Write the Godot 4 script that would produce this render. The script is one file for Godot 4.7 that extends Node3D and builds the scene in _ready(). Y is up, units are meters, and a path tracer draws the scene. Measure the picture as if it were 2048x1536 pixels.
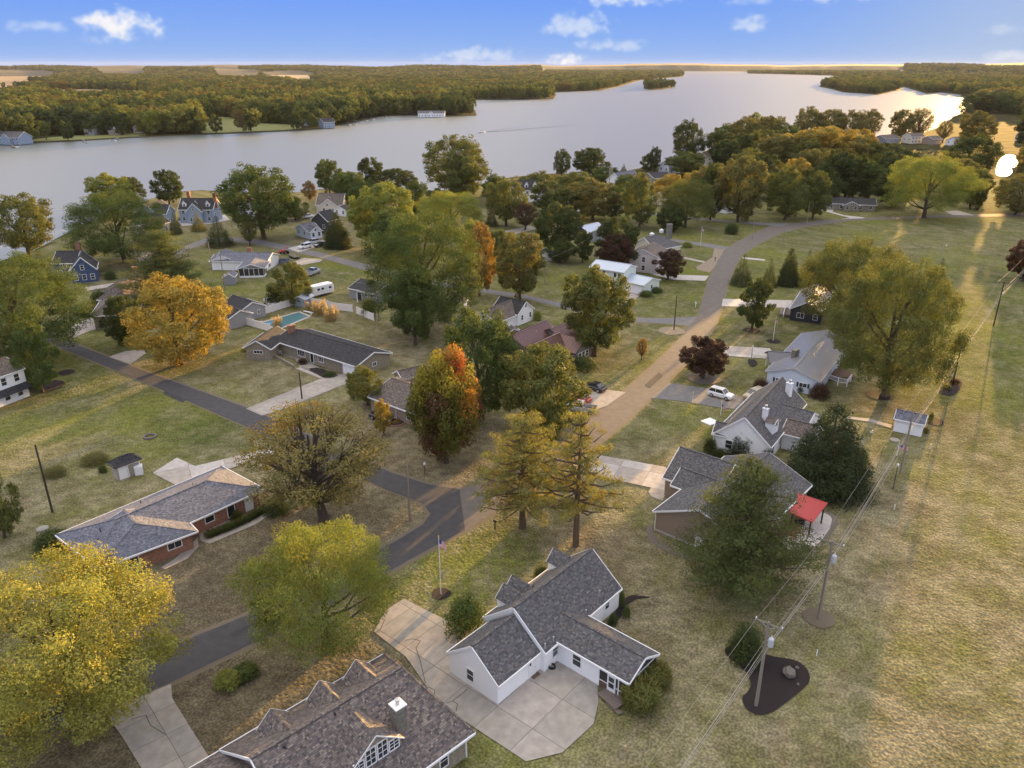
extends Node3D
# A lakeside neighbourhood seen from a drone on an early autumn evening. Units are metres, y is up, the ground is y = 0.

var rng := RandomNumberGenerator.new()
var M := {}
var taken := {}
const WATER_Y := -0.55
const EXPOSURE := 3.8
const SUN_AZ := 31.8
const SUN_EL := 5.7


func _ready() -> void:
	rng.seed = 11
	set_camera()
	set_sky_and_sun()
	make_materials()
	build_setting()
	build_houses()
	build_trees()
	build_far_wood()
	build_vehicles()
	build_street_furniture()


# ------------------------------------------------------------------ camera, sky, sun

func set_camera() -> void:
	var cam := Camera3D.new()
	cam.name = "camera"
	cam.position = Vector3(0, 56, 0)
	cam.rotation_degrees = Vector3(-22.275, 0, 0)
	cam.fov = 52.43
	cam.near = 0.5
	cam.far = 60000.0
	add_child(cam)


func sky_dir(u: float, v: float) -> Vector3:
	var a := u * TAU
	var e := (0.5 - v) * PI
	return Vector3(sin(a) * cos(e), sin(e), -cos(a) * cos(e))


# cloud banks: azimuth and elevation of the middle, half width and half height (degrees), fullness
const CLOUDS := [
	[-24.6, 2.15, 2.7, 0.95, 1.0], [-29.0, 2.0, 1.8, 0.35, 0.45], [-26.0, 1.35, 1.2, 0.4, 0.4], [-32.2, 4.4, 2.6, 0.6, 0.6], [-20.3, 4.5, 1.1, 0.35, 0.6],
	[2.5, 4.75, 7.5, 0.75, 0.95], [7.6, 4.2, 3.6, 0.75, 0.8], [4.6, 2.4, 2.6, 0.8, 0.6], [-2.4, 0.55, 3.3, 0.55, 0.55], [3.4, 0.3, 1.4, 0.6, 1.0], [6.8, 1.15, 2.6, 0.4, 0.5],
	[20.4, 4.3, 3.4, 0.9, 0.7], [15.6, 2.4, 1.3, 0.6, 0.6], [15.5, 3.7, 1.5, 0.3, 0.4], [32.6, 2.0, 2.0, 0.9, 0.95], [30.7, 0.4, 1.6, 0.4, 0.5], [29.6, 1.9, 0.8, 0.3, 0.3],
]


func sky_color(d: Vector3, n1: FastNoiseLite, n2: FastNoiseLite) -> Color:
	var el := rad_to_deg(asin(clampf(d.y, -1, 1)))
	var az := rad_to_deg(atan2(d.x, -d.z))
	var t := clampf(el / 90.0, 0, 1)
	var c := Color(0.59, 0.73, 0.94).lerp(Color(0.43, 0.62, 0.98), clampf(el / 5.2, 0.0, 1.0)).lerp(Color(0.33, 0.52, 0.9), t)
	# veil of haze round the low sun
	var s := Vector3(sin(deg_to_rad(SUN_AZ)) * cos(deg_to_rad(SUN_EL)), sin(deg_to_rad(SUN_EL)), -cos(deg_to_rad(SUN_AZ)) * cos(deg_to_rad(SUN_EL)))
	var near := maxf(d.dot(s), 0.0)
	c = c.lerp(Color(1.0, 0.93, 0.8), 0.35 * pow(near, 60.0))
	var cover := 0.0
	var cover_high := 0.0
	if el < 9.0:
		var f := n2.get_noise_3d(d.x * 420.0, el * 11.0, d.z * 420.0) * 0.8 + n2.get_noise_3d(d.x * 1300.0, el * 34.0, d.z * 1300.0) * 0.3
		for b in CLOUDS:
			var q: float = pow((az - b[0]) / b[2], 2.0) + pow((el - b[1]) / b[3] * (1.0 if el > b[1] else 1.25), 2.0)
			if q < 3.0:
				cover = maxf(cover, b[4] * smoothstep(0.0, 1.3, 1.0 - q * 0.8 + f * 1.5))
	var far_side := smoothstep(32.0, 44.0, absf(az))
	var rise := maxf(smoothstep(4.2, 9.0, el), far_side * 0.6 * smoothstep(0.2, 2.0, el)) * lerpf(0.62, 1.0, smoothstep(16.0, 30.0, el))
	if rise > 0.0:
		var k := 1.0 / (maxf(d.y, 0.0) + 0.16)
		var g := n1.get_noise_2d(d.x * k * 60.0, d.z * k * 60.0) + 0.35 * n2.get_noise_2d(d.x * k * 60.0, d.z * k * 60.0)
		cover_high = rise * smoothstep(lerpf(-0.1, -0.45, smoothstep(16.0, 30.0, el)), 0.25, g)
	var out := c.lerp(Color(0.97, 0.965, 0.98), cover).srgb_to_linear() / EXPOSURE
	var deck := cover_high * 0.92
	return out.lerp(Color(0.6, 0.56, 0.5), deck).linear_to_srgb()


func set_sky_and_sun() -> void:
	var n1 := FastNoiseLite.new()
	n1.seed = 5
	n1.frequency = 0.012
	n1.fractal_octaves = 5
	var n2 := FastNoiseLite.new()
	n2.seed = 9
	n2.frequency = 0.09
	n2.fractal_octaves = 4
	var small := Image.create(1024, 512, false, Image.FORMAT_RGB8)
	var sky_low := (Color(0.59, 0.73, 0.94).srgb_to_linear() / EXPOSURE).linear_to_srgb()
	for y in 258:
		for x in 1024:
			small.set_pixel(x, y, sky_color(sky_dir((x + 0.5) / 1024.0, (y + 0.5) / 512.0), n1, n2))
	small.fill_rect(Rect2i(0, 256, 1024, 256), sky_low)
	small.resize(4096, 2048, Image.INTERPOLATE_BILINEAR)
	for y in range(950, 1024):
		for x in range(-480, 480):
			var px := x if x >= 0 else 4096 + x
			small.set_pixel(px, y, sky_color(sky_dir((x + 0.5) / 4096.0, (y + 0.5) / 2048.0), n1, n2))
	small.fill_rect(Rect2i(0, 1024, 4096, 8), sky_low)
	var pm := PanoramaSkyMaterial.new()
	pm.panorama = ImageTexture.create_from_image(small)
	var sky := Sky.new()
	sky.sky_material = pm
	var env := Environment.new()
	env.background_mode = Environment.BG_SKY
	env.sky = sky
	env.background_energy_multiplier = 1.0
	env.tonemap_mode = Environment.TONE_MAPPER_LINEAR
	env.tonemap_exposure = EXPOSURE
	env.fog_enabled = true
	env.fog_density = 0.000016
	env.fog_light_color = Color(0.84, 0.86, 0.9)
	env.sdfgi_enabled = true
	env.ssao_enabled = true
	env.ssil_enabled = true
	var we := WorldEnvironment.new()
	we.name = "world"
	we.environment = env
	add_child(we)
	var sun := DirectionalLight3D.new()
	sun.name = "sun"
	sun.light_energy = 1.6
	sun.light_color = Color(1.0, 0.79, 0.47)
	sun.light_angular_distance = 0.6
	sun.shadow_enabled = true
	sun.rotation_degrees = Vector3(-SUN_EL, 180.0 - SUN_AZ, 0)
	add_child(sun)


# ------------------------------------------------------------------ small helpers

func numbered(called: String) -> String:
	var n: int = taken.get(called, -1) + 1
	taken[called] = n
	return called if n == 0 else "%s_%03d" % [called, n]


func tag(o: Node, label: String, category: String, group := "") -> Node:
	o.set_meta("label", label)
	o.set_meta("category", category)
	if group != "":
		o.set_meta("group", group)
	return o


func thing(called: String, label: String, category: String, at := Vector3.ZERO, turn := 0.0, group := "") -> Node3D:
	var o := Node3D.new()
	o.name = numbered(called)
	add_child(o)
	o.position = at
	o.rotation.y = turn
	tag(o, label, category, group)
	return o


func part(called: String, mesh: Mesh, m: Material, parent: Node, at := Vector3.ZERO) -> MeshInstance3D:
	var o := MeshInstance3D.new()
	o.name = called
	o.mesh = mesh
	o.material_override = m
	o.position = at
	parent.add_child(o, true)
	return o


func structure(called: String, mesh: Mesh, m: Material) -> MeshInstance3D:
	var o := part(numbered(called), mesh, m, self)
	o.set_meta("kind", "structure")
	return o


# collects flat-shaded faces with uv in metres
class MB:
	var v := PackedVector3Array()
	var uv := PackedVector2Array()
	var n := PackedVector3Array()

	func tri(a: Vector3, b: Vector3, c: Vector3, ua := Vector2.ZERO, ub := Vector2.ZERO, uc := Vector2.ZERO) -> void:
		var nn := (c - a).cross(b - a).normalized()
		v.append_array([a, b, c])
		n.append_array([nn, nn, nn])
		uv.append_array([ua, ub, uc])

	# corners in clockwise order seen from the front
	func quad(a: Vector3, b: Vector3, c: Vector3, d: Vector3) -> void:
		var w := a.distance_to(b)
		var h := a.distance_to(d)
		tri(a, b, c, Vector2(0, 0), Vector2(w, 0), Vector2(w, h))
		tri(a, c, d, Vector2(0, 0), Vector2(w, h), Vector2(0, h))

	func box(c: Vector3, s: Vector3, b := Basis.IDENTITY) -> void:
		var p := []
		for i in 8:
			p.append(c + b * Vector3(s.x * (0.5 if i & 1 else -0.5), s.y * (0.5 if i & 2 else -0.5), s.z * (0.5 if i & 4 else -0.5)))
		quad(p[3], p[2], p[0], p[1])
		quad(p[6], p[7], p[5], p[4])
		quad(p[7], p[3], p[1], p[5])
		quad(p[2], p[6], p[4], p[0])
		quad(p[2], p[3], p[7], p[6])
		quad(p[4], p[5], p[1], p[0])

	# bar between two points
	func bar(a: Vector3, b: Vector3, w: float, h: float) -> void:
		var d := b - a
		var z := d.normalized()
		var x := (Vector3.UP if absf(z.y) < 0.95 else Vector3.RIGHT).cross(z).normalized()
		box((a + b) * 0.5, Vector3(w, h, d.length()), Basis(x, z.cross(x), z))

	# round tube through points with radii
	func tube(pts: Array, radii: Array, sides := 8, caps := true) -> void:
		var rings := []
		for i in pts.size():
			var d: Vector3 = (pts[mini(i + 1, pts.size() - 1)] - pts[maxi(i - 1, 0)]).normalized()
			var x := (Vector3.UP if absf(d.y) < 0.9 else Vector3.RIGHT).cross(d).normalized()
			var y := d.cross(x)
			var ring := []
			for k in sides:
				var a := TAU * k / sides
				ring.append(pts[i] + (x * cos(a) + y * sin(a)) * radii[i])
			rings.append(ring)
		for i in pts.size() - 1:
			for k in sides:
				var k2 := (k + 1) % sides
				quad(rings[i][k], rings[i + 1][k], rings[i + 1][k2], rings[i][k2])
		if caps:
			for k in sides:
				var k2 := (k + 1) % sides
				tri(pts[0], rings[0][k], rings[0][k2])
				tri(pts[-1], rings[-1][k2], rings[-1][k])

	func lathe(prof: Array, sides := 16, at := Vector3.ZERO) -> void:
		for i in prof.size() - 1:
			for k in sides:
				var a := TAU * k / sides
				var b := TAU * (k + 1) / sides
				var p: Vector2 = prof[i]
				var q: Vector2 = prof[i + 1]
				quad(at + Vector3(q.x * cos(b), q.y, q.x * sin(b)), at + Vector3(q.x * cos(a), q.y, q.x * sin(a)), at + Vector3(p.x * cos(a), p.y, p.x * sin(a)), at + Vector3(p.x * cos(b), p.y, p.x * sin(b)))

	func mesh() -> ArrayMesh:
		var a := []
		a.resize(Mesh.ARRAY_MAX)
		a[Mesh.ARRAY_VERTEX] = v
		a[Mesh.ARRAY_NORMAL] = n
		a[Mesh.ARRAY_TEX_UV] = uv
		var m := ArrayMesh.new()
		m.add_surface_from_arrays(Mesh.PRIMITIVE_TRIANGLES, a)
		return m


# a polygon on the ground as a flat sheet; with a depth it gets sides going down
func sheet(poly: PackedVector2Array, y: float, depth := 0.0) -> ArrayMesh:
	var b := MB.new()
	var idx := Geometry2D.triangulate_polygon(poly)
	for i in range(0, idx.size(), 3):
		var p := [poly[idx[i]], poly[idx[i + 1]], poly[idx[i + 2]]]
		if (p[1] - p[0]).cross(p[2] - p[0]) < 0:
			p = [p[0], p[2], p[1]]
		b.tri(Vector3(p[0].x, y, p[0].y), Vector3(p[1].x, y, p[1].y), Vector3(p[2].x, y, p[2].y), p[0], p[1], p[2])
	if depth > 0.0:
		var area := 0.0
		for i in poly.size():
			area += poly[i].cross(poly[(i + 1) % poly.size()])
		if area > 0.0:
			poly.reverse()
		for i in poly.size():
			var p := poly[i]
			var q := poly[(i + 1) % poly.size()]
			b.quad(Vector3(p.x, y, p.y), Vector3(q.x, y, q.y), Vector3(q.x, y - depth, q.y), Vector3(p.x, y - depth, p.y))
	return b.mesh()


# rounds a polygon's corners by cutting them twice
func soft(poly: PackedVector2Array, times := 2) -> PackedVector2Array:
	for k in times:
		var o := PackedVector2Array()
		for i in poly.size():
			var p := poly[i]
			var q := poly[(i + 1) % poly.size()]
			o.append(p.lerp(q, 0.22))
			o.append(p.lerp(q, 0.78))
		poly = o
	return poly


func blob(c: Vector2, rx: float, rz: float, turn := 0.0, uneven := 0.12, n := 20) -> PackedVector2Array:
	var o := PackedVector2Array()
	for k in n:
		var a := TAU * k / n
		var r := 1.0 + rng.randf_range(-uneven, uneven)
		o.append(c + Vector2(cos(a) * rx * r, sin(a) * rz * r).rotated(turn))
	return o


func v3(p: Vector2, y := 0.0) -> Vector3:
	return Vector3(p.x, y, p.y)


# ------------------------------------------------------------------ materials

func mat(name_: String, lin: Color, rough := 0.85, metal := 0.0) -> StandardMaterial3D:
	var m := StandardMaterial3D.new()
	m.resource_name = name_
	m.albedo_color = lin.linear_to_srgb()
	m.roughness = rough
	m.metallic = metal
	M[name_] = m
	return m


func noise_tex(seed_: int, freq: float, lo: float, hi: float, size := 512, octaves := 4, type := FastNoiseLite.TYPE_SIMPLEX_SMOOTH) -> NoiseTexture2D:
	var n := FastNoiseLite.new()
	n.seed = seed_
	n.frequency = freq
	n.noise_type = type
	n.fractal_octaves = octaves
	var t := NoiseTexture2D.new()
	t.noise = n
	t.width = size
	t.height = size
	t.seamless = true
	var g := Gradient.new()
	g.set_color(0, Color(lo, lo, lo))
	g.set_color(1, Color(hi, hi, hi))
	t.color_ramp = g
	return t


func tri(m: StandardMaterial3D, tex: Texture2D, metres: float, bump: Texture2D = null, cm := 1.0) -> StandardMaterial3D:
	m.albedo_texture = tex
	m.uv1_triplanar = true
	m.uv1_world_triplanar = true
	m.uv1_scale = Vector3.ONE / metres
	if bump:
		m.heightmap_enabled = true
		m.heightmap_texture = bump
		m.heightmap_scale = cm
	return m


# rows of shingles: every tab has its own tone
func shingle_tex(seed_: int, tones: Array) -> ImageTexture:
	var r := RandomNumberGenerator.new()
	r.seed = seed_
	var im := Image.create(256, 256, false, Image.FORMAT_RGB8)
	for row in 32:
		var off := r.randi_range(0, 12)
		var x := -off
		while x < 256:
			var w := r.randi_range(6, 15)
			var c: Color = tones[r.randi() % tones.size()]
			c = c * r.randf_range(0.86, 1.12)
			for k in w:
				if x + k >= 0 and x + k < 256:
					for y in 8:
						im.set_pixel(x + k, row * 8 + y, (c * 0.68 if y == 0 else c))
			x += w
	return ImageTexture.create_from_image(im)


# horizontal boards of siding: a thin dark lap every board
func lap_tex() -> ImageTexture:
	var im := Image.create(8, 128, false, Image.FORMAT_RGB8)
	for y in 128:
		im.fill_rect(Rect2i(0, y, 8, 1), Color(0.8, 0.8, 0.8) if y % 8 == 0 else Color.WHITE)
	return ImageTexture.create_from_image(im)


func brick_tex() -> ImageTexture:
	var r := RandomNumberGenerator.new()
	r.seed = 3
	var im := Image.create(256, 256, false, Image.FORMAT_RGB8)
	im.fill(Color(0.72, 0.68, 0.62))
	for row in 32:
		var x := -8 if row % 2 else 0
		while x < 256:
			var c := Color(0.6, 0.4, 0.31).lerp(Color(0.5, 0.33, 0.26), r.randf()) * r.randf_range(0.85, 1.15)
			im.fill_rect(Rect2i(maxi(x, 0), row * 8 + 1, mini(15, 256 - x), 7), c)
			x += 16
	return ImageTexture.create_from_image(im)


func roof_mat(name_: String, seed_: int, tones: Array) -> void:
	var m := mat(name_, Color.WHITE, 0.92)
	m.albedo_texture = shingle_tex(seed_, tones)
	m.uv1_scale = Vector3(1.0 / 5.6, 1.0 / 5.6, 1)


func make_materials() -> void:
	var fine := noise_tex(1, 0.045, 0.55, 1.0, 1024, 4)
	var grain := noise_tex(2, 0.12, 0.62, 1.0, 512, 3)
	var soft_n := noise_tex(4, 0.012, 0.86, 1.0, 512, 6)
	var rough_n := noise_tex(6, 0.05, 0.0, 1.0, 512, 4)
	# ground
	var lawn := tri(mat("lawn", Color.WHITE, 1.0), fine, 17.0, rough_n, 9.0)
	lawn.vertex_color_use_as_albedo = true
	lawn.metallic_specular = 0.1
	lawn.detail_enabled = true
	lawn.detail_blend_mode = BaseMaterial3D.BLEND_MODE_MUL
	lawn.detail_albedo = noise_tex(71, 0.03, 0.74, 1.0, 1024, 5)
	lawn.detail_uv_layer = BaseMaterial3D.DETAIL_UV_2
	lawn.uv2_triplanar = true
	lawn.uv2_world_triplanar = true
	lawn.uv2_scale = Vector3(1.0 / 61.0, 1.0, 1.0 / 43.0)
	var far_ground := tri(mat("far_ground", Color(0.1, 0.095, 0.04), 1.0), noise_tex(7, 0.02, 0.5, 1.0, 512, 5), 160.0)
	far_ground.metallic_specular = 0.1
	tri(mat("field", Color(0.36, 0.24, 0.11), 1.0), noise_tex(8, 0.02, 0.7, 1.0, 512, 4), 260.0)
	tri(mat("field_pale", Color(0.42, 0.31, 0.17), 1.0), noise_tex(18, 0.02, 0.7, 1.0, 512, 4), 260.0)
	tri(mat("meadow", Color(0.19, 0.2, 0.05), 1.0), soft_n, 60.0)
	tri(mat("forest_far", Color(0.07, 0.075, 0.035), 1.0), noise_tex(17, 0.05, 0.4, 1.0, 512, 4), 900.0)
	tri(mat("mulch", Color(0.045, 0.03, 0.026), 1.0), grain, 1.5, rough_n, 6.0)
	tri(mat("stone_bed", Color(0.4, 0.34, 0.27), 0.95), noise_tex(9, 0.2, 0.35, 1.0, 256, 2, FastNoiseLite.TYPE_CELLULAR), 3.0, rough_n, 4.0)
	tri(mat("shoulder", Color(0.3, 0.235, 0.15), 1.0), fine, 3.0, rough_n, 2.0)
	tri(mat("asphalt", Color(0.075, 0.07, 0.07), 0.9), soft_n, 9.0, grain, 0.6)
	tri(mat("tan_asphalt", Color(0.17, 0.145, 0.12), 0.9), soft_n, 11.0, grain, 0.6)
	tri(mat("asphalt_patch", Color(0.055, 0.052, 0.052), 0.9), soft_n, 5.0, grain, 0.6)
	tri(mat("grey_asphalt", Color(0.2, 0.19, 0.18), 0.9), soft_n, 8.0, grain, 0.6)
	for k in 3:
		tri(mat("concrete_%d" % k, [Color(0.4, 0.355, 0.3), Color(0.45, 0.395, 0.335), Color(0.36, 0.33, 0.285)][k], 0.9), noise_tex(30 + k, 0.012, 0.85, 1.0, 512, 6), 9.0)
	tri(mat("new_concrete", Color(0.55, 0.5, 0.45), 0.9), soft_n, 7.0)
	tri(mat("joint", Color(0.13, 0.11, 0.09), 1.0), grain, 2.0)
	tri(mat("bank", Color(0.24, 0.21, 0.16), 1.0), noise_tex(9, 0.1, 0.4, 1.0, 256, 3, FastNoiseLite.TYPE_CELLULAR), 6.0)
	tri(mat("gravel", Color(0.45, 0.36, 0.25), 1.0), fine, 3.0)
	var w := mat("water", Color(0.13, 0.145, 0.13), 0.36, 0.0)
	w.metallic_specular = 0.95
	w.normal_enabled = true
	var nt := noise_tex(12, 0.02, 0.0, 1.0, 512, 4)
	nt.color_ramp = null
	nt.as_normal_map = true
	nt.bump_strength = 3.0
	w.normal_texture = nt
	w.normal_scale = 0.45
	w.uv1_triplanar = true
	w.uv1_world_triplanar = true
	w.uv1_scale = Vector3(1.0 / 40.0, 1.0 / 40.0, 1.0 / 22.0)
	var pond := mat("still_water", Color(0.05, 0.06, 0.055), 0.07)
	pond.metallic_specular = 0.5
	var pw := mat("pool_water", Color(0.1, 0.22, 0.23), 0.08)
	pw.metallic_specular = 0.6
	# buildings
	var lap := lap_tex()
	for c in [["white_siding", Color(0.88, 0.88, 0.87)], ["cream_siding", Color(0.66, 0.62, 0.5)], ["grey_siding", Color(0.3, 0.31, 0.33)], ["dark_siding", Color(0.035, 0.04, 0.05)], ["blue_siding", Color(0.045, 0.08, 0.16)], ["bluegrey_siding", Color(0.27, 0.34, 0.42)], ["paleblue_siding", Color(0.6, 0.66, 0.74)], ["tan_siding", Color(0.3, 0.235, 0.17)], ["mint_siding", Color(0.68, 0.74, 0.66)], ["charcoal_siding", Color(0.07, 0.075, 0.08)]]:
		var m := mat(c[0], c[1], 0.7)
		m.albedo_texture = lap
		m.uv1_triplanar = true
		m.uv1_world_triplanar = true
		m.uv1_scale = Vector3(1.0, 1.0 / 2.4, 1.0)
	tri(mat("stucco", Color(0.76, 0.66, 0.61), 0.95), soft_n, 4.0)
	tri(mat("limestone", Color(0.42, 0.36, 0.26), 0.95), noise_tex(41, 0.06, 0.62, 1.0, 256, 3, FastNoiseLite.TYPE_CELLULAR), 4.0)
	tri(mat("greystone", Color(0.33, 0.31, 0.26), 0.95), noise_tex(42, 0.06, 0.55, 1.0, 256, 3, FastNoiseLite.TYPE_CELLULAR), 4.0)
	var br := mat("brick", Color(0.95, 0.9, 0.86), 0.95)
	br.albedo_texture = brick_tex()
	br.uv1_scale = Vector3(1.0 / 2.6, 1.0 / 2.6, 1)
	mat("trim", Color(0.8, 0.8, 0.79), 0.6)
	mat("dark_trim", Color(0.07, 0.06, 0.055), 0.6)
	mat("gutter_grey", Color(0.45, 0.44, 0.42), 0.6)
	roof_mat("roof_grey", 21, [Color(0.35, 0.35, 0.355), Color(0.42, 0.41, 0.4), Color(0.3, 0.3, 0.31), Color(0.38, 0.36, 0.35)])
	roof_mat("roof_weathered", 22, [Color(0.42, 0.39, 0.36), Color(0.33, 0.31, 0.3), Color(0.5, 0.46, 0.42), Color(0.38, 0.35, 0.34), Color(0.45, 0.4, 0.38)])
	roof_mat("roof_blue", 23, [Color(0.4, 0.41, 0.45), Color(0.46, 0.46, 0.49), Color(0.36, 0.37, 0.41)])
	roof_mat("roof_dark", 24, [Color(0.2, 0.2, 0.21), Color(0.25, 0.24, 0.24), Color(0.17, 0.17, 0.18)])
	roof_mat("roof_brown", 25, [Color(0.4, 0.36, 0.33), Color(0.46, 0.42, 0.38), Color(0.36, 0.32, 0.3)])
	mat("metal_brown", Color(0.16, 0.085, 0.07), 0.35, 0.25)
	mat("metal_blue", Color(0.46, 0.52, 0.6), 0.4, 0.3)
	mat("metal_grey", Color(0.34, 0.33, 0.32), 0.28, 0.45)
	mat("metal_dark", Color(0.13, 0.13, 0.14), 0.4, 0.3)
	mat("metal_red", Color(0.42, 0.05, 0.045), 0.45, 0.1)
	var glass := mat("glass", Color(0.03, 0.036, 0.042), 0.06, 0.0)
	glass.metallic_specular = 0.7
	mat("screen", Color(0.035, 0.033, 0.03), 0.7)
	mat("curtain", Color(0.35, 0.33, 0.31), 0.9)
	tri(mat("wood", Color(0.2, 0.12, 0.075), 0.9), grain, 1.2)
	tri(mat("old_wood", Color(0.27, 0.22, 0.17), 0.95), grain, 1.0)
	tri(mat("deck_wood", Color(0.3, 0.24, 0.2), 0.95), grain, 0.8)
	tri(mat("pole_wood", Color(0.4, 0.34, 0.27), 0.95), grain, 1.5)
	tri(mat("dark_pole_wood", Color(0.09, 0.065, 0.045), 0.95), grain, 1.5)
	mat("steel", Color(0.5, 0.52, 0.54), 0.4, 0.7)
	mat("wire", Color(0.34, 0.31, 0.27), 0.4, 0.5)
	mat("black_metal", Color(0.02, 0.02, 0.02), 0.5, 0.2)
	mat("white_metal", Color(0.8, 0.8, 0.8), 0.4)
	mat("vinyl", Color(0.8, 0.79, 0.77), 0.5)
	mat("red_cloth", Color(0.5, 0.03, 0.04), 0.9)
	mat("white_cloth", Color(0.75, 0.73, 0.7), 0.9)
	mat("blue_cloth", Color(0.03, 0.05, 0.2), 0.9)
	mat("orange_cloth", Color(0.75, 0.1, 0.03), 0.9)
	mat("red_plastic", Color(0.55, 0.05, 0.07), 0.5)
	tri(mat("boulder", Color(0.36, 0.31, 0.26), 0.95), fine, 1.5, rough_n, 6.0)
	tri(mat("bark", Color(0.14, 0.105, 0.08), 1.0), grain, 1.5, rough_n, 5.0)
	tri(mat("pine_bark", Color(0.2, 0.14, 0.095), 1.0), grain, 1.5, rough_n, 5.0)
	mat("transformer", Color(0.5, 0.53, 0.56), 0.5)
	mat("gold", Color(0.6, 0.42, 0.1), 0.35, 0.8)
	var wk := mat("wake", Color(0.06, 0.07, 0.065), 0.3)
	wk.metallic_specular = 0.5
	for c in [["paint_white", Color(0.78, 0.78, 0.78)], ["paint_black", Color(0.012, 0.012, 0.014)], ["paint_silver", Color(0.42, 0.43, 0.44)], ["paint_red", Color(0.25, 0.02, 0.02)], ["paint_blue", Color(0.09, 0.12, 0.17)], ["paint_gold", Color(0.4, 0.32, 0.16)]]:
		var m := mat(c[0], c[1], 0.35)
		m.clearcoat_enabled = true
		m.clearcoat = 0.8
		m.clearcoat_roughness = 0.05
	mat("tyre", Color(0.02, 0.02, 0.02), 0.9)
	# leaves; the colour of each leaf is in the mesh
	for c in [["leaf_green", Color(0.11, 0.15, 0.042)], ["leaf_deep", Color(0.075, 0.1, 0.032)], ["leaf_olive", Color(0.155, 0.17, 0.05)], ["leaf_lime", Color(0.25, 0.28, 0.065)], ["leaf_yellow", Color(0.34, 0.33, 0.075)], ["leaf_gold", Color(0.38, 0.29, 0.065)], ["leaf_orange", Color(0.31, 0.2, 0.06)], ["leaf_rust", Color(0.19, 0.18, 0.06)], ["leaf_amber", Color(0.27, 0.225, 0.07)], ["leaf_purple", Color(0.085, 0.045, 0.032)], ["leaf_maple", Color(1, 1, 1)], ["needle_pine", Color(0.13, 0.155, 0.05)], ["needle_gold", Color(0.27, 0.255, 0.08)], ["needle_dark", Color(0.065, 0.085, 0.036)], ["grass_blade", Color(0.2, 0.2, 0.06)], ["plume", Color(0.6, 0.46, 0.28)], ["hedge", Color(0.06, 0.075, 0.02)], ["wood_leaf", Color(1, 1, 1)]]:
		var m := mat(c[0], c[1], 0.75)
		m.vertex_color_use_as_albedo = true
		m.backlight_enabled = true
		m.backlight = Color(0.85, 0.85, 0.6)
		m.metallic_specular = 0.3


# ------------------------------------------------------------------ the setting

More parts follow.
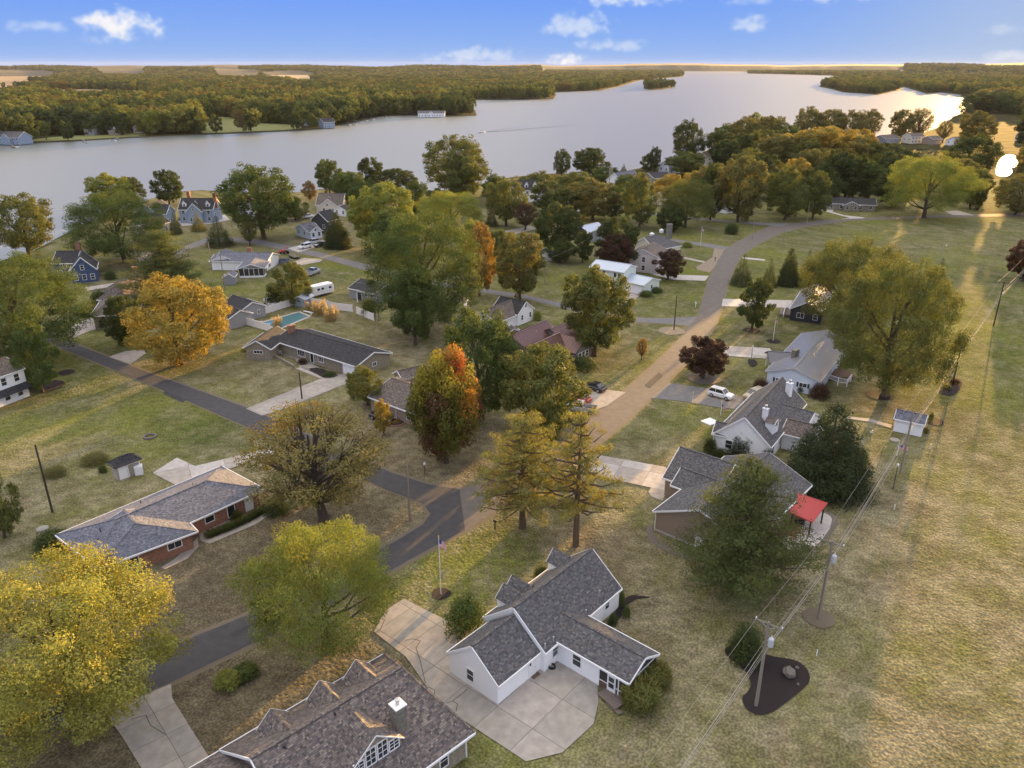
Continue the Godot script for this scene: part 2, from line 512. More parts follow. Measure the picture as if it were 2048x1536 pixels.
# how dry the grass is at places on the ground (0 green, 1 straw, towards 2 painted tree shade and bare brown thatch)
var DRY := [
	[Vector2(-63.41, -124.70), 0.08], [Vector2(-83.82, -138.74), 0.2], [Vector2(-50.83, -116.62), 0.0], [Vector2(-68.11, -101.32), 0.6], [Vector2(-52.57, -91.56), 0.75], [Vector2(-83.22, -122.59), 0.25], [Vector2(-64.04, -89.05), 0.6], [Vector2(-86.42, -149.68), 0.25],
	[Vector2(-56.97, -138.74), 0.85], [Vector2(-43.81, -136.22), 0.7], [Vector2(-24.16, -158.91), 0.85], [Vector2(-20.21, -172.87), 0.9], [Vector2(-71.06, -149.68), 0.6], [Vector2(-85.65, -158.91), 0.2], [Vector2(-36.92, -169.19), 0.7], [Vector2(-63.19, -172.87), 0.35],
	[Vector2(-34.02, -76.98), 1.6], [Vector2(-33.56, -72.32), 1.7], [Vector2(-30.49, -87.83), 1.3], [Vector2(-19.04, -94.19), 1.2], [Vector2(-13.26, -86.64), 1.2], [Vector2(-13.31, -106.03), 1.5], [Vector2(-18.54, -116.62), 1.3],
	[Vector2(-7.50, -78.98), 0.15], [Vector2(-10.70, -75.06), 0.1], [Vector2(-1.50, -82.13), 0.25], [Vector2(2.39, -89.05), 0.6], [Vector2(10.84, -94.19), 0.6],
	[Vector2(11.20, -84.34), 1.1], [Vector2(18.42, -72.32), 1.05], [Vector2(13.14, -57.33), 0.75], [Vector2(10.05, -52.02), 0.8], [Vector2(-3.29, -52.02), 0.3], [Vector2(19.95, -62.01), 0.8], [Vector2(26.90, -72.32), 0.75],
	[Vector2(27.00, -56.08), 0.85], [Vector2(40.46, -72.32), 0.85], [Vector2(48.11, -84.34), 0.85], [Vector2(57.39, -94.19), 0.75], [Vector2(83.51, -129.10), 0.3], [Vector2(47.85, -64.18), 0.75], [Vector2(34.50, -52.02), 0.75], [Vector2(43.52, -51.47), 0.6], [Vector2(30.03, -62.01), 0.9], [Vector2(34.06, -62.01), 0.8],
	[Vector2(92.84, -155.73), 0.12], [Vector2(101.80, -184.84), 0.08], [Vector2(128.84, -276.23), 0.35], [Vector2(192.57, -327.64), 0.4], [Vector2(138.47, -259.66), 0.5], [Vector2(111.09, -276.23), 0.3], [Vector2(137.04, -213.76), 0.25], [Vector2(78.18, -109.38), 0.5], [Vector2(61.74, -114.74), 0.5], [Vector2(62.70, -82.13), 0.65], [Vector2(50.24, -76.01), 0.75],
	[Vector2(28.19, -155.73), 0.5], [Vector2(23.05, -112.90), 0.45], [Vector2(18.97, -118.56), 0.4], [Vector2(36.06, -138.74), 0.4], [Vector2(52.97, -172.87), 0.35], [Vector2(43.74, -203.26), 0.2], [Vector2(16.88, -138.74), 0.3], [Vector2(56.74, -231.47), 0.15], [Vector2(81.63, -315.99), 0.3], [Vector2(52.03, -294.87), 0.3],
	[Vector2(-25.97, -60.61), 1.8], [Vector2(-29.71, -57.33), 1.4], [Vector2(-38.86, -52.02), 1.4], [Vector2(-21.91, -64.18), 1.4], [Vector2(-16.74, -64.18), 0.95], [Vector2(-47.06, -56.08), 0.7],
	[Vector2(-55.07, -225.28), 0.15], [Vector2(-78.77, -208.39), 0.25], [Vector2(-63.67, -208.39), 0.4], [Vector2(-55.86, -267.71), 0.75], [Vector2(-79.93, -294.87), 0.65], [Vector2(-3.37, -213.76), 0.4], [Vector2(10.67, -213.76), 0.25], [Vector2(-59.65, -184.84), 0.5], [Vector2(-34.66, -198.36), 0.4],
]
var dry_grid := PackedFloat32Array()
const DG := Rect2(-330, -640, 680, 640)
var noise_a := FastNoiseLite.new()
var noise_b := FastNoiseLite.new()
var noise_c := FastNoiseLite.new()


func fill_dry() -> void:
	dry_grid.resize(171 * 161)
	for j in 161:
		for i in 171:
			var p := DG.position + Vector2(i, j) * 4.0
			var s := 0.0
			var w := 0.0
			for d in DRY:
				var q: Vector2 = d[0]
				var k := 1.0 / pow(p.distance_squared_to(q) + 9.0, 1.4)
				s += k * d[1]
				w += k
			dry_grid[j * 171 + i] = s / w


func dry_at(p: Vector2) -> float:
	var q := (p - DG.position) / 4.0
	var i := clampi(int(q.x), 0, 169)
	var j := clampi(int(q.y), 0, 159)
	var f := (q - Vector2(i, j)).clamp(Vector2.ZERO, Vector2.ONE)
	var k := j * 171 + i
	return lerpf(lerpf(dry_grid[k], dry_grid[k + 1], f.x), lerpf(dry_grid[k + 171], dry_grid[k + 172], f.x), f.y)


var mown: PackedVector2Array = PackedVector2Array([Vector2(-11.86, -72.76), Vector2(-11.12, -78.98), Vector2(-4.15, -86.41), Vector2(6.96, -87.83), Vector2(7.93, -83.22), Vector2(-1.37, -73.21), Vector2(-3.49, -68.89), Vector2(-5.71, -67.91)])
var backyard: PackedVector2Array = PackedVector2Array([Vector2(7.94, -53.14), Vector2(11.66, -68.07), Vector2(17.94, -86.64), Vector2(26.26, -74.13), Vector2(21.50, -64.18), Vector2(14.45, -49.57), Vector2(8.86, -49.57)])
var mow_way: Vector2 = (Vector2(23.41, -69.72) - Vector2(12.64, -54.29)).normalized().orthogonal()


func lawn_color(p: Vector2) -> Color:
	var a := noise_a.get_noise_2dv(p)
	var b := noise_b.get_noise_2dv(p)
	var c := noise_c.get_noise_2dv(p)
	var q := p.dot(mow_way)
	var s := noise_b.get_noise_2d(q * 4.0, p.dot(mow_way.orthogonal()) * 0.5)
	var d := dry_at(p) + a * 0.34 + b * 0.3 + c * 0.2 + s * 0.4
	if Geometry2D.is_point_in_polygon(p, mown):
		d += 0.16 * signf(sin(p.x * 5.4 + p.y * 0.35)) + 0.08 * signf(sin((p.x * 0.6 + p.y) * 3.2))
	elif Geometry2D.is_point_in_polygon(p, backyard):
		d += 0.3 * sin(q * 3.6)
	var thatch_shade := clampf(d - 0.95, 0.0, 1.0)  # dead grass tone, with tree shade put into the same colour
	d = clampf(d, 0.0, 1.0)
	var green := Color(0.36, 0.38, 0.095).lerp(Color(0.21, 0.25, 0.072), clampf(0.5 + a * 1.4, 0, 1))
	var straw := Color(0.6, 0.52, 0.31).lerp(Color(0.42, 0.345, 0.205), clampf(0.5 - b * 1.5, 0, 1))
	return green.lerp(straw, d).lerp(Color(0.21, 0.165, 0.115), thatch_shade)


func lawn_mesh(r: Rect2, step: float, land: PackedVector2Array, y: float) -> ArrayMesh:
	var nx := int(r.size.x / step)
	var nz := int(r.size.y / step)
	var v := PackedVector3Array()
	var col := PackedColorArray()
	var nn := PackedVector3Array()
	var ins := PackedByteArray()
	for j in nz + 1:
		for i in nx + 1:
			var p := r.position + Vector2(i, j) * step
			v.append(Vector3(p.x, y, p.y))
			nn.append(Vector3.UP)
			var ok := Geometry2D.is_point_in_polygon(p, land)
			ins.append(1 if ok else 0)
			col.append(lawn_color(p) if ok else Color.BLACK)
	var idx := PackedInt32Array()
	for j in nz:
		for i in nx:
			var k := j * (nx + 1) + i
			if ins[k] and ins[k + 1] and ins[k + nx + 1] and ins[k + nx + 2]:
				idx.append_array([k, k + 1, k + nx + 2, k, k + nx + 2, k + nx + 1])
	var arr := []
	arr.resize(Mesh.ARRAY_MAX)
	arr[Mesh.ARRAY_VERTEX] = v
	arr[Mesh.ARRAY_NORMAL] = nn
	arr[Mesh.ARRAY_COLOR] = col
	arr[Mesh.ARRAY_INDEX] = idx
	var m := ArrayMesh.new()
	m.add_surface_from_arrays(Mesh.PRIMITIVE_TRIANGLES, arr)
	return m


# the lake: near shore from left to right, far shore back to the left
var lake: PackedVector2Array = PackedVector2Array([Vector2(-900, -40), Vector2(-260, -70), Vector2(-170, -120)]) + PackedVector2Array([Vector2(-152.20, -213.76), Vector2(-157.68, -236.65), Vector2(-155.15, -248.39), Vector2(-158.49, -269.38), Vector2(-161.88, -292.91), Vector2(-163.74, -318.26), Vector2(-162.94, -337.55), Vector2(-162.88, -356.31), Vector2(-159.95, -377.13), Vector2(-150.45, -383.51), Vector2(-136.28, -378.71), Vector2(-118.68, -374.02), Vector2(-100.62, -377.13), Vector2(-93.33, -386.77), Vector2(-72.43, -378.71), Vector2(-57.91, -377.13), Vector2(-41.46, -378.71), Vector2(-30.14, -386.77), Vector2(-16.07, -400.37), Vector2(-3.73, -426.48), Vector2(9.86, -438.68), Vector2(26.77, -447.19), Vector2(42.72, -438.68), Vector2(57.45, -447.19), Vector2(71.23, -465.18), Vector2(90.01, -489.71), Vector2(107.58, -516.84), Vector2(128.55, -553.43), Vector2(148.91, -595.35), Vector2(178.03, -635.24), Vector2(220.66, -671.06), Vector2(247.21, -700.59), Vector2(281.55, -700.59), Vector2(298.82, -680.63), Vector2(333.05, -700.59), Vector2(370.27, -732.75), Vector2(433.11, -820.18), Vector2(502.97, -939.49), Vector2(589.54, -1074.03), Vector2(798.81, -1434.46)]) + PackedVector2Array([Vector2(897.82, -1649.48), Vector2(942.95, -1831.93), Vector2(866.00, -1735.99), Vector2(956.39, -1977.41), Vector2(1075.53, -2295.65), Vector2(941.63, -2017.42), Vector2(740.31, -1677.36), Vector2(738.93, -1766.85), Vector2(728.39, -1831.93), Vector2(801.84, -2102.43), Vector2(844.47, -2295.65), Vector2(1112.42, -2977.58), Vector2(1499.45, -3755.49), Vector2(1749.46, -4614.23), Vector2(1769.37, -4835.05), Vector2(1707.19, -5346.41), Vector2(1583.50, -5644.71), Vector2(2035.93, -7264.04), Vector2(1889.96, -7824.58), Vector2(1542.03, -7533.93), Vector2(864.87, -4227.80), Vector2(685.85, -3755.49), Vector2(501.70, -3267.95), Vector2(303.99, -2349.57), Vector2(212.40, -1977.41), Vector2(155.29, -1901.92), Vector2(94.62, -1831.93), Vector2(87.30, -1649.48), Vector2(73.86, -1477.32), Vector2(13.83, -1434.46), Vector2(-61.38, -1434.46), Vector2(-72.01, -1268.42), Vector2(-49.21, -1098.13), Vector2(-42.54, -987.14), Vector2(-77.55, -967.52), Vector2(-122.23, -987.14), Vector2(-153.93, -967.52), Vector2(-160.45, -913.00), Vector2(-167.70, -841.62), Vector2(-178.21, -780.35), Vector2(-193.56, -755.82), Vector2(-218.58, -738.39), Vector2(-254.34, -716.32), Vector2(-284.98, -700.59), Vector2(-308.46, -685.52), Vector2(-328.75, -666.37), Vector2(-348.46, -643.84), Vector2(-364.66, -635.24), Vector2(-389.74, -618.68), Vector2(-419.58, -595.35), Vector2(-470.90, -534.54)]) + PackedVector2Array([Vector2(-900, -700)])
var island: PackedVector2Array = PackedVector2Array([Vector2(337.34, -2147.65), Vector2(334.05, -2017.42), Vector2(371.74, -2059.05), Vector2(422.30, -2194.84), Vector2(458.19, -2406.05), Vector2(459.30, -2592.90), Vector2(410.00, -2527.50)])
var FIELDS := [
	PackedVector2Array([Vector2(-3778.88, -5644.71), Vector2(-3333.56, -5806.64), Vector2(-2633.88, -4835.05), Vector2(-1795.96, -3267.95), Vector2(-1715.80, -2977.58), Vector2(-1363.82, -2465.30), Vector2(-1146.10, -2059.05), Vector2(-1190.56, -2059.05), Vector2(-1388.16, -2059.05)]),
	PackedVector2Array([Vector2(-1374.14, -2038.02), Vector2(-1215.21, -2038.02), Vector2(-1153.36, -1977.41), Vector2(-916.12, -1546.56), Vector2(-985.80, -1455.58)]),
	PackedVector2Array([Vector2(-1103.53, -1977.41), Vector2(-1042.36, -2059.05), Vector2(-929.85, -1938.94), Vector2(-851.88, -1938.94), Vector2(-693.53, -1596.39), Vector2(-603.55, -1337.30), Vector2(-699.66, -1374.56), Vector2(-815.65, -1455.58)]),
	PackedVector2Array([Vector2(-5675.05, -11312.36), Vector2(-5002.65, -11312.36), Vector2(-3151.15, -7264.04), Vector2(-1788.85, -4057.77), Vector2(-2052.50, -4227.80), Vector2(-2983.08, -5978.10)]),
	PackedVector2Array([Vector2(-3178.40, -8848.16), Vector2(-2873.19, -8848.16), Vector2(-1936.51, -5978.10), Vector2(-1605.26, -5346.41), Vector2(-1060.07, -3494.91), Vector2(-1218.66, -3494.91)]),
	PackedVector2Array([Vector2(-1525.00, -5077.95), Vector2(-1386.96, -5491.53), Vector2(-970.89, -4412.61), Vector2(-790.49, -3165.11), Vector2(-944.83, -3267.95)]),
	PackedVector2Array([Vector2(-970.42, -3620.55), Vector2(-749.62, -3267.95), Vector2(-605.16, -2810.89), Vector2(-540.42, -2349.57), Vector2(-602.34, -2349.57)]),
]
var MEADOWS := [
	PackedVector2Array([Vector2(-379.48, -744.11), Vector2(-428.27, -849.01), Vector2(-410.87, -871.95), Vector2(-381.10, -820.18), Vector2(-360.30, -761.81), Vector2(-357.35, -721.72)]),
	PackedVector2Array([Vector2(-277.40, -721.72), Vector2(-330.47, -864.17), Vector2(-343.12, -967.52), Vector2(-313.33, -930.50), Vector2(-260.68, -849.01), Vector2(-212.06, -820.18), Vector2(-197.03, -767.90), Vector2(-258.91, -724.44)]),
	PackedVector2Array([Vector2(-386.67, -639.51), Vector2(-382.56, -690.47), Vector2(-353.65, -700.59), Vector2(-324.22, -721.72), Vector2(-311.96, -695.50), Vector2(-351.91, -650.45)]),
]


func build_setting() -> void:
	noise_a.seed = 3
	noise_a.frequency = 0.035
	noise_a.fractal_octaves = 3
	noise_b.seed = 8
	noise_b.frequency = 0.16
	noise_b.fractal_octaves = 3
	noise_c.seed = 13
	noise_c.frequency = 0.6
	fill_dry()
	# land round the lake, in two halves
	var near_land := PackedVector2Array()
	for half in [Rect2(-16000, -14000, 16000, 14200), Rect2(0, -14000, 16000, 14200)]:
		var h: Rect2 = half
		var poly := PackedVector2Array([h.position, Vector2(h.end.x, h.position.y), h.end, Vector2(h.position.x, h.end.y)])
		for piece in Geometry2D.clip_polygons(poly, lake):
			structure("ground", sheet(piece, -0.03), M.far_ground)
	structure("island", sheet(island, 0.0, 1.2), M.far_ground)
	for f in FIELDS.size():
		structure("field", sheet(soft(FIELDS[f], 1), 0.3, 0.4), M.field if f % 2 == 0 else M.field_pale)
	for f in MEADOWS:
		structure("meadow", sheet(soft(f, 1), 0.02), M.meadow)
	structure("lake_water", sheet(Geometry2D.offset_polygon(lake, 3.0)[0], WATER_Y), M.water)
	var b := MB.new()
	for i in lake.size():
		var p := lake[i]
		var q := lake[(i + 1) % lake.size()]
		b.quad(v3(p, -0.03), v3(q, -0.03), v3(q, -1.5), v3(p, -1.5))
	structure("shore_bank", b.mesh(), M.bank)
	# grass of the neighbourhood: everything on this side of the lake
	for i in lake.size():
		near_land.append(lake[i])
		if i > 3 and lake[i].x > 300 and lake[i].y < -600:
			break
	near_land.append_array([Vector2(900, -600), Vector2(900, 10), Vector2(-900, 10)])
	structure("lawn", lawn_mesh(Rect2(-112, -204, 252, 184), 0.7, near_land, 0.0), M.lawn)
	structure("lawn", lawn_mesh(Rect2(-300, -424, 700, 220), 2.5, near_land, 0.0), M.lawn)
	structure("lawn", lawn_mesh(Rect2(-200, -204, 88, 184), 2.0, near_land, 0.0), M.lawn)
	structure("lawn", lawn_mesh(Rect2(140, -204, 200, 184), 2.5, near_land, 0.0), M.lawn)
	build_roads()
	build_drives()
	build_hills()
	# a still inlet that mirrors the low sun
	structure("inlet_water", sheet(soft(PackedVector2Array([Vector2(264.52, -438.68), Vector2(267.57, -434.54), Vector2(279.99, -447.19), Vector2(310.87, -494.92), Vector2(335.68, -540.70), Vector2(322.31, -531.51), Vector2(292.04, -484.61)]), 2), 0.03), M.still_water)


const RINGS := [[5000.0, 24.0, 8.0], [6300.0, 36.0, 12.0], [7700.0, 50.0, 14.0]]
var hill_noise := FastNoiseLite.new()


func ring_height(ring: Array, az: float) -> float:
	if ring[0] < 7000.0 and az > 2.0 and az < 25.0:
		return -3.0
	return ring[1] + ring[2] * (hill_noise.get_noise_2d((az + 45.0) * 28.0, ring[0]) * 1.6 + smoothstep(-5.0, 24.0, az) * 0.9)


func hill_height(p: Vector2) -> float:
	var d := p.length()
	if d < 5000.0:
		return 0.0
	var az := rad_to_deg(atan2(p.x, -p.y))
	var h := 0.0
	for ring in RINGS:
		var k: float = d - ring[0]
		if k > 0.0 and k < 2300.0:
			var top := ring_height(ring, az)
			h = maxf(h, top * 0.75 * k / 500.0 if k < 500.0 else (lerpf(top * 0.75, top, (k - 500.0) / 600.0) if k < 1100.0 else lerpf(top, 0.0, (k - 1100.0) / 1200.0)))
	return h


func build_hills() -> void:
	# low hills along the horizon
	hill_noise.seed = 4
	hill_noise.frequency = 0.004
	hill_noise.fractal_octaves = 4
	for ring in RINGS:
		var b := MB.new()
		var last := []
		for k in 181:
			var az := -45.0 + 90.0 * k / 180.0
			var a := deg_to_rad(az)
			var d := Vector3(sin(a), 0, -cos(a))
			var hgt := ring_height(ring, az)
			var col := [d * ring[0], d * (ring[0] + 500.0) + Vector3(0, hgt * 0.75, 0), d * (ring[0] + 1100.0) + Vector3(0, hgt, 0), d * (ring[0] + 2300.0)]
			if k > 0:
				for j2 in 3:
					b.quad(last[j2 + 1], col[j2 + 1], col[j2], last[j2])
			last = col
		structure("hill", b.mesh(), M.forest_far)


# a sheet of paving made of single slabs with open joints
func slabs(called: String, poly: PackedVector2Array, way: Vector2, size: Vector2, origin: Vector2, y: float, mats: Array) -> void:
	var base := structure(called, sheet(poly, y), M.joint)
	var e := way.normalized()
	var n := e.orthogonal()
	var r := 14
	for i in range(-r, r):
		for j in range(-r, r):
			var o := origin + e * (i * size.x) + n * (j * size.y)
			var g := 0.02
			var cell := PackedVector2Array([o + e * g + n * g, o + e * (size.x - g) + n * g, o + e * (size.x - g) + n * (size.y - g), o + e * g + n * (size.y - g)])
			for piece in Geometry2D.intersect_polygons(cell, poly):
				if piece.size() >= 3:
					part("slab", sheet(piece, y + 0.02, 0.02), mats[absi(i * 7 + j * 5) % mats.size()], base)


func build_roads() -> void:
	var main_road: PackedVector2Array = PackedVector2Array([Vector2(-50.35, -46.41), Vector2(-50.94, -52.13), Vector2(-47.41, -55.12), Vector2(-44.97, -57.04), Vector2(-33.08, -66.87), Vector2(-26.11, -72.14), Vector2(-19.59, -78.98), Vector2(-14.84, -84.22), Vector2(-11.79, -88.07), Vector2(-11.08, -89.54), Vector2(-11.00, -90.79), Vector2(-12.30, -93.52), Vector2(-17.66, -97.08), Vector2(-29.57, -106.86), Vector2(-44.22, -117.97), Vector2(-68.66, -136.71), Vector2(-95.67, -156.67), Vector2(-109.04, -167.75), Vector2(-110.81, -172.87), Vector2(-92.28, -157.94), Vector2(-72.05, -143.21), Vector2(-46.00, -125.34), Vector2(-30.94, -112.90), Vector2(-17.97, -102.24), Vector2(-11.97, -98.66), Vector2(-7.50, -97.51), Vector2(-4.24, -98.08), Vector2(1.21, -104.42), Vector2(7.82, -114.37), Vector2(16.83, -126.43), Vector2(20.85, -133.29), Vector2(28.50, -146.81), Vector2(36.90, -162.21), Vector2(41.35, -172.87), Vector2(45.27, -181.10), Vector2(55.07, -212.67), Vector2(63.77, -237.98), Vector2(70.38, -254.28), Vector2(84.23, -275.36), Vector2(97.92, -293.89), Vector2(108.81, -298.88), Vector2(122.39, -305.09), Vector2(132.23, -308.29), Vector2(163.57, -313.75), Vector2(208.65, -320.56), Vector2(261.76, -322.88), Vector2(254.85, -313.75), Vector2(204.52, -313.75), Vector2(161.44, -309.37), Vector2(131.12, -304.04), Vector2(109.83, -291.93), Vector2(97.44, -280.69), Vector2(84.08, -262.83), Vector2(72.90, -244.82), Vector2(66.18, -228.34), Vector2(59.96, -211.05), Vector2(54.35, -193.66), Vector2(47.85, -174.77), Vector2(43.04, -163.57), Vector2(33.36, -144.41), Vector2(25.18, -129.78), Vector2(18.05, -117.97), Vector2(12.09, -108.53), Vector2(5.55, -100.12), Vector2(0.63, -94.32), Vector2(-5.67, -86.88), Vector2(-12.92, -79.28), Vector2(-18.45, -73.03), Vector2(-24.57, -67.10), Vector2(-33.31, -59.40), Vector2(-42.87, -52.35), Vector2(-44.81, -50.83), Vector2(-48.30, -46.41)])
	var side: PackedVector2Array = PackedVector2Array([Vector2(44.46, -179.08), Vector2(36.45, -177.88), Vector2(28.58, -178.68), Vector2(20.46, -184.84), Vector2(11.82, -191.38), Vector2(4.06, -197.88), Vector2(-12.98, -207.35), Vector2(-27.69, -217.67), Vector2(-44.18, -232.11), Vector2(-61.80, -248.39), Vector2(-78.22, -261.23), Vector2(-89.99, -269.38), Vector2(-99.81, -272.76), Vector2(-106.73, -271.06), Vector2(-108.46, -259.66), Vector2(-110.23, -244.82), Vector2(-107.58, -240.67), Vector2(-105.62, -253.53), Vector2(-103.52, -263.63), Vector2(-97.55, -266.06), Vector2(-87.73, -262.03), Vector2(-76.10, -253.53), Vector2(-60.20, -241.36), Vector2(-43.29, -225.28), Vector2(-27.05, -212.13), Vector2(-12.61, -203.26), Vector2(4.38, -194.12), Vector2(11.85, -187.41), Vector2(19.49, -181.10), Vector2(28.79, -175.15), Vector2(36.73, -173.63), Vector2(40.96, -172.12)])
	var lane: PackedVector2Array = PackedVector2Array([Vector2(71.62, -256.56), Vector2(66.75, -261.23), Vector2(61.03, -265.25), Vector2(54.79, -269.38), Vector2(54.17, -266.06), Vector2(60.18, -261.23), Vector2(65.48, -255.80), Vector2(69.49, -252.04)])
	var lane2: PackedVector2Array = PackedVector2Array([Vector2(107.71, -297.87), Vector2(96.98, -298.88), Vector2(86.23, -303.00), Vector2(76.82, -308.29), Vector2(56.24, -320.56), Vector2(36.85, -330.06), Vector2(3.57, -353.51), Vector2(3.53, -349.39), Vector2(36.35, -325.24), Vector2(55.49, -315.99), Vector2(75.84, -304.04), Vector2(85.14, -298.88), Vector2(95.77, -294.87), Vector2(100.11, -291.93)])
	var k := 0
	for r in [[main_road, M.tan_asphalt], [side, M.grey_asphalt], [lane, M.grey_asphalt], [lane2, M.grey_asphalt]]:
		for o in Geometry2D.offset_polygon(r[0], 0.45):
			structure("road_shoulder", sheet(o, 0.012 + 0.003 * k), M.shoulder)
		structure("road", sheet(r[0], 0.03 + 0.006 * k), r[1])
		k += 1
	# darker asphalt on the street to the left
	structure("road", sheet(PackedVector2Array([Vector2(-50.35, -46.41), Vector2(-50.87, -52.02), Vector2(-47.30, -54.94), Vector2(-44.87, -56.85), Vector2(-32.99, -66.63), Vector2(-26.04, -71.87), Vector2(-20.05, -78.27), Vector2(-14.83, -83.89), Vector2(-11.76, -87.83), Vector2(-10.97, -90.54), Vector2(-12.27, -93.25), Vector2(-17.61, -96.80), Vector2(-29.49, -106.53), Vector2(-44.09, -117.58), Vector2(-68.55, -136.46), Vector2(-95.51, -156.35), Vector2(-108.84, -167.39), Vector2(-110.49, -172.31), Vector2(-92.11, -157.62), Vector2(-71.93, -142.94), Vector2(-45.90, -125.02), Vector2(-30.88, -112.63), Vector2(-17.94, -102.01), Vector2(-11.94, -98.37), Vector2(-7.48, -97.08), Vector2(-6.11, -86.64), Vector2(-12.95, -79.59), Vector2(-18.50, -73.30), Vector2(-24.63, -67.34), Vector2(-33.39, -59.60), Vector2(-42.97, -52.52), Vector2(-44.90, -50.99), Vector2(-48.40, -46.56)]), 0.056), M.asphalt)
	structure("beach_path", sheet(PackedVector2Array([Vector2(66.44, -254.28), Vector2(70.69, -258.10), Vector2(69.51, -252.78), Vector2(61.57, -231.47), Vector2(57.61, -222.30), Vector2(54.63, -225.28), Vector2(54.99, -228.96), Vector2(62.87, -241.36)]), 0.028), M.gravel)


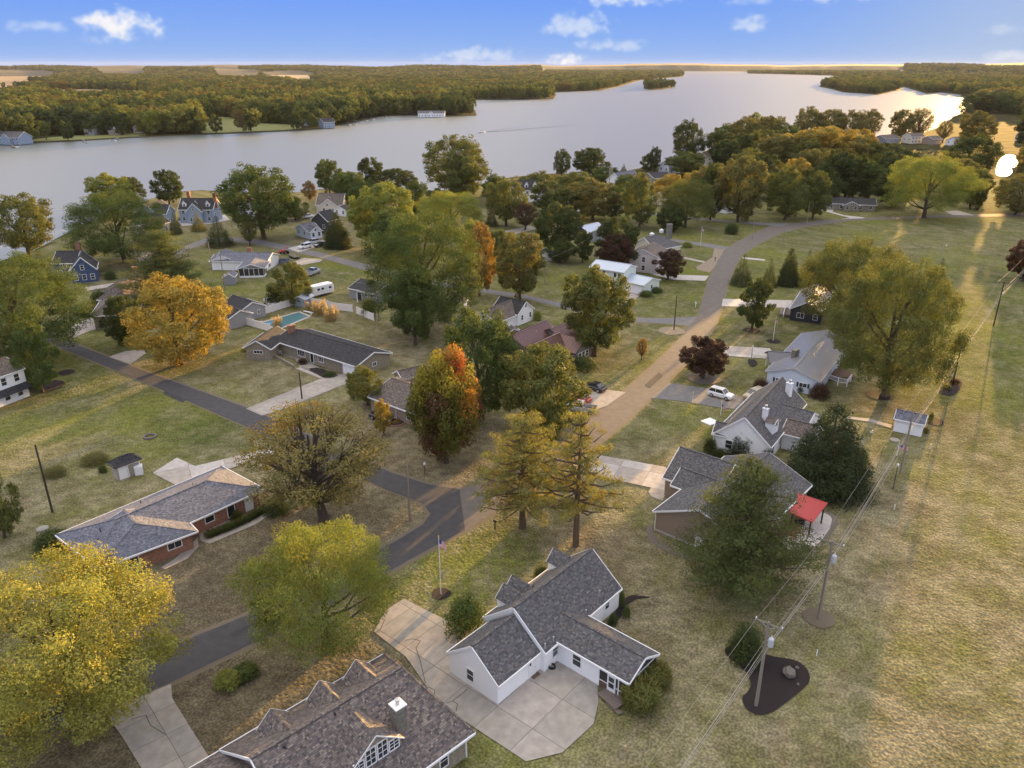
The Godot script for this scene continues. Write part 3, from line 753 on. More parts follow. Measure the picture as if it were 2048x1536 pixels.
func build_drives() -> void:
	var conc := [M.concrete_0, M.concrete_1, M.concrete_0, M.concrete_2]
	var e: Vector2 = Vector2(2.78, -61.44) - Vector2(-1.37, -56.45)
	slabs("driveway", PackedVector2Array([Vector2(-12.22, -72.41), Vector2(-5.70, -67.74), Vector2(-1.77, -64.93), Vector2(3.89, -63.44), Vector2(8.34, -59.80), Vector2(8.20, -57.01), Vector2(7.47, -54.35), Vector2(4.44, -51.15), Vector2(1.21, -50.19), Vector2(-7.26, -57.01), Vector2(-8.43, -59.20), Vector2(-10.82, -63.08), Vector2(-14.70, -66.87), Vector2(-14.06, -70.40)]), e, Vector2(4.6, 4.2), Vector2(-1.37, -56.45), 0.065, conc)
	slabs("driveway", PackedVector2Array([Vector2(-38.09, -55.84), Vector2(-33.28, -59.33), Vector2(-32.38, -57.45), Vector2(-29.39, -54.00), Vector2(-24.87, -48.85), Vector2(-22.08, -45.48), Vector2(-28.17, -45.48), Vector2(-31.91, -49.57), Vector2(-34.93, -52.74)]), Vector2(-32.38, -57.45) - Vector2(-24.87, -48.85), Vector2(3.3, 3.4), Vector2(-38.09, -55.84), 0.065, conc)
	slabs("driveway", PackedVector2Array([Vector2(-46.73, -125.13), Vector2(-43.04, -122.18), Vector2(-39.88, -125.13), Vector2(-30.83, -137.47), Vector2(-32.65, -141.87), Vector2(-35.75, -140.81)]), Vector2(-33.33, -141.34) - Vector2(-45.80, -124.70), Vector2(5.0, 4.0), Vector2(-45.80, -124.70), 0.065, conc)
	slabs("driveway", PackedVector2Array([Vector2(11.82, -108.19), Vector2(7.32, -101.63), Vector2(10.36, -101.78), Vector2(19.86, -97.51), Vector2(19.30, -96.24), Vector2(19.52, -95.00), Vector2(20.84, -93.79), Vector2(23.38, -99.83), Vector2(23.05, -103.63), Vector2(17.29, -106.03)]), Vector2(19.86, -97.51) - Vector2(10.36, -101.78), Vector2(4.5, 4.5), Vector2(10.36, -101.78), 0.065, [M.new_concrete, M.concrete_1])
	slabs("driveway", PackedVector2Array([Vector2(45.58, -158.27), Vector2(54.87, -156.67), Vector2(54.74, -154.18), Vector2(51.99, -150.27), Vector2(44.01, -152.05), Vector2(43.78, -154.48)]), Vector2(54.87, -156.67) - Vector2(46.11, -158.27), Vector2(5, 5), Vector2(46.11, -158.27), 0.065, [M.new_concrete, M.concrete_1])
	slabs("driveway", PackedVector2Array([Vector2(54.45, -194.58), Vector2(72.05, -193.20), Vector2(69.09, -186.54), Vector2(52.39, -187.84)]), Vector2(72.05, -193.20) - Vector2(54.71, -194.58), Vector2(5, 5), Vector2(54.71, -194.58), 0.065, [M.new_concrete])
	slabs("driveway", PackedVector2Array([Vector2(-51.52, -106.69), Vector2(-47.72, -103.95), Vector2(-42.79, -107.02), Vector2(-38.19, -110.07), Vector2(-36.45, -108.36), Vector2(-40.09, -105.55), Vector2(-41.60, -103.63), Vector2(-48.30, -98.22), Vector2(-53.19, -101.78)]), Vector2(-42.79, -107.02) - Vector2(-53.19, -101.78), Vector2(5, 5), Vector2(-53.19, -101.78), 0.065, [M.new_concrete, M.concrete_1])
	for d in [
		["driveway", PackedVector2Array([Vector2(25.18, -129.78), Vector2(29.74, -137.21), Vector2(36.10, -134.74), Vector2(41.77, -130.47), Vector2(44.87, -129.55), Vector2(41.57, -124.27), Vector2(36.56, -125.56), Vector2(30.71, -128.42)]), M.grey_asphalt],
		["driveway", PackedVector2Array([Vector2(21.03, -132.58), Vector2(16.85, -134.01), Vector2(13.26, -136.71), Vector2(10.92, -135.72), Vector2(10.96, -123.64), Vector2(13.20, -123.43), Vector2(16.83, -126.43)]), M.concrete_0],
		["driveway", PackedVector2Array([Vector2(30.19, -202.27), Vector2(34.20, -198.84), Vector2(27.76, -187.84), Vector2(26.33, -190.49)]), M.concrete_1],
		["driveway", PackedVector2Array([Vector2(-99.80, -183.99), Vector2(-93.32, -176.70), Vector2(-92.46, -172.87), Vector2(-95.83, -168.46), Vector2(-97.14, -163.57), Vector2(-100.75, -164.94), Vector2(-101.52, -172.87)]), M.concrete_1],
		["driveway", PackedVector2Array([Vector2(-83.38, -151.45), Vector2(-81.60, -154.79), Vector2(-78.25, -156.04), Vector2(-76.64, -153.56), Vector2(-76.96, -147.09)]), M.concrete_1],
		["driveway", PackedVector2Array([Vector2(39.86, -220.54), Vector2(56.37, -218.24), Vector2(53.95, -212.67), Vector2(45.07, -213.76)]), M.new_concrete],
		["driveway", PackedVector2Array([Vector2(128.47, -307.22), Vector2(133.25, -309.37), Vector2(131.45, -314.87), Vector2(129.44, -322.88), Vector2(128.10, -327.64), Vector2(132.00, -332.52), Vector2(136.21, -332.52), Vector2(131.49, -322.88), Vector2(133.46, -314.87), Vector2(139.62, -310.45), Vector2(137.73, -308.29)]), M.new_concrete],
		["driveway", PackedVector2Array([Vector2(185.56, -314.87), Vector2(177.12, -315.99), Vector2(178.25, -324.06), Vector2(184.66, -326.44)]), M.concrete_1],
		["driveway", PackedVector2Array([Vector2(-73.84, -254.28), Vector2(-66.69, -266.06), Vector2(-62.76, -267.71), Vector2(-60.85, -262.83), Vector2(-66.26, -253.53), Vector2(-68.72, -248.39)]), M.new_concrete],
		["driveway", PackedVector2Array([Vector2(-64.42, -230.21), Vector2(-67.51, -233.39), Vector2(-65.05, -240.67), Vector2(-58.81, -238.65), Vector2(-58.83, -235.33)]), M.concrete_1],
		["driveway", PackedVector2Array([Vector2(-129.35, -303.00), Vector2(-120.63, -313.75), Vector2(-115.40, -315.99), Vector2(-109.75, -305.09), Vector2(-114.58, -296.87), Vector2(-123.47, -292.91)]), M.new_concrete],
		["driveway", PackedVector2Array([Vector2(-115.88, -205.80), Vector2(-109.95, -210.51), Vector2(-108.19, -207.35), Vector2(-113.42, -202.27)]), M.concrete_1],
		["driveway", PackedVector2Array([Vector2(-67.83, -172.87), Vector2(-64.42, -176.70), Vector2(-62.95, -172.12), Vector2(-65.49, -167.75)]), M.concrete_1],
		["driveway", PackedVector2Array([Vector2(-2.54, -283.42), Vector2(6.74, -292.91), Vector2(9.38, -287.15), Vector2(-1.59, -274.49)]), M.concrete_0],
		["driveway", PackedVector2Array([Vector2(-121.67, -246.24), Vector2(-119.73, -252.04), Vector2(-111.70, -248.39), Vector2(-108.96, -237.98), Vector2(-113.98, -235.33)]), M.concrete_0],
		["driveway", PackedVector2Array([Vector2(-81.63, -315.99), Vector2(-70.33, -321.72), Vector2(-67.86, -311.55), Vector2(-78.61, -305.09)]), M.concrete_0],
		["driveway", PackedVector2Array([Vector2(38.30, -333.77), Vector2(48.67, -340.11), Vector2(47.91, -331.29), Vector2(38.16, -322.88)]), M.concrete_0],
		["footpath", PackedVector2Array([Vector2(72.30, -242.04), Vector2(78.52, -238.65), Vector2(77.92, -236.65), Vector2(71.87, -239.32)]), M.new_concrete],
		["footpath", PackedVector2Array([Vector2(57.25, -121.97), Vector2(61.11, -120.95), Vector2(63.78, -118.36), Vector2(63.01, -117.20), Vector2(60.43, -119.74), Vector2(56.93, -121.15)]), M.concrete_1],
		["footpath", PackedVector2Array([Vector2(-42.08, -145.96), Vector2(-35.75, -140.81), Vector2(-37.00, -139.51), Vector2(-42.93, -144.58)]), M.concrete_1],
		["footpath", PackedVector2Array([Vector2(-39.46, -84.00), Vector2(-38.11, -83.44), Vector2(-33.77, -87.83), Vector2(-30.84, -92.86), Vector2(-30.50, -94.19), Vector2(-31.13, -94.73), Vector2(-33.85, -90.29), Vector2(-36.34, -89.66), Vector2(-40.89, -86.64)]), M.concrete_0],
		["footpath", PackedVector2Array([Vector2(-40.24, -84.90), Vector2(-39.32, -82.78), Vector2(-39.71, -80.21), Vector2(-41.54, -77.97), Vector2(-42.19, -78.37), Vector2(-41.24, -80.21), Vector2(-40.47, -83.00)]), M.concrete_0],
		["footpath", PackedVector2Array([Vector2(-2.14, -69.55), Vector2(-2.92, -68.07), Vector2(-4.46, -66.47), Vector2(-5.00, -66.79), Vector2(-3.47, -68.39), Vector2(-1.34, -71.00)]), M.concrete_1],
		["patio", PackedVector2Array([Vector2(-49.80, -154.18), Vector2(-44.59, -150.27), Vector2(-42.34, -145.41), Vector2(-37.30, -140.81), Vector2(-36.25, -142.67), Vector2(-43.79, -151.15), Vector2(-48.01, -157.30)]), M.concrete_0],
		["patio", PackedVector2Array([Vector2(33.93, -83.77), Vector2(36.79, -86.64), Vector2(41.74, -91.30), Vector2(42.82, -89.66), Vector2(41.43, -86.88), Vector2(38.99, -83.77), Vector2(36.68, -81.70), Vector2(35.25, -81.70), Vector2(34.53, -82.13)]), M.new_concrete],
		["footpath", PackedVector2Array([Vector2(38.07, -237.98), Vector2(51.78, -244.82), Vector2(59.29, -235.99), Vector2(58.53, -234.03), Vector2(51.24, -242.04), Vector2(39.22, -235.33)]), M.concrete_1],
	]:
		structure(d[0], sheet(d[1], 0.07), d[2])
	for c in [[Vector2(-11.18, -65.54), Vector2(-10.42, -65.77), Vector2(-9.60, -65.47), Vector2(-9.95, -64.41), Vector2(-9.34, -62.65), Vector2(-8.45, -59.40)], [Vector2(-8.61, -58.61), Vector2(-8.06, -58.87), Vector2(-7.44, -58.48), Vector2(-7.45, -57.58)], [Vector2(-6.25, -56.83), Vector2(-5.65, -57.08), Vector2(-5.15, -56.76), Vector2(-5.23, -55.84)], [Vector2(-5.65, -57.08), Vector2(-4.31, -58.61)], [Vector2(-15.25, -66.00), Vector2(-14.10, -67.10), Vector2(-13.84, -68.89)], [Vector2(-35.17, -54.88), Vector2(-34.00, -55.36), Vector2(-33.07, -54.17), Vector2(-31.32, -53.14)]]:
		var cb := MB.new()
		for i in c.size() - 1:
			var p: Vector2 = c[i]
			var q: Vector2 = c[i + 1]
			var n := (q - p).orthogonal().normalized() * 0.035
			cb.quad(v3(p + n, 0.092), v3(q + n, 0.092), v3(q - n, 0.092), v3(p - n, 0.092))
		structure("driveway_crack", cb.mesh(), M.joint)
	for c in [PackedVector2Array([Vector2(-19.60, -76.01), Vector2(-17.20, -79.18), Vector2(-15.90, -78.57), Vector2(-18.56, -75.44)]), PackedVector2Array([Vector2(-64.32, -133.29), Vector2(-58.80, -129.10), Vector2(-58.82, -127.75), Vector2(-64.10, -131.87)]), PackedVector2Array([Vector2(25.11, -136.22), Vector2(28.88, -142.67), Vector2(29.34, -140.81), Vector2(25.82, -134.74)]), PackedVector2Array([Vector2(7.49, -108.53), Vector2(11.96, -115.11), Vector2(12.64, -113.63), Vector2(8.35, -107.35)]), PackedVector2Array([Vector2(-29.97, -66.63), Vector2(-27.45, -68.89), Vector2(-26.96, -68.31), Vector2(-29.47, -66.08)]), PackedVector2Array([Vector2(-29.38, -106.03), Vector2(-24.80, -102.24), Vector2(-25.03, -101.17), Vector2(-29.39, -104.74)])]:
		structure("road_patch", sheet(c, 0.064), M.asphalt_patch)
	# beds of mulch and stone
	for d in [
		["mulch_bed", PackedVector2Array([Vector2(21.88, -57.58), Vector2(22.76, -58.35), Vector2(23.36, -59.27), Vector2(23.43, -60.75), Vector2(22.84, -61.86), Vector2(21.89, -63.30), Vector2(21.99, -64.48), Vector2(23.25, -64.93), Vector2(24.70, -64.18), Vector2(26.37, -63.23), Vector2(28.76, -62.72), Vector2(29.58, -61.58), Vector2(29.35, -59.80), Vector2(27.75, -58.29), Vector2(25.52, -56.58), Vector2(24.04, -55.60), Vector2(22.80, -55.36), Vector2(21.94, -56.08)]), M.mulch],
		["mulch_bed", PackedVector2Array([Vector2(16.24, -72.76), Vector2(13.45, -72.32), Vector2(11.77, -68.89), Vector2(9.67, -67.10), Vector2(10.79, -68.89), Vector2(12.89, -73.21)]), M.mulch],
		["stone_border", PackedVector2Array([Vector2(42.42, -91.30), Vector2(43.39, -90.29), Vector2(43.07, -88.43), Vector2(41.77, -86.41), Vector2(38.55, -82.56), Vector2(36.77, -80.21), Vector2(35.24, -80.21), Vector2(34.51, -81.70), Vector2(35.25, -81.70), Vector2(36.81, -81.70), Vector2(39.06, -83.77), Vector2(41.49, -86.88), Vector2(42.79, -89.42), Vector2(41.97, -91.18)]), M.stone_bed],
		["stone_border", PackedVector2Array([Vector2(17.29, -86.64), Vector2(18.37, -88.43), Vector2(18.24, -84.56), Vector2(19.90, -83.22), Vector2(22.35, -80.01), Vector2(21.65, -79.59), Vector2(19.03, -81.91), Vector2(17.47, -83.77)]), M.stone_bed],
		["mulch_bed", PackedVector2Array([Vector2(78.24, -131.87), Vector2(81.00, -136.22), Vector2(85.30, -140.29), Vector2(86.42, -138.23), Vector2(83.29, -133.77), Vector2(80.17, -130.47)]), M.mulch],
		["mulch_bed", PackedVector2Array([Vector2(48.49, -150.27), Vector2(49.97, -149.68), Vector2(49.54, -146.81), Vector2(47.85, -145.13), Vector2(47.69, -147.37)]), M.mulch],
		["mulch_bed", PackedVector2Array([Vector2(-40.94, -144.58), Vector2(-38.35, -145.41), Vector2(-32.03, -138.74), Vector2(-32.68, -137.21), Vector2(-35.98, -139.25)]), M.mulch],
	]:
		structure(d[0], sheet(soft(d[1], 1), 0.075), d[2])
	for d in [[Vector2(-8.11, -73.40), 1.1, "mulch"], [Vector2(54.49, -168.82), 1.9, "mulch"], [Vector2(57.13, -161.21), 1.5, "mulch"], [Vector2(67.19, -131.17), 2.3, "mulch"], [Vector2(37.00, -139.51), 3.2, "stone_bed"], [Vector2(71.38, -120.14), 1.8, "mulch"], [Vector2(-87.63, -142.67), 1.6, "mulch"], [Vector2(36.33, -168.46), 3.0, "gravel"], [Vector2(-87.39, -135.47), 3.0, "mulch"], [Vector2(33.51, -69.22), 1.7, "shoulder"]]:
		structure("tree_ring", sheet(blob(d[0], d[1], d[1], 0.0, 0.06), 0.075), M[d[2]])


# ------------------------------------------------------------------ buildings

var cur: Node3D


func house(called: String, label: String, at: Vector2, category := "house", group := "") -> Node3D:
	cur = thing(called, label, category, v3(at), 0.0, group)
	return cur


# a part of the current building, given in world metres
func hp(called: String, b: MB, m: Material, parent: Node = null) -> MeshInstance3D:
	if parent == null:
		parent = cur
	return part(called, b.mesh(), m, parent, -cur.position if parent == cur else Vector3.ZERO)


func slope(b: MB, pts: Array, o: Vector3, e: Vector3, down: Vector3) -> void:
	var uv := []
	for p in pts:
		uv.append(Vector2((p - o).dot(e), (p - o).dot(down)))
	for i in range(1, pts.size() - 1):
		b.tri(pts[0], pts[i], pts[i + 1], uv[0], uv[i], uv[i + 1])


# one block of a building under a pitched roof: ridge from r0 to r1, half width to the eaves, heights of eaves and ridge
# looking from r0 to r1 the walls are l, r, s (at r0) and e (at r1)
func wing(r0: Vector2, r1: Vector2, hw: float, he: float, hr: float, o: Dictionary) -> Dictionary:
	var parent: Node = o.get("under", cur)
	var nested := parent != cur
	var e := (r1 - r0).normalized()
	var n := e.orthogonal()
	var over: float = o.get("over", 0.4)
	var og: float = o.get("og", 0.3)
	var h0: bool = o.get("hip0", o.get("hip", false))
	var h1: bool = o.get("hip1", o.get("hip", false))
	var L := r0.distance_to(r1)
	var pitch := (hr - he) / hw
	var in0: float = o.get("in0", minf(hw, L * 0.5)) if h0 else 0.0
	var in1 := minf(hw, L * 0.5) if h1 else 0.0
	var y0: float = o.get("y0", -0.15)
	# walls
	var w0: Vector2 = r0 + e * (over if h0 else og) + e * o.get("wall0", 0.0)
	var w1: Vector2 = r1 - e * (over if h1 else og) - e * o.get("wall1", 0.0)
	var ww := hw - over
	var wt := he + over * pitch - 0.07
	var W := {"w0": w0, "w1": w1, "e": e, "n": n, "ww": ww, "len": w0.distance_to(w1), "o": o, "under": parent, "he": he, "hr": hr, "hw": hw, "r0": r0, "r1": r1}
	if o.get("walls", true):
		var b := MB.new()
		var c := [w0 + n * ww, w1 + n * ww, w1 - n * ww, w0 - n * ww]
		var d := [0, 1, 2, 3, 0]
		for k in 4:
			var p: Vector2 = c[d[k]]
			var q: Vector2 = c[d[k + 1]]
			b.quad(v3(q, wt), v3(p, wt), v3(p, y0), v3(q, y0))
			if k == 1 and not h1:
				b.tri(v3(w1, hr - 0.09), v3(p, wt), v3(q, wt), Vector2(ww, -ww * pitch), Vector2(0, 0), Vector2(ww * 2, 0))
			if k == 3 and not h0:
				b.tri(v3(w0, hr - 0.09), v3(p, wt), v3(q, wt), Vector2(ww, -ww * pitch), Vector2(0, 0), Vector2(ww * 2, 0))
		if o.get("wall_mat"):
			hp("wall", b, o.wall_mat, parent)
	# roof
	var b := MB.new()
	var top0 := v3(r0 + e * in0, hr)
	var top1 := v3(r1 - e * in1, hr)
	var E := v3(e)
	var trim := MB.new()
	var tk := 0.5 if nested else 1.0
	for s in [1.0, -1.0]:
		var a0 := v3(r0 + n * hw * s, he)
		var a1 := v3(r1 + n * hw * s, he)
		var down := (v3(n * s) * hw + Vector3(0, he - hr, 0)).normalized()
		var face := [top0, top1, a1, a0]
		if s > 0:
			face.reverse()
		slope(b, face, v3(r0, hr), E, down)
		if not nested:
			trim.bar(a0 + v3(n * s, 0.0) * 0.04 - Vector3(0, 0.11 * tk, 0), a1 + v3(n * s, 0.0) * 0.04 - Vector3(0, 0.11 * tk, 0), 0.14 * tk, 0.2 * tk)
		if not h0:
			trim.bar(a0 - E * 0.03 - Vector3(0, 0.13 * tk, 0), top0 - E * 0.03 - Vector3(0, 0.13 * tk, 0), 0.09 * tk, 0.22 * tk)
		if not h1 and not nested:
			trim.bar(a1 + E * 0.03 - Vector3(0, 0.13 * tk, 0), top1 + E * 0.03 - Vector3(0, 0.13 * tk, 0), 0.09 * tk, 0.22 * tk)
	if h0:
		var d0 := (v3(-e) * in0 + Vector3(0, he - hr, 0)).normalized()
		slope(b, [top0, v3(r0 + n * hw, he), v3(r0 - n * hw, he)], v3(r0, hr), v3(n), d0)
		trim.bar(v3(r0 + n * hw, he - 0.11) - E * 0.04, v3(r0 - n * hw, he - 0.11) - E * 0.04, 0.14, 0.2)
	if h1:
		var d1 := (v3(e) * in1 + Vector3(0, he - hr, 0)).normalized()
		slope(b, [top1, v3(r1 - n * hw, he), v3(r1 + n * hw, he)], v3(r1, hr), v3(n), d1)
		trim.bar(v3(r1 + n * hw, he - 0.11) + E * 0.04, v3(r1 - n * hw, he - 0.11) + E * 0.04, 0.14, 0.2)
	var roof := hp("roof", b, o.roof, parent)
	hp("fascia", trim, o.get("trim", M.trim), parent if nested else roof)
	# ridge cap
	if o.get("cap", true):
		var cap := MB.new()
		cap.bar(top0 + Vector3(0, 0.01, 0), top1 + Vector3(0, 0.01, 0), 0.3, o.get("cap_thick", 0.06))
		if h0:
			for s in [1.0, -1.0]:
				cap.bar(top0 + Vector3(0, 0.01, 0), v3(r0 + n * hw * s, he + 0.01), 0.22, 0.05)
		if h1:
			for s in [1.0, -1.0]:
				cap.bar(top1 + Vector3(0, 0.01, 0), v3(r1 + n * hw * s, he + 0.01), 0.22, 0.05)
		hp("ridge_cap", cap, o.get("cap_mat", o.roof), parent if nested else roof)
	if o.has("seam"):
		var sm := MB.new()
		var k: float = o.seam * 0.5
		while k < L:
			for s in [1.0, -1.0]:
				var t0 := maxf(0.0, 1.0 - k / maxf(in0, 0.01)) if h0 and k < in0 else (maxf(0.0, 1.0 - (L - k) / maxf(in1, 0.01)) if h1 and L - k < in1 else 0.0)
				var p := v3(r0 + e * k, hr).lerp(v3(r0 + e * k + n * hw * s, he), t0)
				sm.bar(p + Vector3(0, 0.02, 0), v3(r0 + e * k + n * hw * s, he + 0.02), 0.05, 0.06)
			k += o.seam
		var q := hp("standing_seam", sm, o.roof, parent if nested else roof)
		q.set_meta("kind", "stuff")
	return W


# the point on a wall, and the directions along it and out of it
func on_wall(W: Dictionary, side: String, t: float, y: float) -> Array:
	var e: Vector2 = W.e
	var n: Vector2 = W.n
	var p: Vector2
	var along: Vector2
	var out: Vector2
	match side:
		"l":
			p = W.w0 + n * W.ww + e * t
			along = e
			out = n
		"r":
			p = W.w0 - n * W.ww + e * t
			along = e
			out = -n
		"s":
			p = W.w0 + n * W.ww - n * t
			along = -n
			out = -e
		_:
			p = W.w1 + n * W.ww - n * t
			along = -n
			out = e
	return [v3(p, y), v3(along), v3(out)]


# window: y is its middle; panes wide and high
func win(W: Dictionary, side: String, t: float, y: float, w: float, h: float, nx := 1, ny := 2, trim: Material = null, shutter: Material = null) -> void:
	var f := on_wall(W, side, t, y)
	var c: Vector3 = f[0]
	var a: Vector3 = f[1]
	var out: Vector3 = f[2]
	var B := Basis(a, Vector3.UP, a.cross(Vector3.UP))
	var b := MB.new()
	var fr := 0.09
	for s in [-1.0, 1.0]:
		b.box(c + a * s * (w * 0.5 + fr * 0.5) + out * 0.02, Vector3(fr, h + fr * 2.0, 0.1), B)
		b.box(c + Vector3.UP * s * (h * 0.5 + fr * 0.5) + out * 0.02, Vector3(w, fr, 0.1), B)
	for k in range(1, nx):
		b.box(c + a * (w * (float(k) / nx - 0.5)) + out * 0.015, Vector3(0.05, h, 0.07), B)
	for k in range(1, ny):
		b.box(c + Vector3.UP * (h * (float(k) / ny - 0.5)) + out * 0.01, Vector3(w, 0.05, 0.07), B)
	var o := hp("window", b, trim if trim else M.trim, W.under)
	var g := MB.new()
	g.box(c + out * 0.0, Vector3(w, h, 0.05), B)
	hp("pane", g, M.glass, o if W.under == cur else W.under)
	if shutter:
		for s in [-1.0, 1.0]:
			var sh := MB.new()
			sh.box(c + a * s * (w * 0.5 + 0.32) + out * 0.03, Vector3(0.36, h + 0.1, 0.06), B)
			hp("shutter", sh, shutter, W.under)


func wins(W: Dictionary, side: String, n: int, y: float, w: float, h: float, trim: Material = null, shutter: Material = null) -> void:
	var L: float = W.len if side in ["l", "r"] else W.ww * 2.0
	for k in n:
		win(W, side, L * (k + 0.5) / n, y, w, h, 1, 2, trim, shutter)


func door(W: Dictionary, side: String, t: float, w: float, h: float, m: Material, garage := false, y0 := 0.0) -> void:
	var f := on_wall(W, side, t, y0 + h * 0.5)
	var c: Vector3 = f[0]
	var a: Vector3 = f[1]
	var out: Vector3 = f[2]
	var B := Basis(a, Vector3.UP, a.cross(Vector3.UP))
	var b := MB.new()
	b.box(c + out * 0.02, Vector3(w, h, 0.06), B)
	var o := hp("garage_door" if garage else "door", b, m, W.under)
	if garage:
		for k in 4:
			var p := MB.new()
			p.box(c + out * 0.055 + Vector3.UP * (h * ((k + 0.5) / 4.0 - 0.5)), Vector3(w - 0.1, h / 4.0 - 0.05, 0.03), B)
			hp("panel", p, m, o if W.under == cur else W.under)
	else:
		var p := MB.new()
		p.box(c + out * 0.06 + a * w * 0.38, Vector3(0.05, 0.12, 0.05), B)
		hp("handle", p, M.steel, o if W.under == cur else W.under)
		var fr := MB.new()
		for s in [-1.0, 1.0]:
			fr.box(c + a * s * (w * 0.5 + 0.06) + out * 0.03, Vector3(0.11, h + 0.1, 0.1), B)
		fr.box(c + Vector3.UP * (h * 0.5 + 0.06) + out * 0.032, Vector3(w + 0.24, 0.11, 0.1), B)
		hp("door_frame", fr, M.trim, o if W.under == cur else W.under)


func dormer(r0: Vector2, r1: Vector2, hw: float, he: float, hr: float, o: Dictionary) -> Dictionary:
	var d := Node3D.new()
	d.name = "dormer"
	d.position = -cur.position
	cur.add_child(d, true)
	var q := o.duplicate()
	q.under = d
	q.over = 0.15
	q.og = 0.15
	q.cap = false
	return wing(r0, r1, hw, he, hr, q)


func chimney(p: Vector2, y0: float, y1: float, w: float, d: float, m: Material, turn: float, pot := 0) -> void:
	var B := Basis(Vector3.UP, turn)
	var b := MB.new()
	b.box(v3(p, (y0 + y1) * 0.5), Vector3(w, y1 - y0, d), B)
	var o := hp("chimney", b, m)
	var c := MB.new()
	c.box(v3(p, y1 + 0.06), Vector3(w + 0.16, 0.12, d + 0.16), B)
	hp("chimney_cap", c, M.trim if pot else m, o)
	if pot:
		var f := MB.new()
		f.lathe([Vector2(0.0, y1 + 0.1), Vector2(0.17, y1 + 0.1), Vector2(0.17, y1 + 0.5), Vector2(0.24, y1 + 0.52), Vector2(0.24, y1 + 0.62), Vector2(0, y1 + 0.7)], 12, v3(p))
		hp("flue", f, M.steel, o)


func vent(p: Vector2, y: float, h := 0.35, m: Material = null) -> void:
	var b := MB.new()
	b.tube([v3(p, y - 0.2), v3(p, y + h)], [0.06, 0.06], 8)
	b.tube([v3(p, y + h), v3(p, y + h + 0.08)], [0.1, 0.07], 8)
	hp("vent_pipe", b, m if m else M.steel)


func posts(list: Array, y0: float, y1: float, w: float, m: Material) -> void:
	for p in list:
		var b := MB.new()
		b.box(v3(p, (y0 + y1) * 0.5), Vector3(w, y1 - y0, w))
		hp("post", b, m)


# a row of screens or glazing between posts, from a to b on the ground
func screens(a: Vector2, b: Vector2, n: int, y0: float, y1: float, m: Material, post: Material, knee: Material = null, k0 := 0.0) -> void:
	var e := (b - a).normalized()
	var B := Basis(v3(e), Vector3.UP, v3(e).cross(Vector3.UP))
	for k in n + 1:
		var q := MB.new()
		q.box(v3(a.lerp(b, float(k) / n), (k0 + y1) * 0.5), Vector3(0.12, y1 - k0, 0.12), B)
		hp("post", q, post)
	var L := a.distance_to(b)
	for k in n:
		var q := MB.new()
		q.box(v3(a.lerp(b, (k + 0.5) / n), (y0 + y1) * 0.5), Vector3(L / n - 0.12, y1 - y0, 0.03), B)
		hp("screen", q, m)
		if knee and y0 > k0 + 0.1:
			var q2 := MB.new()
			q2.box(v3(a.lerp(b, (k + 0.5) / n), (k0 + y0) * 0.5), Vector3(L / n - 0.12, y0 - k0, 0.06), B)
			hp("knee_wall", q2, knee)
	for y in [y0, y1]:
		var q := MB.new()
		q.bar(v3(a, y), v3(b, y), 0.1, 0.09)
		hp("rail", q, post)


func planks(called: String, a: Vector2, along: Vector2, wide: float, n: int, each: float, y: float, m: Material, parent: Node = null) -> void:
	var e := along.normalized()
	var o := e.orthogonal()
	var B := Basis(v3(e), Vector3.UP, v3(e).cross(Vector3.UP))
	for k in n:
		var b := MB.new()
		b.box(v3(a + o * (k + 0.5) * each + e * wide * 0.5, y), Vector3(wide, 0.05, each - 0.02), B)
		hp(called, b, m, parent)


func build_houses() -> void:
	white_house()
	shingled_house()
	brick_ranch()
	tan_house()
	grey_house()
	pale_blue_house()
	middle_houses()
	left_houses()
	lakeside_houses()
	far_shore_houses()
	sheds()


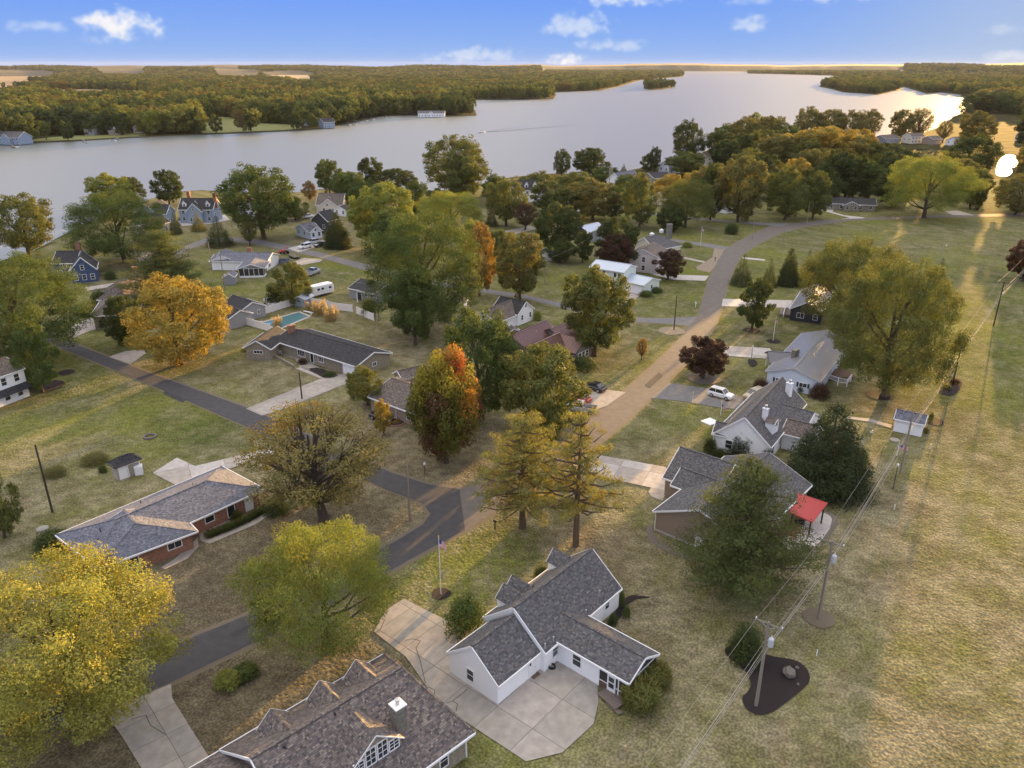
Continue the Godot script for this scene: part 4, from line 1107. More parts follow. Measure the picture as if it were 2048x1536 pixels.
func white_house() -> void:
	house("white_house", "white sided house with grey shingles, dormers, garage wing and screened porch", Vector2(2.66, -64.93))
	var o := {"wall_mat": M.white_siding, "roof": M.roof_grey, "over": 0.22, "og": 0.12}
	var g := wing(Vector2(-3.84, -58.72), Vector2(1.00, -64.18), 3.45, 2.50, 5.24, o)
	win(g, "s", 2.9, 1.45, 0.85, 1.3)
	door(g, "r", 5.0, 0.9, 2.05, M.white_metal)
	var m := wing(Vector2(0.12, -63.43), Vector2(8.94, -73.70), 4.17, 2.60, 5.99, o)
	win(m, "r", 1.7, 1.6, 0.8, 1.2)
	win(m, "r", 10.9, 1.75, 0.7, 1.0)
	wins(m, "l", 3, 1.5, 1.0, 1.4)
	# broad white frieze on the gable above the garage roof
	var b := MB.new()
	for s in [1.0, -1.0]:
		var p: Vector2 = m.r0 + m.n * m.hw * s
		var q: Vector2 = m.r0
		b.bar(v3(p, m.he - 0.3) - v3(m.e) * 0.0, v3(q, m.hr - 0.34), 0.07, 0.4)
	hp("frieze", b, M.trim)
	var wd := o.duplicate()
	wd.wall0 = 3.5
	wd.over = 0.25
	var s_ := wing(Vector2(12.67, -58.58), Vector2(3.85, -66.38), 2.65, 2.70, 3.99, wd)
	win(s_, "l", 2.6, 1.6, 0.95, 1.4, 1, 2)
	for a: Array in [[Vector2(-0.90, -68.20), Vector2(1.44, -65.99), 1.25, 4.15, 5.40], [Vector2(0.00, -70.27), Vector2(2.22, -68.26), 1.45, 3.50, 4.95], [Vector2(4.70, -74.70), Vector2(7.08, -72.48), 1.25, 4.15, 5.40]]:
		var dd := {"wall_mat": M.white_siding, "roof": M.roof_grey, "y0": 2.7}
		var d := dormer(a[0], a[1], a[2], a[3], a[4], dd)
		win(d, "s", 1.1, a[3] - 0.4, 0.7, 0.9)
	# screened porch at the end of the wing
	var e: Vector2 = s_.e
	var n: Vector2 = s_.n
	var c0: Vector2 = s_.r0 + e * 0.15
	var k: float = s_.ww
	screens(c0 + n * k, c0 + n * k + e * 3.4, 3, 0.95, 2.55, M.screen, M.trim, M.wood, 0.1)
	screens(c0 + n * k, c0 - n * k, 3, 0.95, 2.55, M.screen, M.trim, M.wood, 0.1)
	screens(c0 - n * k, c0 - n * k + e * 3.4, 3, 0.95, 2.55, M.screen, M.trim, M.wood, 0.1)
	var gs := MB.new()
	gs.tri(v3(c0, 3.85), v3(c0 - n * k, 2.6), v3(c0 + n * k, 2.6))
	hp("screen", gs, M.screen)
	var fl := MB.new()
	fl.box(v3(c0 + e * 1.75, 0.12), Vector3(3.5, 0.2, k * 2.0), Basis(v3(e), Vector3.UP, v3(e).cross(Vector3.UP)))
	hp("porch_floor", fl, M.deck_wood)
	var pd := MB.new()
	var dc := c0 + n * (k + 0.08) + e * 1.9
	var BB := Basis(v3(e), Vector3.UP, v3(e).cross(Vector3.UP))
	pd.box(v3(dc, 1.25), Vector3(0.95, 2.1, 0.06), BB)
	var dn := hp("door", pd, M.white_metal)
	for y in [1.0, 1.7]:
		var pn := MB.new()
		pn.box(v3(dc + n * 0.035, y + 0.05), Vector3(0.6, 0.55, 0.03), BB)
		hp("pane", pn, M.glass, dn)
	for a in [[Vector2(9.25, -67.89), 4.1], [Vector2(7.67, -65.87), 3.2], [Vector2(4.10, -61.76), 3.2], [Vector2(3.23, -60.99), 3.0]]:
		vent(a[0], a[1] + 0.1, 0.4)
	var lamp := MB.new()
	lamp.box(v3(Vector2(1.80, -59.86), 2.0), Vector3(0.12, 0.3, 0.12))
	hp("wall_lantern", lamp, M.black_metal)
	# wooden deck and steps in front of the porch door
	var dk := thing("deck", "weathered wooden deck and steps at the screened porch door", "deck", v3(Vector2(10.01, -57.08)))
	var keep := cur
	cur = dk
	planks("plank", Vector2(8.15, -57.84), Vector2(9.78, -55.60) - Vector2(8.15, -57.84), 4.0 * 0.62, 12, 0.17, 0.32, M.deck_wood)
	planks("plank", Vector2(8.88, -56.70), Vector2(9.85, -55.36) - Vector2(8.88, -56.70), 1.7, 3, 0.17, 0.16, M.old_wood)
	cur = keep
	var mt := MB.new()
	mt.box(Vector3.ZERO, Vector3(1.0, 0.04, 0.6), Basis(v3(g.e), Vector3.UP, v3(g.e).cross(Vector3.UP)))
	var dm := part(numbered("doormat"), mt.mesh(), M.wood, self, v3(Vector2(2.28, -60.48), 0.115))
	tag(dm, "brown doormat on the concrete by the garage side door", "doormat")
	var hs := MB.new()
	for q in 5:
		hs.lathe([Vector2(0.34 - q * 0.01, 0.02 + q * 0.05), Vector2(0.4 - q * 0.01, 0.045 + q * 0.05), Vector2(0.34 - q * 0.01, 0.07 + q * 0.05), Vector2(0.28, 0.045 + q * 0.05), Vector2(0.34 - q * 0.01, 0.02 + q * 0.05)], 14)
	tag(part(numbered("garden_hose"), hs.mesh(), M.black_metal, self, v3(Vector2(4.01, -61.58), 0.085)), "dark coiled garden hose against the white wall", "hose")


func shingled_house() -> void:
	house("shingled_house", "large brown grey shingled house with row of dormers and stone chimney", Vector2(-15.76, -54.29))
	var o := {"wall_mat": M.limestone, "roof": M.roof_weathered, "over": 0.5, "og": 0.35, "hip0": true, "in0": 2.6, "cap_thick": 0.1}
	var m := wing(Vector2(-7.83, -55.63), Vector2(-19.90, -44.08), 6.71, 2.80, 7.20, o)
	var at := func(along: float, lat: float) -> Vector2:
		return m.r0 + m.e * along + m.n * (lat - m.hw)
	wing(at.call(15.0, 6.3), at.call(26.0, 6.3), 6.3, 2.7, 5.6, {"wall_mat": M.limestone, "roof": M.roof_weathered, "over": 0.5, "og": 0.35})
	for a in [4.6, 8.3, 12.9]:
		var d := dormer(at.call(a, 2.5), at.call(a, 6.0), 1.45, 5.15, 6.5, {"wall_mat": M.white_siding, "roof": M.roof_weathered, "y0": 3.6})
		win(d, "s", 1.3, 4.9, 0.8, 0.8)
	var d := dormer(at.call(8.5, 11.4), at.call(8.5, 6.7), 2.6, 5.0, 7.1, {"wall_mat": M.limestone, "roof": M.roof_weathered, "y0": 2.9})
	for k in 4:
		win(d, "s", 0.78 + k * 1.12, 4.85 if k in [0, 3] else 5.15, 0.86, 1.0 if k in [0, 3] else 1.6, 2, 3)
	chimney(at.call(5.5, 10.2), 3.6, 7.3, 0.95, 0.95, M.greystone, 0.75, 1)
	vent(at.call(9.6, 7.2), 6.8, 0.3, M.black_metal)
	vent(at.call(14.2, 7.3), 6.7, 0.3, M.black_metal)
	win(m, "l", 4.6, 1.5, 1.0, 1.2, 2, 2)
	win(m, "l", 2.6, 1.5, 0.8, 1.4, 1, 2)
	posts([at.call(0.6, 12.9)], 0.0, 2.7, 0.14, M.trim)


func brick_ranch() -> void:
	house("brick_ranch", "long brick ranch house with low hipped grey roof and white gutters", Vector2(-46.10, -89.05))
	var o := {"wall_mat": M.brick, "roof": M.roof_blue, "over": 0.6, "hip": true}
	var m := wing(Vector2(-37.78, -96.08), Vector2(-52.01, -78.35), 5.16, 2.60, 4.30, o)
	var q := wing(Vector2(-43.19, -78.51), Vector2(-48.76, -84.67), 5.78, 2.60, 4.25, {"wall_mat": M.brick, "roof": M.roof_blue, "over": 0.6, "hip0": true})
	win(q, "s", 2.6, 1.4, 2.6, 1.1, 2, 1)
	win(q, "s", 8.2, 1.5, 1.6, 0.8, 2, 1)
	for a in [[4.3, 1.0, 2.1], [7.4, 1.2, 0.8], [10.6, 1.7, 1.3], [12.6, 1.7, 1.3]]:
		win(m, "l", a[0], 1.45, a[1], a[2], 1, 1)
	door(m, "l", 1.6, 1.0, 2.1, M.white_metal)
	for a in [[Vector2(-42.85, -91.74), 3.3, 0.3], [Vector2(-48.14, -87.76), 3.0, 0.3], [Vector2(-49.83, -80.61), 3.2, 0.5], [Vector2(-49.36, -80.35), 3.0, 0.15], [Vector2(-48.84, -80.90), 3.0, 0.15], [Vector2(-49.63, -79.41), 2.9, 0.15]]:
		vent(a[0], a[1], a[2] + 0.35, M.black_metal)
	posts([Vector2(-40.72, -83.00)], 0.0, 2.5, 0.12, M.trim)
	# hedge
	var clumps := []
	var r := RandomNumberGenerator.new()
	r.seed = 5
	var a: Vector2 = Vector2(-38.85, -84.79)
	var b: Vector2 = Vector2(-32.24, -94.19)
	for k in 46:
		var p := a.lerp(b, k / 45.0) + (b - a).orthogonal().normalized() * (sin(k / 45.0 * PI) * -0.9)
		clumps.append([v3(p, 0.5), Vector3(0.55, 0.55, 0.55), clump_tone(r, 0.15)])
	var h := part(numbered("clipped_hedge"), leaf_mesh(81, clumps, 9000, 0.1, 0.6, 0.0, 0.4), M.hedge, self)
	tag(h, "long clipped green hedge in front of the brick ranch", "hedge")
	for p in [[Vector2(-40.34, -86.41), 0.5], [Vector2(-39.60, -87.59), 0.5]]:
		lawn_chair(p[0], p[1], M.white_metal, "white slatted porch chair by the brick ranch door", "porch chairs")
	var wr := MB.new()
	for k in 14:
		var t := TAU * k / 14.0
		var t2 := TAU * (k + 1) / 14.0
		wr.tube([Vector3(cos(t) * 0.45, 0.5 + sin(t) * 0.45, 0), Vector3(cos(t2) * 0.45, 0.5 + sin(t2) * 0.45, 0)], [0.09, 0.09], 6, false)
	var wo := part(numbered("wreath"), wr.mesh(), M.red_cloth, self, v3(Vector2(-40.84, -82.02), 0.05))
	wo.rotation.y = 0.5
	tag(wo, "dark red ring wreath standing against the brick wall", "wreath")


func lawn_chair(p: Vector2, turn: float, m: Material, label: String, group: String) -> void:
	var t := thing("garden_chair", label, "chair", v3(p, 0.08), turn, group)
	var s := MB.new()
	s.box(Vector3(0, 0.42, 0), Vector3(0.55, 0.05, 0.55))
	part("seat", s.mesh(), m, t)
	for k in 4:
		var b := MB.new()
		b.box(Vector3(-0.2 + k * 0.135, 0.8, -0.3), Vector3(0.1, 0.8, 0.04), Basis(Vector3.RIGHT, -0.2))
		part("slat", b.mesh(), m, t)
	for x in [-0.28, 0.28]:
		var a := MB.new()
		a.box(Vector3(x, 0.62, 0), Vector3(0.08, 0.04, 0.6))
		part("armrest", a.mesh(), m, t)
		for z in [-0.25, 0.25]:
			var l := MB.new()
			l.box(Vector3(x, 0.3, z), Vector3(0.06, 0.6, 0.06))
			part("leg", l.mesh(), m, t)


func tan_house() -> void:
	house("tan_house", "tan sided house with grey roof and broad gable behind the shaggy pine", Vector2(28.58, -92.86))
	var o := {"wall_mat": M.tan_siding, "roof": M.roof_grey, "over": 0.35, "og": 0.3}
	var m := wing(Vector2(22.99, -82.36), Vector2(36.11, -97.57), 6.46, 2.90, 5.70, o)
	win(m, "s", 9.5, 1.6, 1.2, 1.3)
	door(m, "s", 6.4, 1.0, 2.0, M.trim)
	var w := wing(Vector2(23.81, -98.94), Vector2(30.22, -93.71), 4.60, 2.90, 5.90, o)
	door(w, "s", 4.3, 4.6, 2.2, M.tan_siding, true)
	var w2 := wing(Vector2(23.32, -95.27), Vector2(28.30, -90.95), 2.60, 2.90, 4.60, o)
	win(w2, "s", 2.0, 1.5, 1.0, 1.2)
	var base := MB.new()
	base.quad(v3(m.w0 + m.n * m.ww - m.e * 0.04, 0.35), v3(m.w0 - m.n * m.ww - m.e * 0.04, 0.35), v3(m.w0 - m.n * m.ww - m.e * 0.04, 0.0), v3(m.w0 + m.n * m.ww - m.e * 0.04, 0.0))
	hp("foundation", base, M.new_concrete)
	var ds := MB.new()
	ds.tube([v3(m.w0 + m.n * (m.ww + 0.3), 2.8), v3(m.w0 + m.n * m.ww - m.e * 0.08, 2.4), v3(m.w0 + m.n * m.ww - m.e * 0.08, 0.1)], [0.06, 0.06, 0.06], 6)
	hp("downspout", ds, M.trim)
	# red metal pavilion over the patio
	house("patio_pavilion", "open pavilion with red ribbed metal roof beside stone edged patio", Vector2(37.17, -84.90), "pavilion")
	var p0: Vector2 = Vector2(38.16, -90.78)
	var p1: Vector2 = Vector2(41.13, -88.22)
	var p2: Vector2 = Vector2(37.97, -84.60)
	var p3: Vector2 = Vector2(35.92, -86.98)
	var b := MB.new()
	b.quad(v3(p0, 3.1), v3(p1, 3.1), v3(p2, 2.5), v3(p3, 2.5))
	b.quad(v3(p1, 3.0), v3(p0, 3.0), v3(p3, 2.4), v3(p2, 2.4))
	for e in [[p0, p1, 3.1, 3.1], [p1, p2, 3.1, 2.5], [p2, p3, 2.5, 2.5], [p3, p0, 2.5, 3.1]]:
		b.bar(v3(e[0], e[2] - 0.06), v3(e[1], e[3] - 0.06), 0.08, 0.13)
	var rf := hp("roof", b, M.metal_red)
	for k in 14:
		var s := MB.new()
		var t := (k + 0.5) / 14.0
		s.bar(v3(p0.lerp(p1, t), 3.12), v3(p3.lerp(p2, t), 2.52), 0.05, 0.05)
		hp("rib", s, M.metal_red, rf)
	posts([p0.lerp(p2, 0.08), p1.lerp(p3, 0.08), p2.lerp(p0, 0.08), p3.lerp(p1, 0.08)], 0.0, 2.6, 0.16, M.dark_pole_wood)
	lawn_chair(Vector2(35.84, -84.56), 0.6, M.red_plastic, "bright red garden chair on the patio, nearer the stone edge", "")
	lawn_chair(Vector2(36.81, -85.94), 1.4, M.red_plastic, "bright red garden chair on the patio, under the pavilion roof edge", "")
	var g := thing("barbecue_grill", "black covered grill under the red pavilion roof", "grill", v3(Vector2(37.33, -86.88), 0.08))
	var body := MB.new()
	body.box(Vector3(0, 0.85, 0), Vector3(1.1, 0.35, 0.6))
	part("firebox", body.mesh(), M.black_metal, g)
	var lid := MB.new()
	lid.tube([Vector3(-0.54, 1.02, 0), Vector3(0.54, 1.02, 0)], [0.29, 0.29], 14)
	part("lid", lid.mesh(), M.black_metal, g)
	for x in [-0.48, 0.48]:
		for z in [-0.24, 0.24]:
			var l := MB.new()
			l.box(Vector3(x, 0.35, z), Vector3(0.06, 0.7, 0.06))
			part("leg", l.mesh(), M.black_metal, g)
	var fp := MB.new()
	fp.lathe([Vector2(0.0, 0.1), Vector2(0.5, 0.1), Vector2(0.62, 0.2), Vector2(0.66, 0.42), Vector2(0.58, 0.42), Vector2(0.5, 0.22), Vector2(0.0, 0.2)], 20)
	tag(part(numbered("fire_pit"), fp.mesh(), M.black_metal, self, v3(Vector2(36.61, -82.02))), "round black fire pit bowl at the patio end", "fire pit")


func grey_house() -> void:
	house("grey_house", "grey shingled house with two white chimneys and a shed dormer", Vector2(40.79, -118.56))
	var o := {"wall_mat": M.white_siding, "roof": M.roof_grey, "over": 0.3, "og": 0.25}
	var m := wing(Vector2(35.13, -107.06), Vector2(46.14, -123.42), 4.51, 2.90, 6.76, o)
	wins(m, "r", 5, 1.5, 0.8, 1.3)
	win(m, "s", 2.2, 1.5, 1.0, 1.3)
	var c := wing(Vector2(43.63, -116.35), Vector2(47.99, -112.60), 3.90, 2.90, 5.00, o)
	win(c, "e", 3.5, 1.5, 1.2, 1.3)
	wing(Vector2(43.54, -112.04), Vector2(47.60, -109.09), 2.60, 2.70, 4.30, {"wall_mat": M.white_siding, "roof": M.roof_brown, "over": 0.3, "og": 0.25})
	var p := wing(Vector2(32.09, -111.35), Vector2(34.17, -110.24), 1.90, 2.70, 4.10, {"wall_mat": M.white_siding, "roof": M.roof_grey, "walls": false, "over": 0.2, "og": 0.2})
	posts([p.r0 + p.n * 1.6 + p.e * 0.3, p.r0 - p.n * 1.6 + p.e * 0.3], 0.0, 2.7, 0.14, M.trim)
	var aw := MB.new()
	aw.box(v3(Vector2(32.01, -114.37), 2.6), Vector3(2.2, 0.1, 2.0), Basis(Vector3.UP, 0.6))
	hp("porch_awning", aw, M.white_metal)
	chimney(Vector2(46.14, -119.88), 3.0, 7.0, 0.7, 0.9, M.white_siding, 0.6, 1)
	chimney(Vector2(39.04, -109.54), 4.0, 7.0, 0.55, 0.7, M.white_siding, 0.6, 1)
	var dd := dormer(Vector2(40.54, -107.99), Vector2(39.35, -109.09), 1.10, 5.40, 6.00, {"wall_mat": M.white_siding, "roof": M.roof_brown, "y0": 3.6})
	win(dd, "s", 1.0, 5.1, 0.7, 0.6)
	vent(Vector2(40.58, -108.58), 3.9, 0.3)


func pale_blue_house() -> void:
	house("metal_roofed_house", "pale blue house with grey metal roof, dark shutters and railed deck", Vector2(56.99, -146.81))
	var o := {"wall_mat": M.paleblue_siding, "roof": M.metal_grey, "over": 0.35, "og": 0.3, "seam": 0.9, "trim": M.gutter_grey}
	var m := wing(Vector2(51.57, -133.19), Vector2(65.99, -155.38), 4.97, 3.00, 4.64, o)
	win(m, "s", 2.3, 1.55, 1.3, 0.75, 2, 1, M.trim, M.dark_siding)
	win(m, "s", 6.6, 1.55, 1.3, 0.75, 2, 1, M.trim, M.dark_siding)
	wins(m, "r", 4, 1.5, 1.0, 1.2)
	var w := wing(Vector2(50.02, -143.47), Vector2(57.34, -142.33), 3.10, 2.80, 4.20, {"wall_mat": M.white_siding, "roof": M.metal_dark, "over": 0.3, "og": 0.2, "seam": 0.5, "wall0": 1.6, "trim": M.dark_trim})
	posts([w.r0 + w.n * 2.6 + w.e * 0.4, w.r0 - w.n * 2.6 + w.e * 0.4, w.r0 - w.n * 0.9 + w.e * 0.4], 0.0, 2.8, 0.16, M.trim)
	chimney(Vector2(54.32, -140.66), 3.4, 5.4, 1.3, 0.8, M.greystone, 0.6)
	# deck with white railing
	var d := thing("railed_deck", "wooden deck with white balustrade at side of pale blue house", "deck", v3(Vector2(61.47, -138.74)))
	var keep := cur
	cur = d
	var fl := MB.new()
	fl.box(v3(Vector2(62.56, -140.81), 0.5), Vector3(6.4, 0.12, 4.6), Basis(Vector3.UP, 0.15))
	hp("deck_floor", fl, M.wood)
	var pts := [Vector2(60.15, -138.02), Vector2(61.37, -135.99), Vector2(62.77, -135.25), Vector2(64.53, -137.76)]
	for k in 3:
		var a: Vector2 = pts[k]
		var b: Vector2 = pts[k + 1]
		for y in [0.75, 1.5]:
			var q := MB.new()
			q.bar(v3(a, y), v3(b, y), 0.09, 0.09)
			hp("rail", q, M.trim)
		var n := int(a.distance_to(b) / 0.22)
		for j in n:
			var q := MB.new()
			q.box(v3(a.lerp(b, (j + 0.5) / n), 1.12), Vector3(0.05, 0.7, 0.05))
			hp("baluster", q, M.trim)
	for p in pts:
		var q := MB.new()
		q.box(v3(p, 0.8), Vector3(0.16, 1.6, 0.16))
		hp("post", q, M.trim)
	cur = keep
	house("dark_cottage", "dark sided cottage with white framed window behind the olive trees", Vector2(73.73, -189.16))
	var q := wing(Vector2(68.62, -174.74), Vector2(77.49, -191.96), 3.78, 2.90, 4.99, {"wall_mat": M.dark_siding, "roof": M.metal_grey, "over": 0.3, "og": 0.25, "seam": 1.0})
	win(q, "s", 2.3, 1.5, 1.5, 1.1, 2, 1)
	win(q, "s", 5.6, 1.5, 0.9, 1.2)
	var f := MB.new()
	f.box(v3(Vector2(66.58, -181.51), 0.35), Vector3(3.2, 0.7, 6.0), Basis(Vector3.UP, -0.35))
	hp("deck", f, M.old_wood)
	screens(Vector2(64.01, -176.44), Vector2(67.80, -185.92), 3, 0.8, 1.5, M.curtain, M.trim, null, 0.7)


func middle_houses() -> void:
	# brown metal roofs
	house("stone_house", "stone house under several ribbed brown metal roofs", Vector2(8.20, -158.91))
	var o := {"wall_mat": M.greystone, "roof": M.metal_brown, "over": 0.4, "og": 0.3, "seam": 0.75, "trim": M.dark_trim}
	wing(Vector2(-0.20, -149.62), Vector2(7.26, -160.30), 4.60, 2.80, 5.20, o)
	wing(Vector2(3.13, -143.84), Vector2(9.76, -152.29), 4.40, 2.80, 5.00, o)
	wing(Vector2(7.93, -155.07), Vector2(14.34, -160.93), 5.20, 2.80, 5.00, o)
	var f := wing(Vector2(14.66, -148.40), Vector2(8.88, -153.10), 3.30, 2.80, 5.00, o)
	for k in 3:
		win(f, "s", 1.7 + k * 1.25, 1.6, 0.95, 1.3)
	vent(Vector2(5.12, -154.90), 4.2, 0.25, M.white_metal)
	# white bungalow
	house("white_bungalow", "small white bungalow with steep cross gables and pale roof", Vector2(0.12, -182.74))
	var w := {"wall_mat": M.white_siding, "roof": M.roof_brown, "over": 0.25, "og": 0.2}
	var a := wing(Vector2(-6.50, -168.06), Vector2(-0.12, -176.62), 3.60, 2.60, 5.00, w)
	win(a, "s", 3.3, 3.2, 0.7, 1.0)
	var g := wing(Vector2(3.31, -174.43), Vector2(-2.85, -179.07), 3.30, 2.80, 5.20, {"wall_mat": M.white_siding, "roof": M.roof_dark, "over": 0.25, "og": 0.2})
	win(g, "s", 3.1, 4.3, 0.6, 0.9)
	win(g, "s", 1.7, 1.6, 0.7, 1.1)
	win(g, "s", 4.9, 1.6, 0.7, 1.1)
	vent(Vector2(-0.69, -171.63), 3.8, 0.5, M.black_metal)
	# pale blue two storey with garage
	house("two_storey_house", "mint white two storey house with pale blue metal roofs and garage", Vector2(31.73, -213.76))
	var b := {"wall_mat": M.mint_siding, "roof": M.metal_blue, "over": 0.45, "og": 0.15, "seam": 1.0}
	var u := wing(Vector2(31.83, -205.13), Vector2(23.18, -211.12), 4.03, 5.20, 6.56, b)
	for t in [[1.3], [2.6], [5.9], [7.8], [9.4]]:
		win(u, "l" if u.n.y > 0 else "r", t[0], 4.0, 0.8, 1.2, 1, 1)
	var ga := wing(Vector2(37.04, -200.68), Vector2(32.06, -205.46), 4.02, 2.80, 4.01, b)
	win(ga, "s", 3.6, 1.6, 0.7, 1.0)
	door(ga, "l" if ga.n.y > 0 else "r", 3.0, 4.8, 2.2, M.white_metal, true)
	# stucco house
	house("stucco_house", "pale pink stucco house with tan roof behind dark bronze tree", Vector2(41.65, -231.47))
	var s := wing(Vector2(37.67, -222.29), Vector2(42.45, -231.85), 4.60, 5.00, 6.90, {"wall_mat": M.stucco, "roof": M.roof_brown, "over": 0.35, "og": 0.2})
	win(s, "s", 4.6, 3.8, 0.9, 1.4)
	win(s, "s", 4.6, 1.4, 0.9, 1.4)
	win(s, "s", 1.6, 1.4, 0.9, 1.4)
	vent(Vector2(39.56, -227.68), 6.3, 0.6)
	house("chimney_house", "grey green house with broad stone chimney by the lane", Vector2(49.62, -259.66))
	var ch := wing(Vector2(40.68, -239.64), Vector2(50.16, -246.60), 5.20, 3.60, 6.80, {"wall_mat": M.cream_siding, "roof": M.roof_grey, "over": 0.3, "og": 0.25, "hip1": true})
	win(ch, "s", 4.5, 3.0, 0.9, 1.4)
	chimney(Vector2(50.55, -250.70), 4.0, 8.6, 1.6, 1.2, M.greystone, 0.2)
	for p in [[Vector2(44.36, -246.72)], [Vector2(48.37, -252.36)]]:
		var q := MB.new()
		q.lathe([Vector2(0.7, 5.6), Vector2(0.75, 6.5), Vector2(0.0, 6.9)], 12, v3(p[0]))
		hp("roof_turret", q, M.white_metal)
	house("metal_cottage", "low cottage with silver metal roof behind the very round tree", Vector2(27.68, -276.23))
	wing(Vector2(23.73, -268.85), Vector2(30.33, -276.21), 3.60, 2.80, 4.60, {"wall_mat": M.dark_siding, "roof": M.metal_blue, "over": 0.3, "og": 0.2})
	wing(Vector2(30.28, -275.53), Vector2(28.50, -264.74), 3.00, 2.80, 4.20, {"wall_mat": M.grey_siding, "roof": M.metal_blue, "over": 0.3, "og": 0.2})
	# house under the red maple
	house("taupe_house", "taupe house with broad low gable behind the red topped maple", Vector2(-20.20, -129.10))
	var t := wing(Vector2(-21.51, -129.09), Vector2(-11.95, -121.36), 5.74, 2.60, 4.40, {"wall_mat": M.tan_siding, "roof": M.roof_brown, "over": 0.35, "og": 0.3})
	door(t, "l" if t.n.y > 0 else "r", 2.6, 4.2, 2.1, M.tan_siding, true)
	win(t, "l" if t.n.y > 0 else "r", 9.5, 1.5, 0.9, 1.2)
	win(t, "l" if t.n.y > 0 else "r", 11.8, 1.5, 0.9, 1.2)
	wing(Vector2(-19.75, -127.39), Vector2(-15.63, -130.25), 3.60, 2.60, 4.20, {"wall_mat": M.tan_siding, "roof": M.roof_brown, "over": 0.35, "og": 0.3})
	house("garden_room", "small tan garden room with framed windows behind the taupe house", Vector2(-20.20, -140.03), "garden room")
	var gr := wing(Vector2(-21.28, -134.52), Vector2(-17.05, -137.37), 2.00, 2.50, 3.60, {"wall_mat": M.tan_siding, "roof": M.roof_brown, "over": 0.25, "og": 0.2})
	wins(gr, "r", 4, 1.4, 0.8, 1.3)
	win(gr, "s", 1.7, 1.4, 1.2, 1.3, 2, 1)
	# long stone ranch
	house("long_ranch", "long limestone ranch house with dark roof and white garage door", Vector2(-38.30, -149.68))
	var lr := {"wall_mat": M.limestone, "roof": M.roof_dark, "over": 0.45, "og": 0.35}
	var r := wing(Vector2(-26.89, -143.06), Vector2(-47.20, -158.39), 4.85, 2.60, 4.17, lr)
	var near := "l" if r.n.y > 0 else "r"
	door(r, near, 2.2, 3.6, 2.1, M.white_metal, true)
	win(r, near, 10.5, 1.5, 1.5, 1.1, 3, 1)
	win(r, near, 13.2, 1.2, 0.9, 2.0, 1, 1)
	win(r, near, 16.5, 1.5, 2.2, 1.3, 4, 1)
	win(r, "s", 4.6, 1.5, 0.9, 0.7, 2, 1)
	var cw := wing(Vector2(-51.92, -149.45), Vector2(-50.41, -159.25), 3.10, 2.60, 4.30, lr)
	win(cw, "s", 2.7, 1.7, 1.8, 0.6, 3, 1)
	chimney(Vector2(-46.49, -156.50), 3.4, 5.2, 1.5, 0.9, M.brick, 0.5)
	vent(Vector2(-31.05, -147.56), 3.8, 0.3, M.black_metal)
	for a2 in [[Vector2(-51.72, -153.56), Vector2(-47.23, -149.39)], [Vector2(-47.23, -149.39), Vector2(-43.47, -145.13)]]:
		var wl := MB.new()
		wl.bar(v3(a2[0], 0.3), v3(a2[1], 0.3), 0.3, 0.6)
		hp("garden_wall", wl, M.limestone)


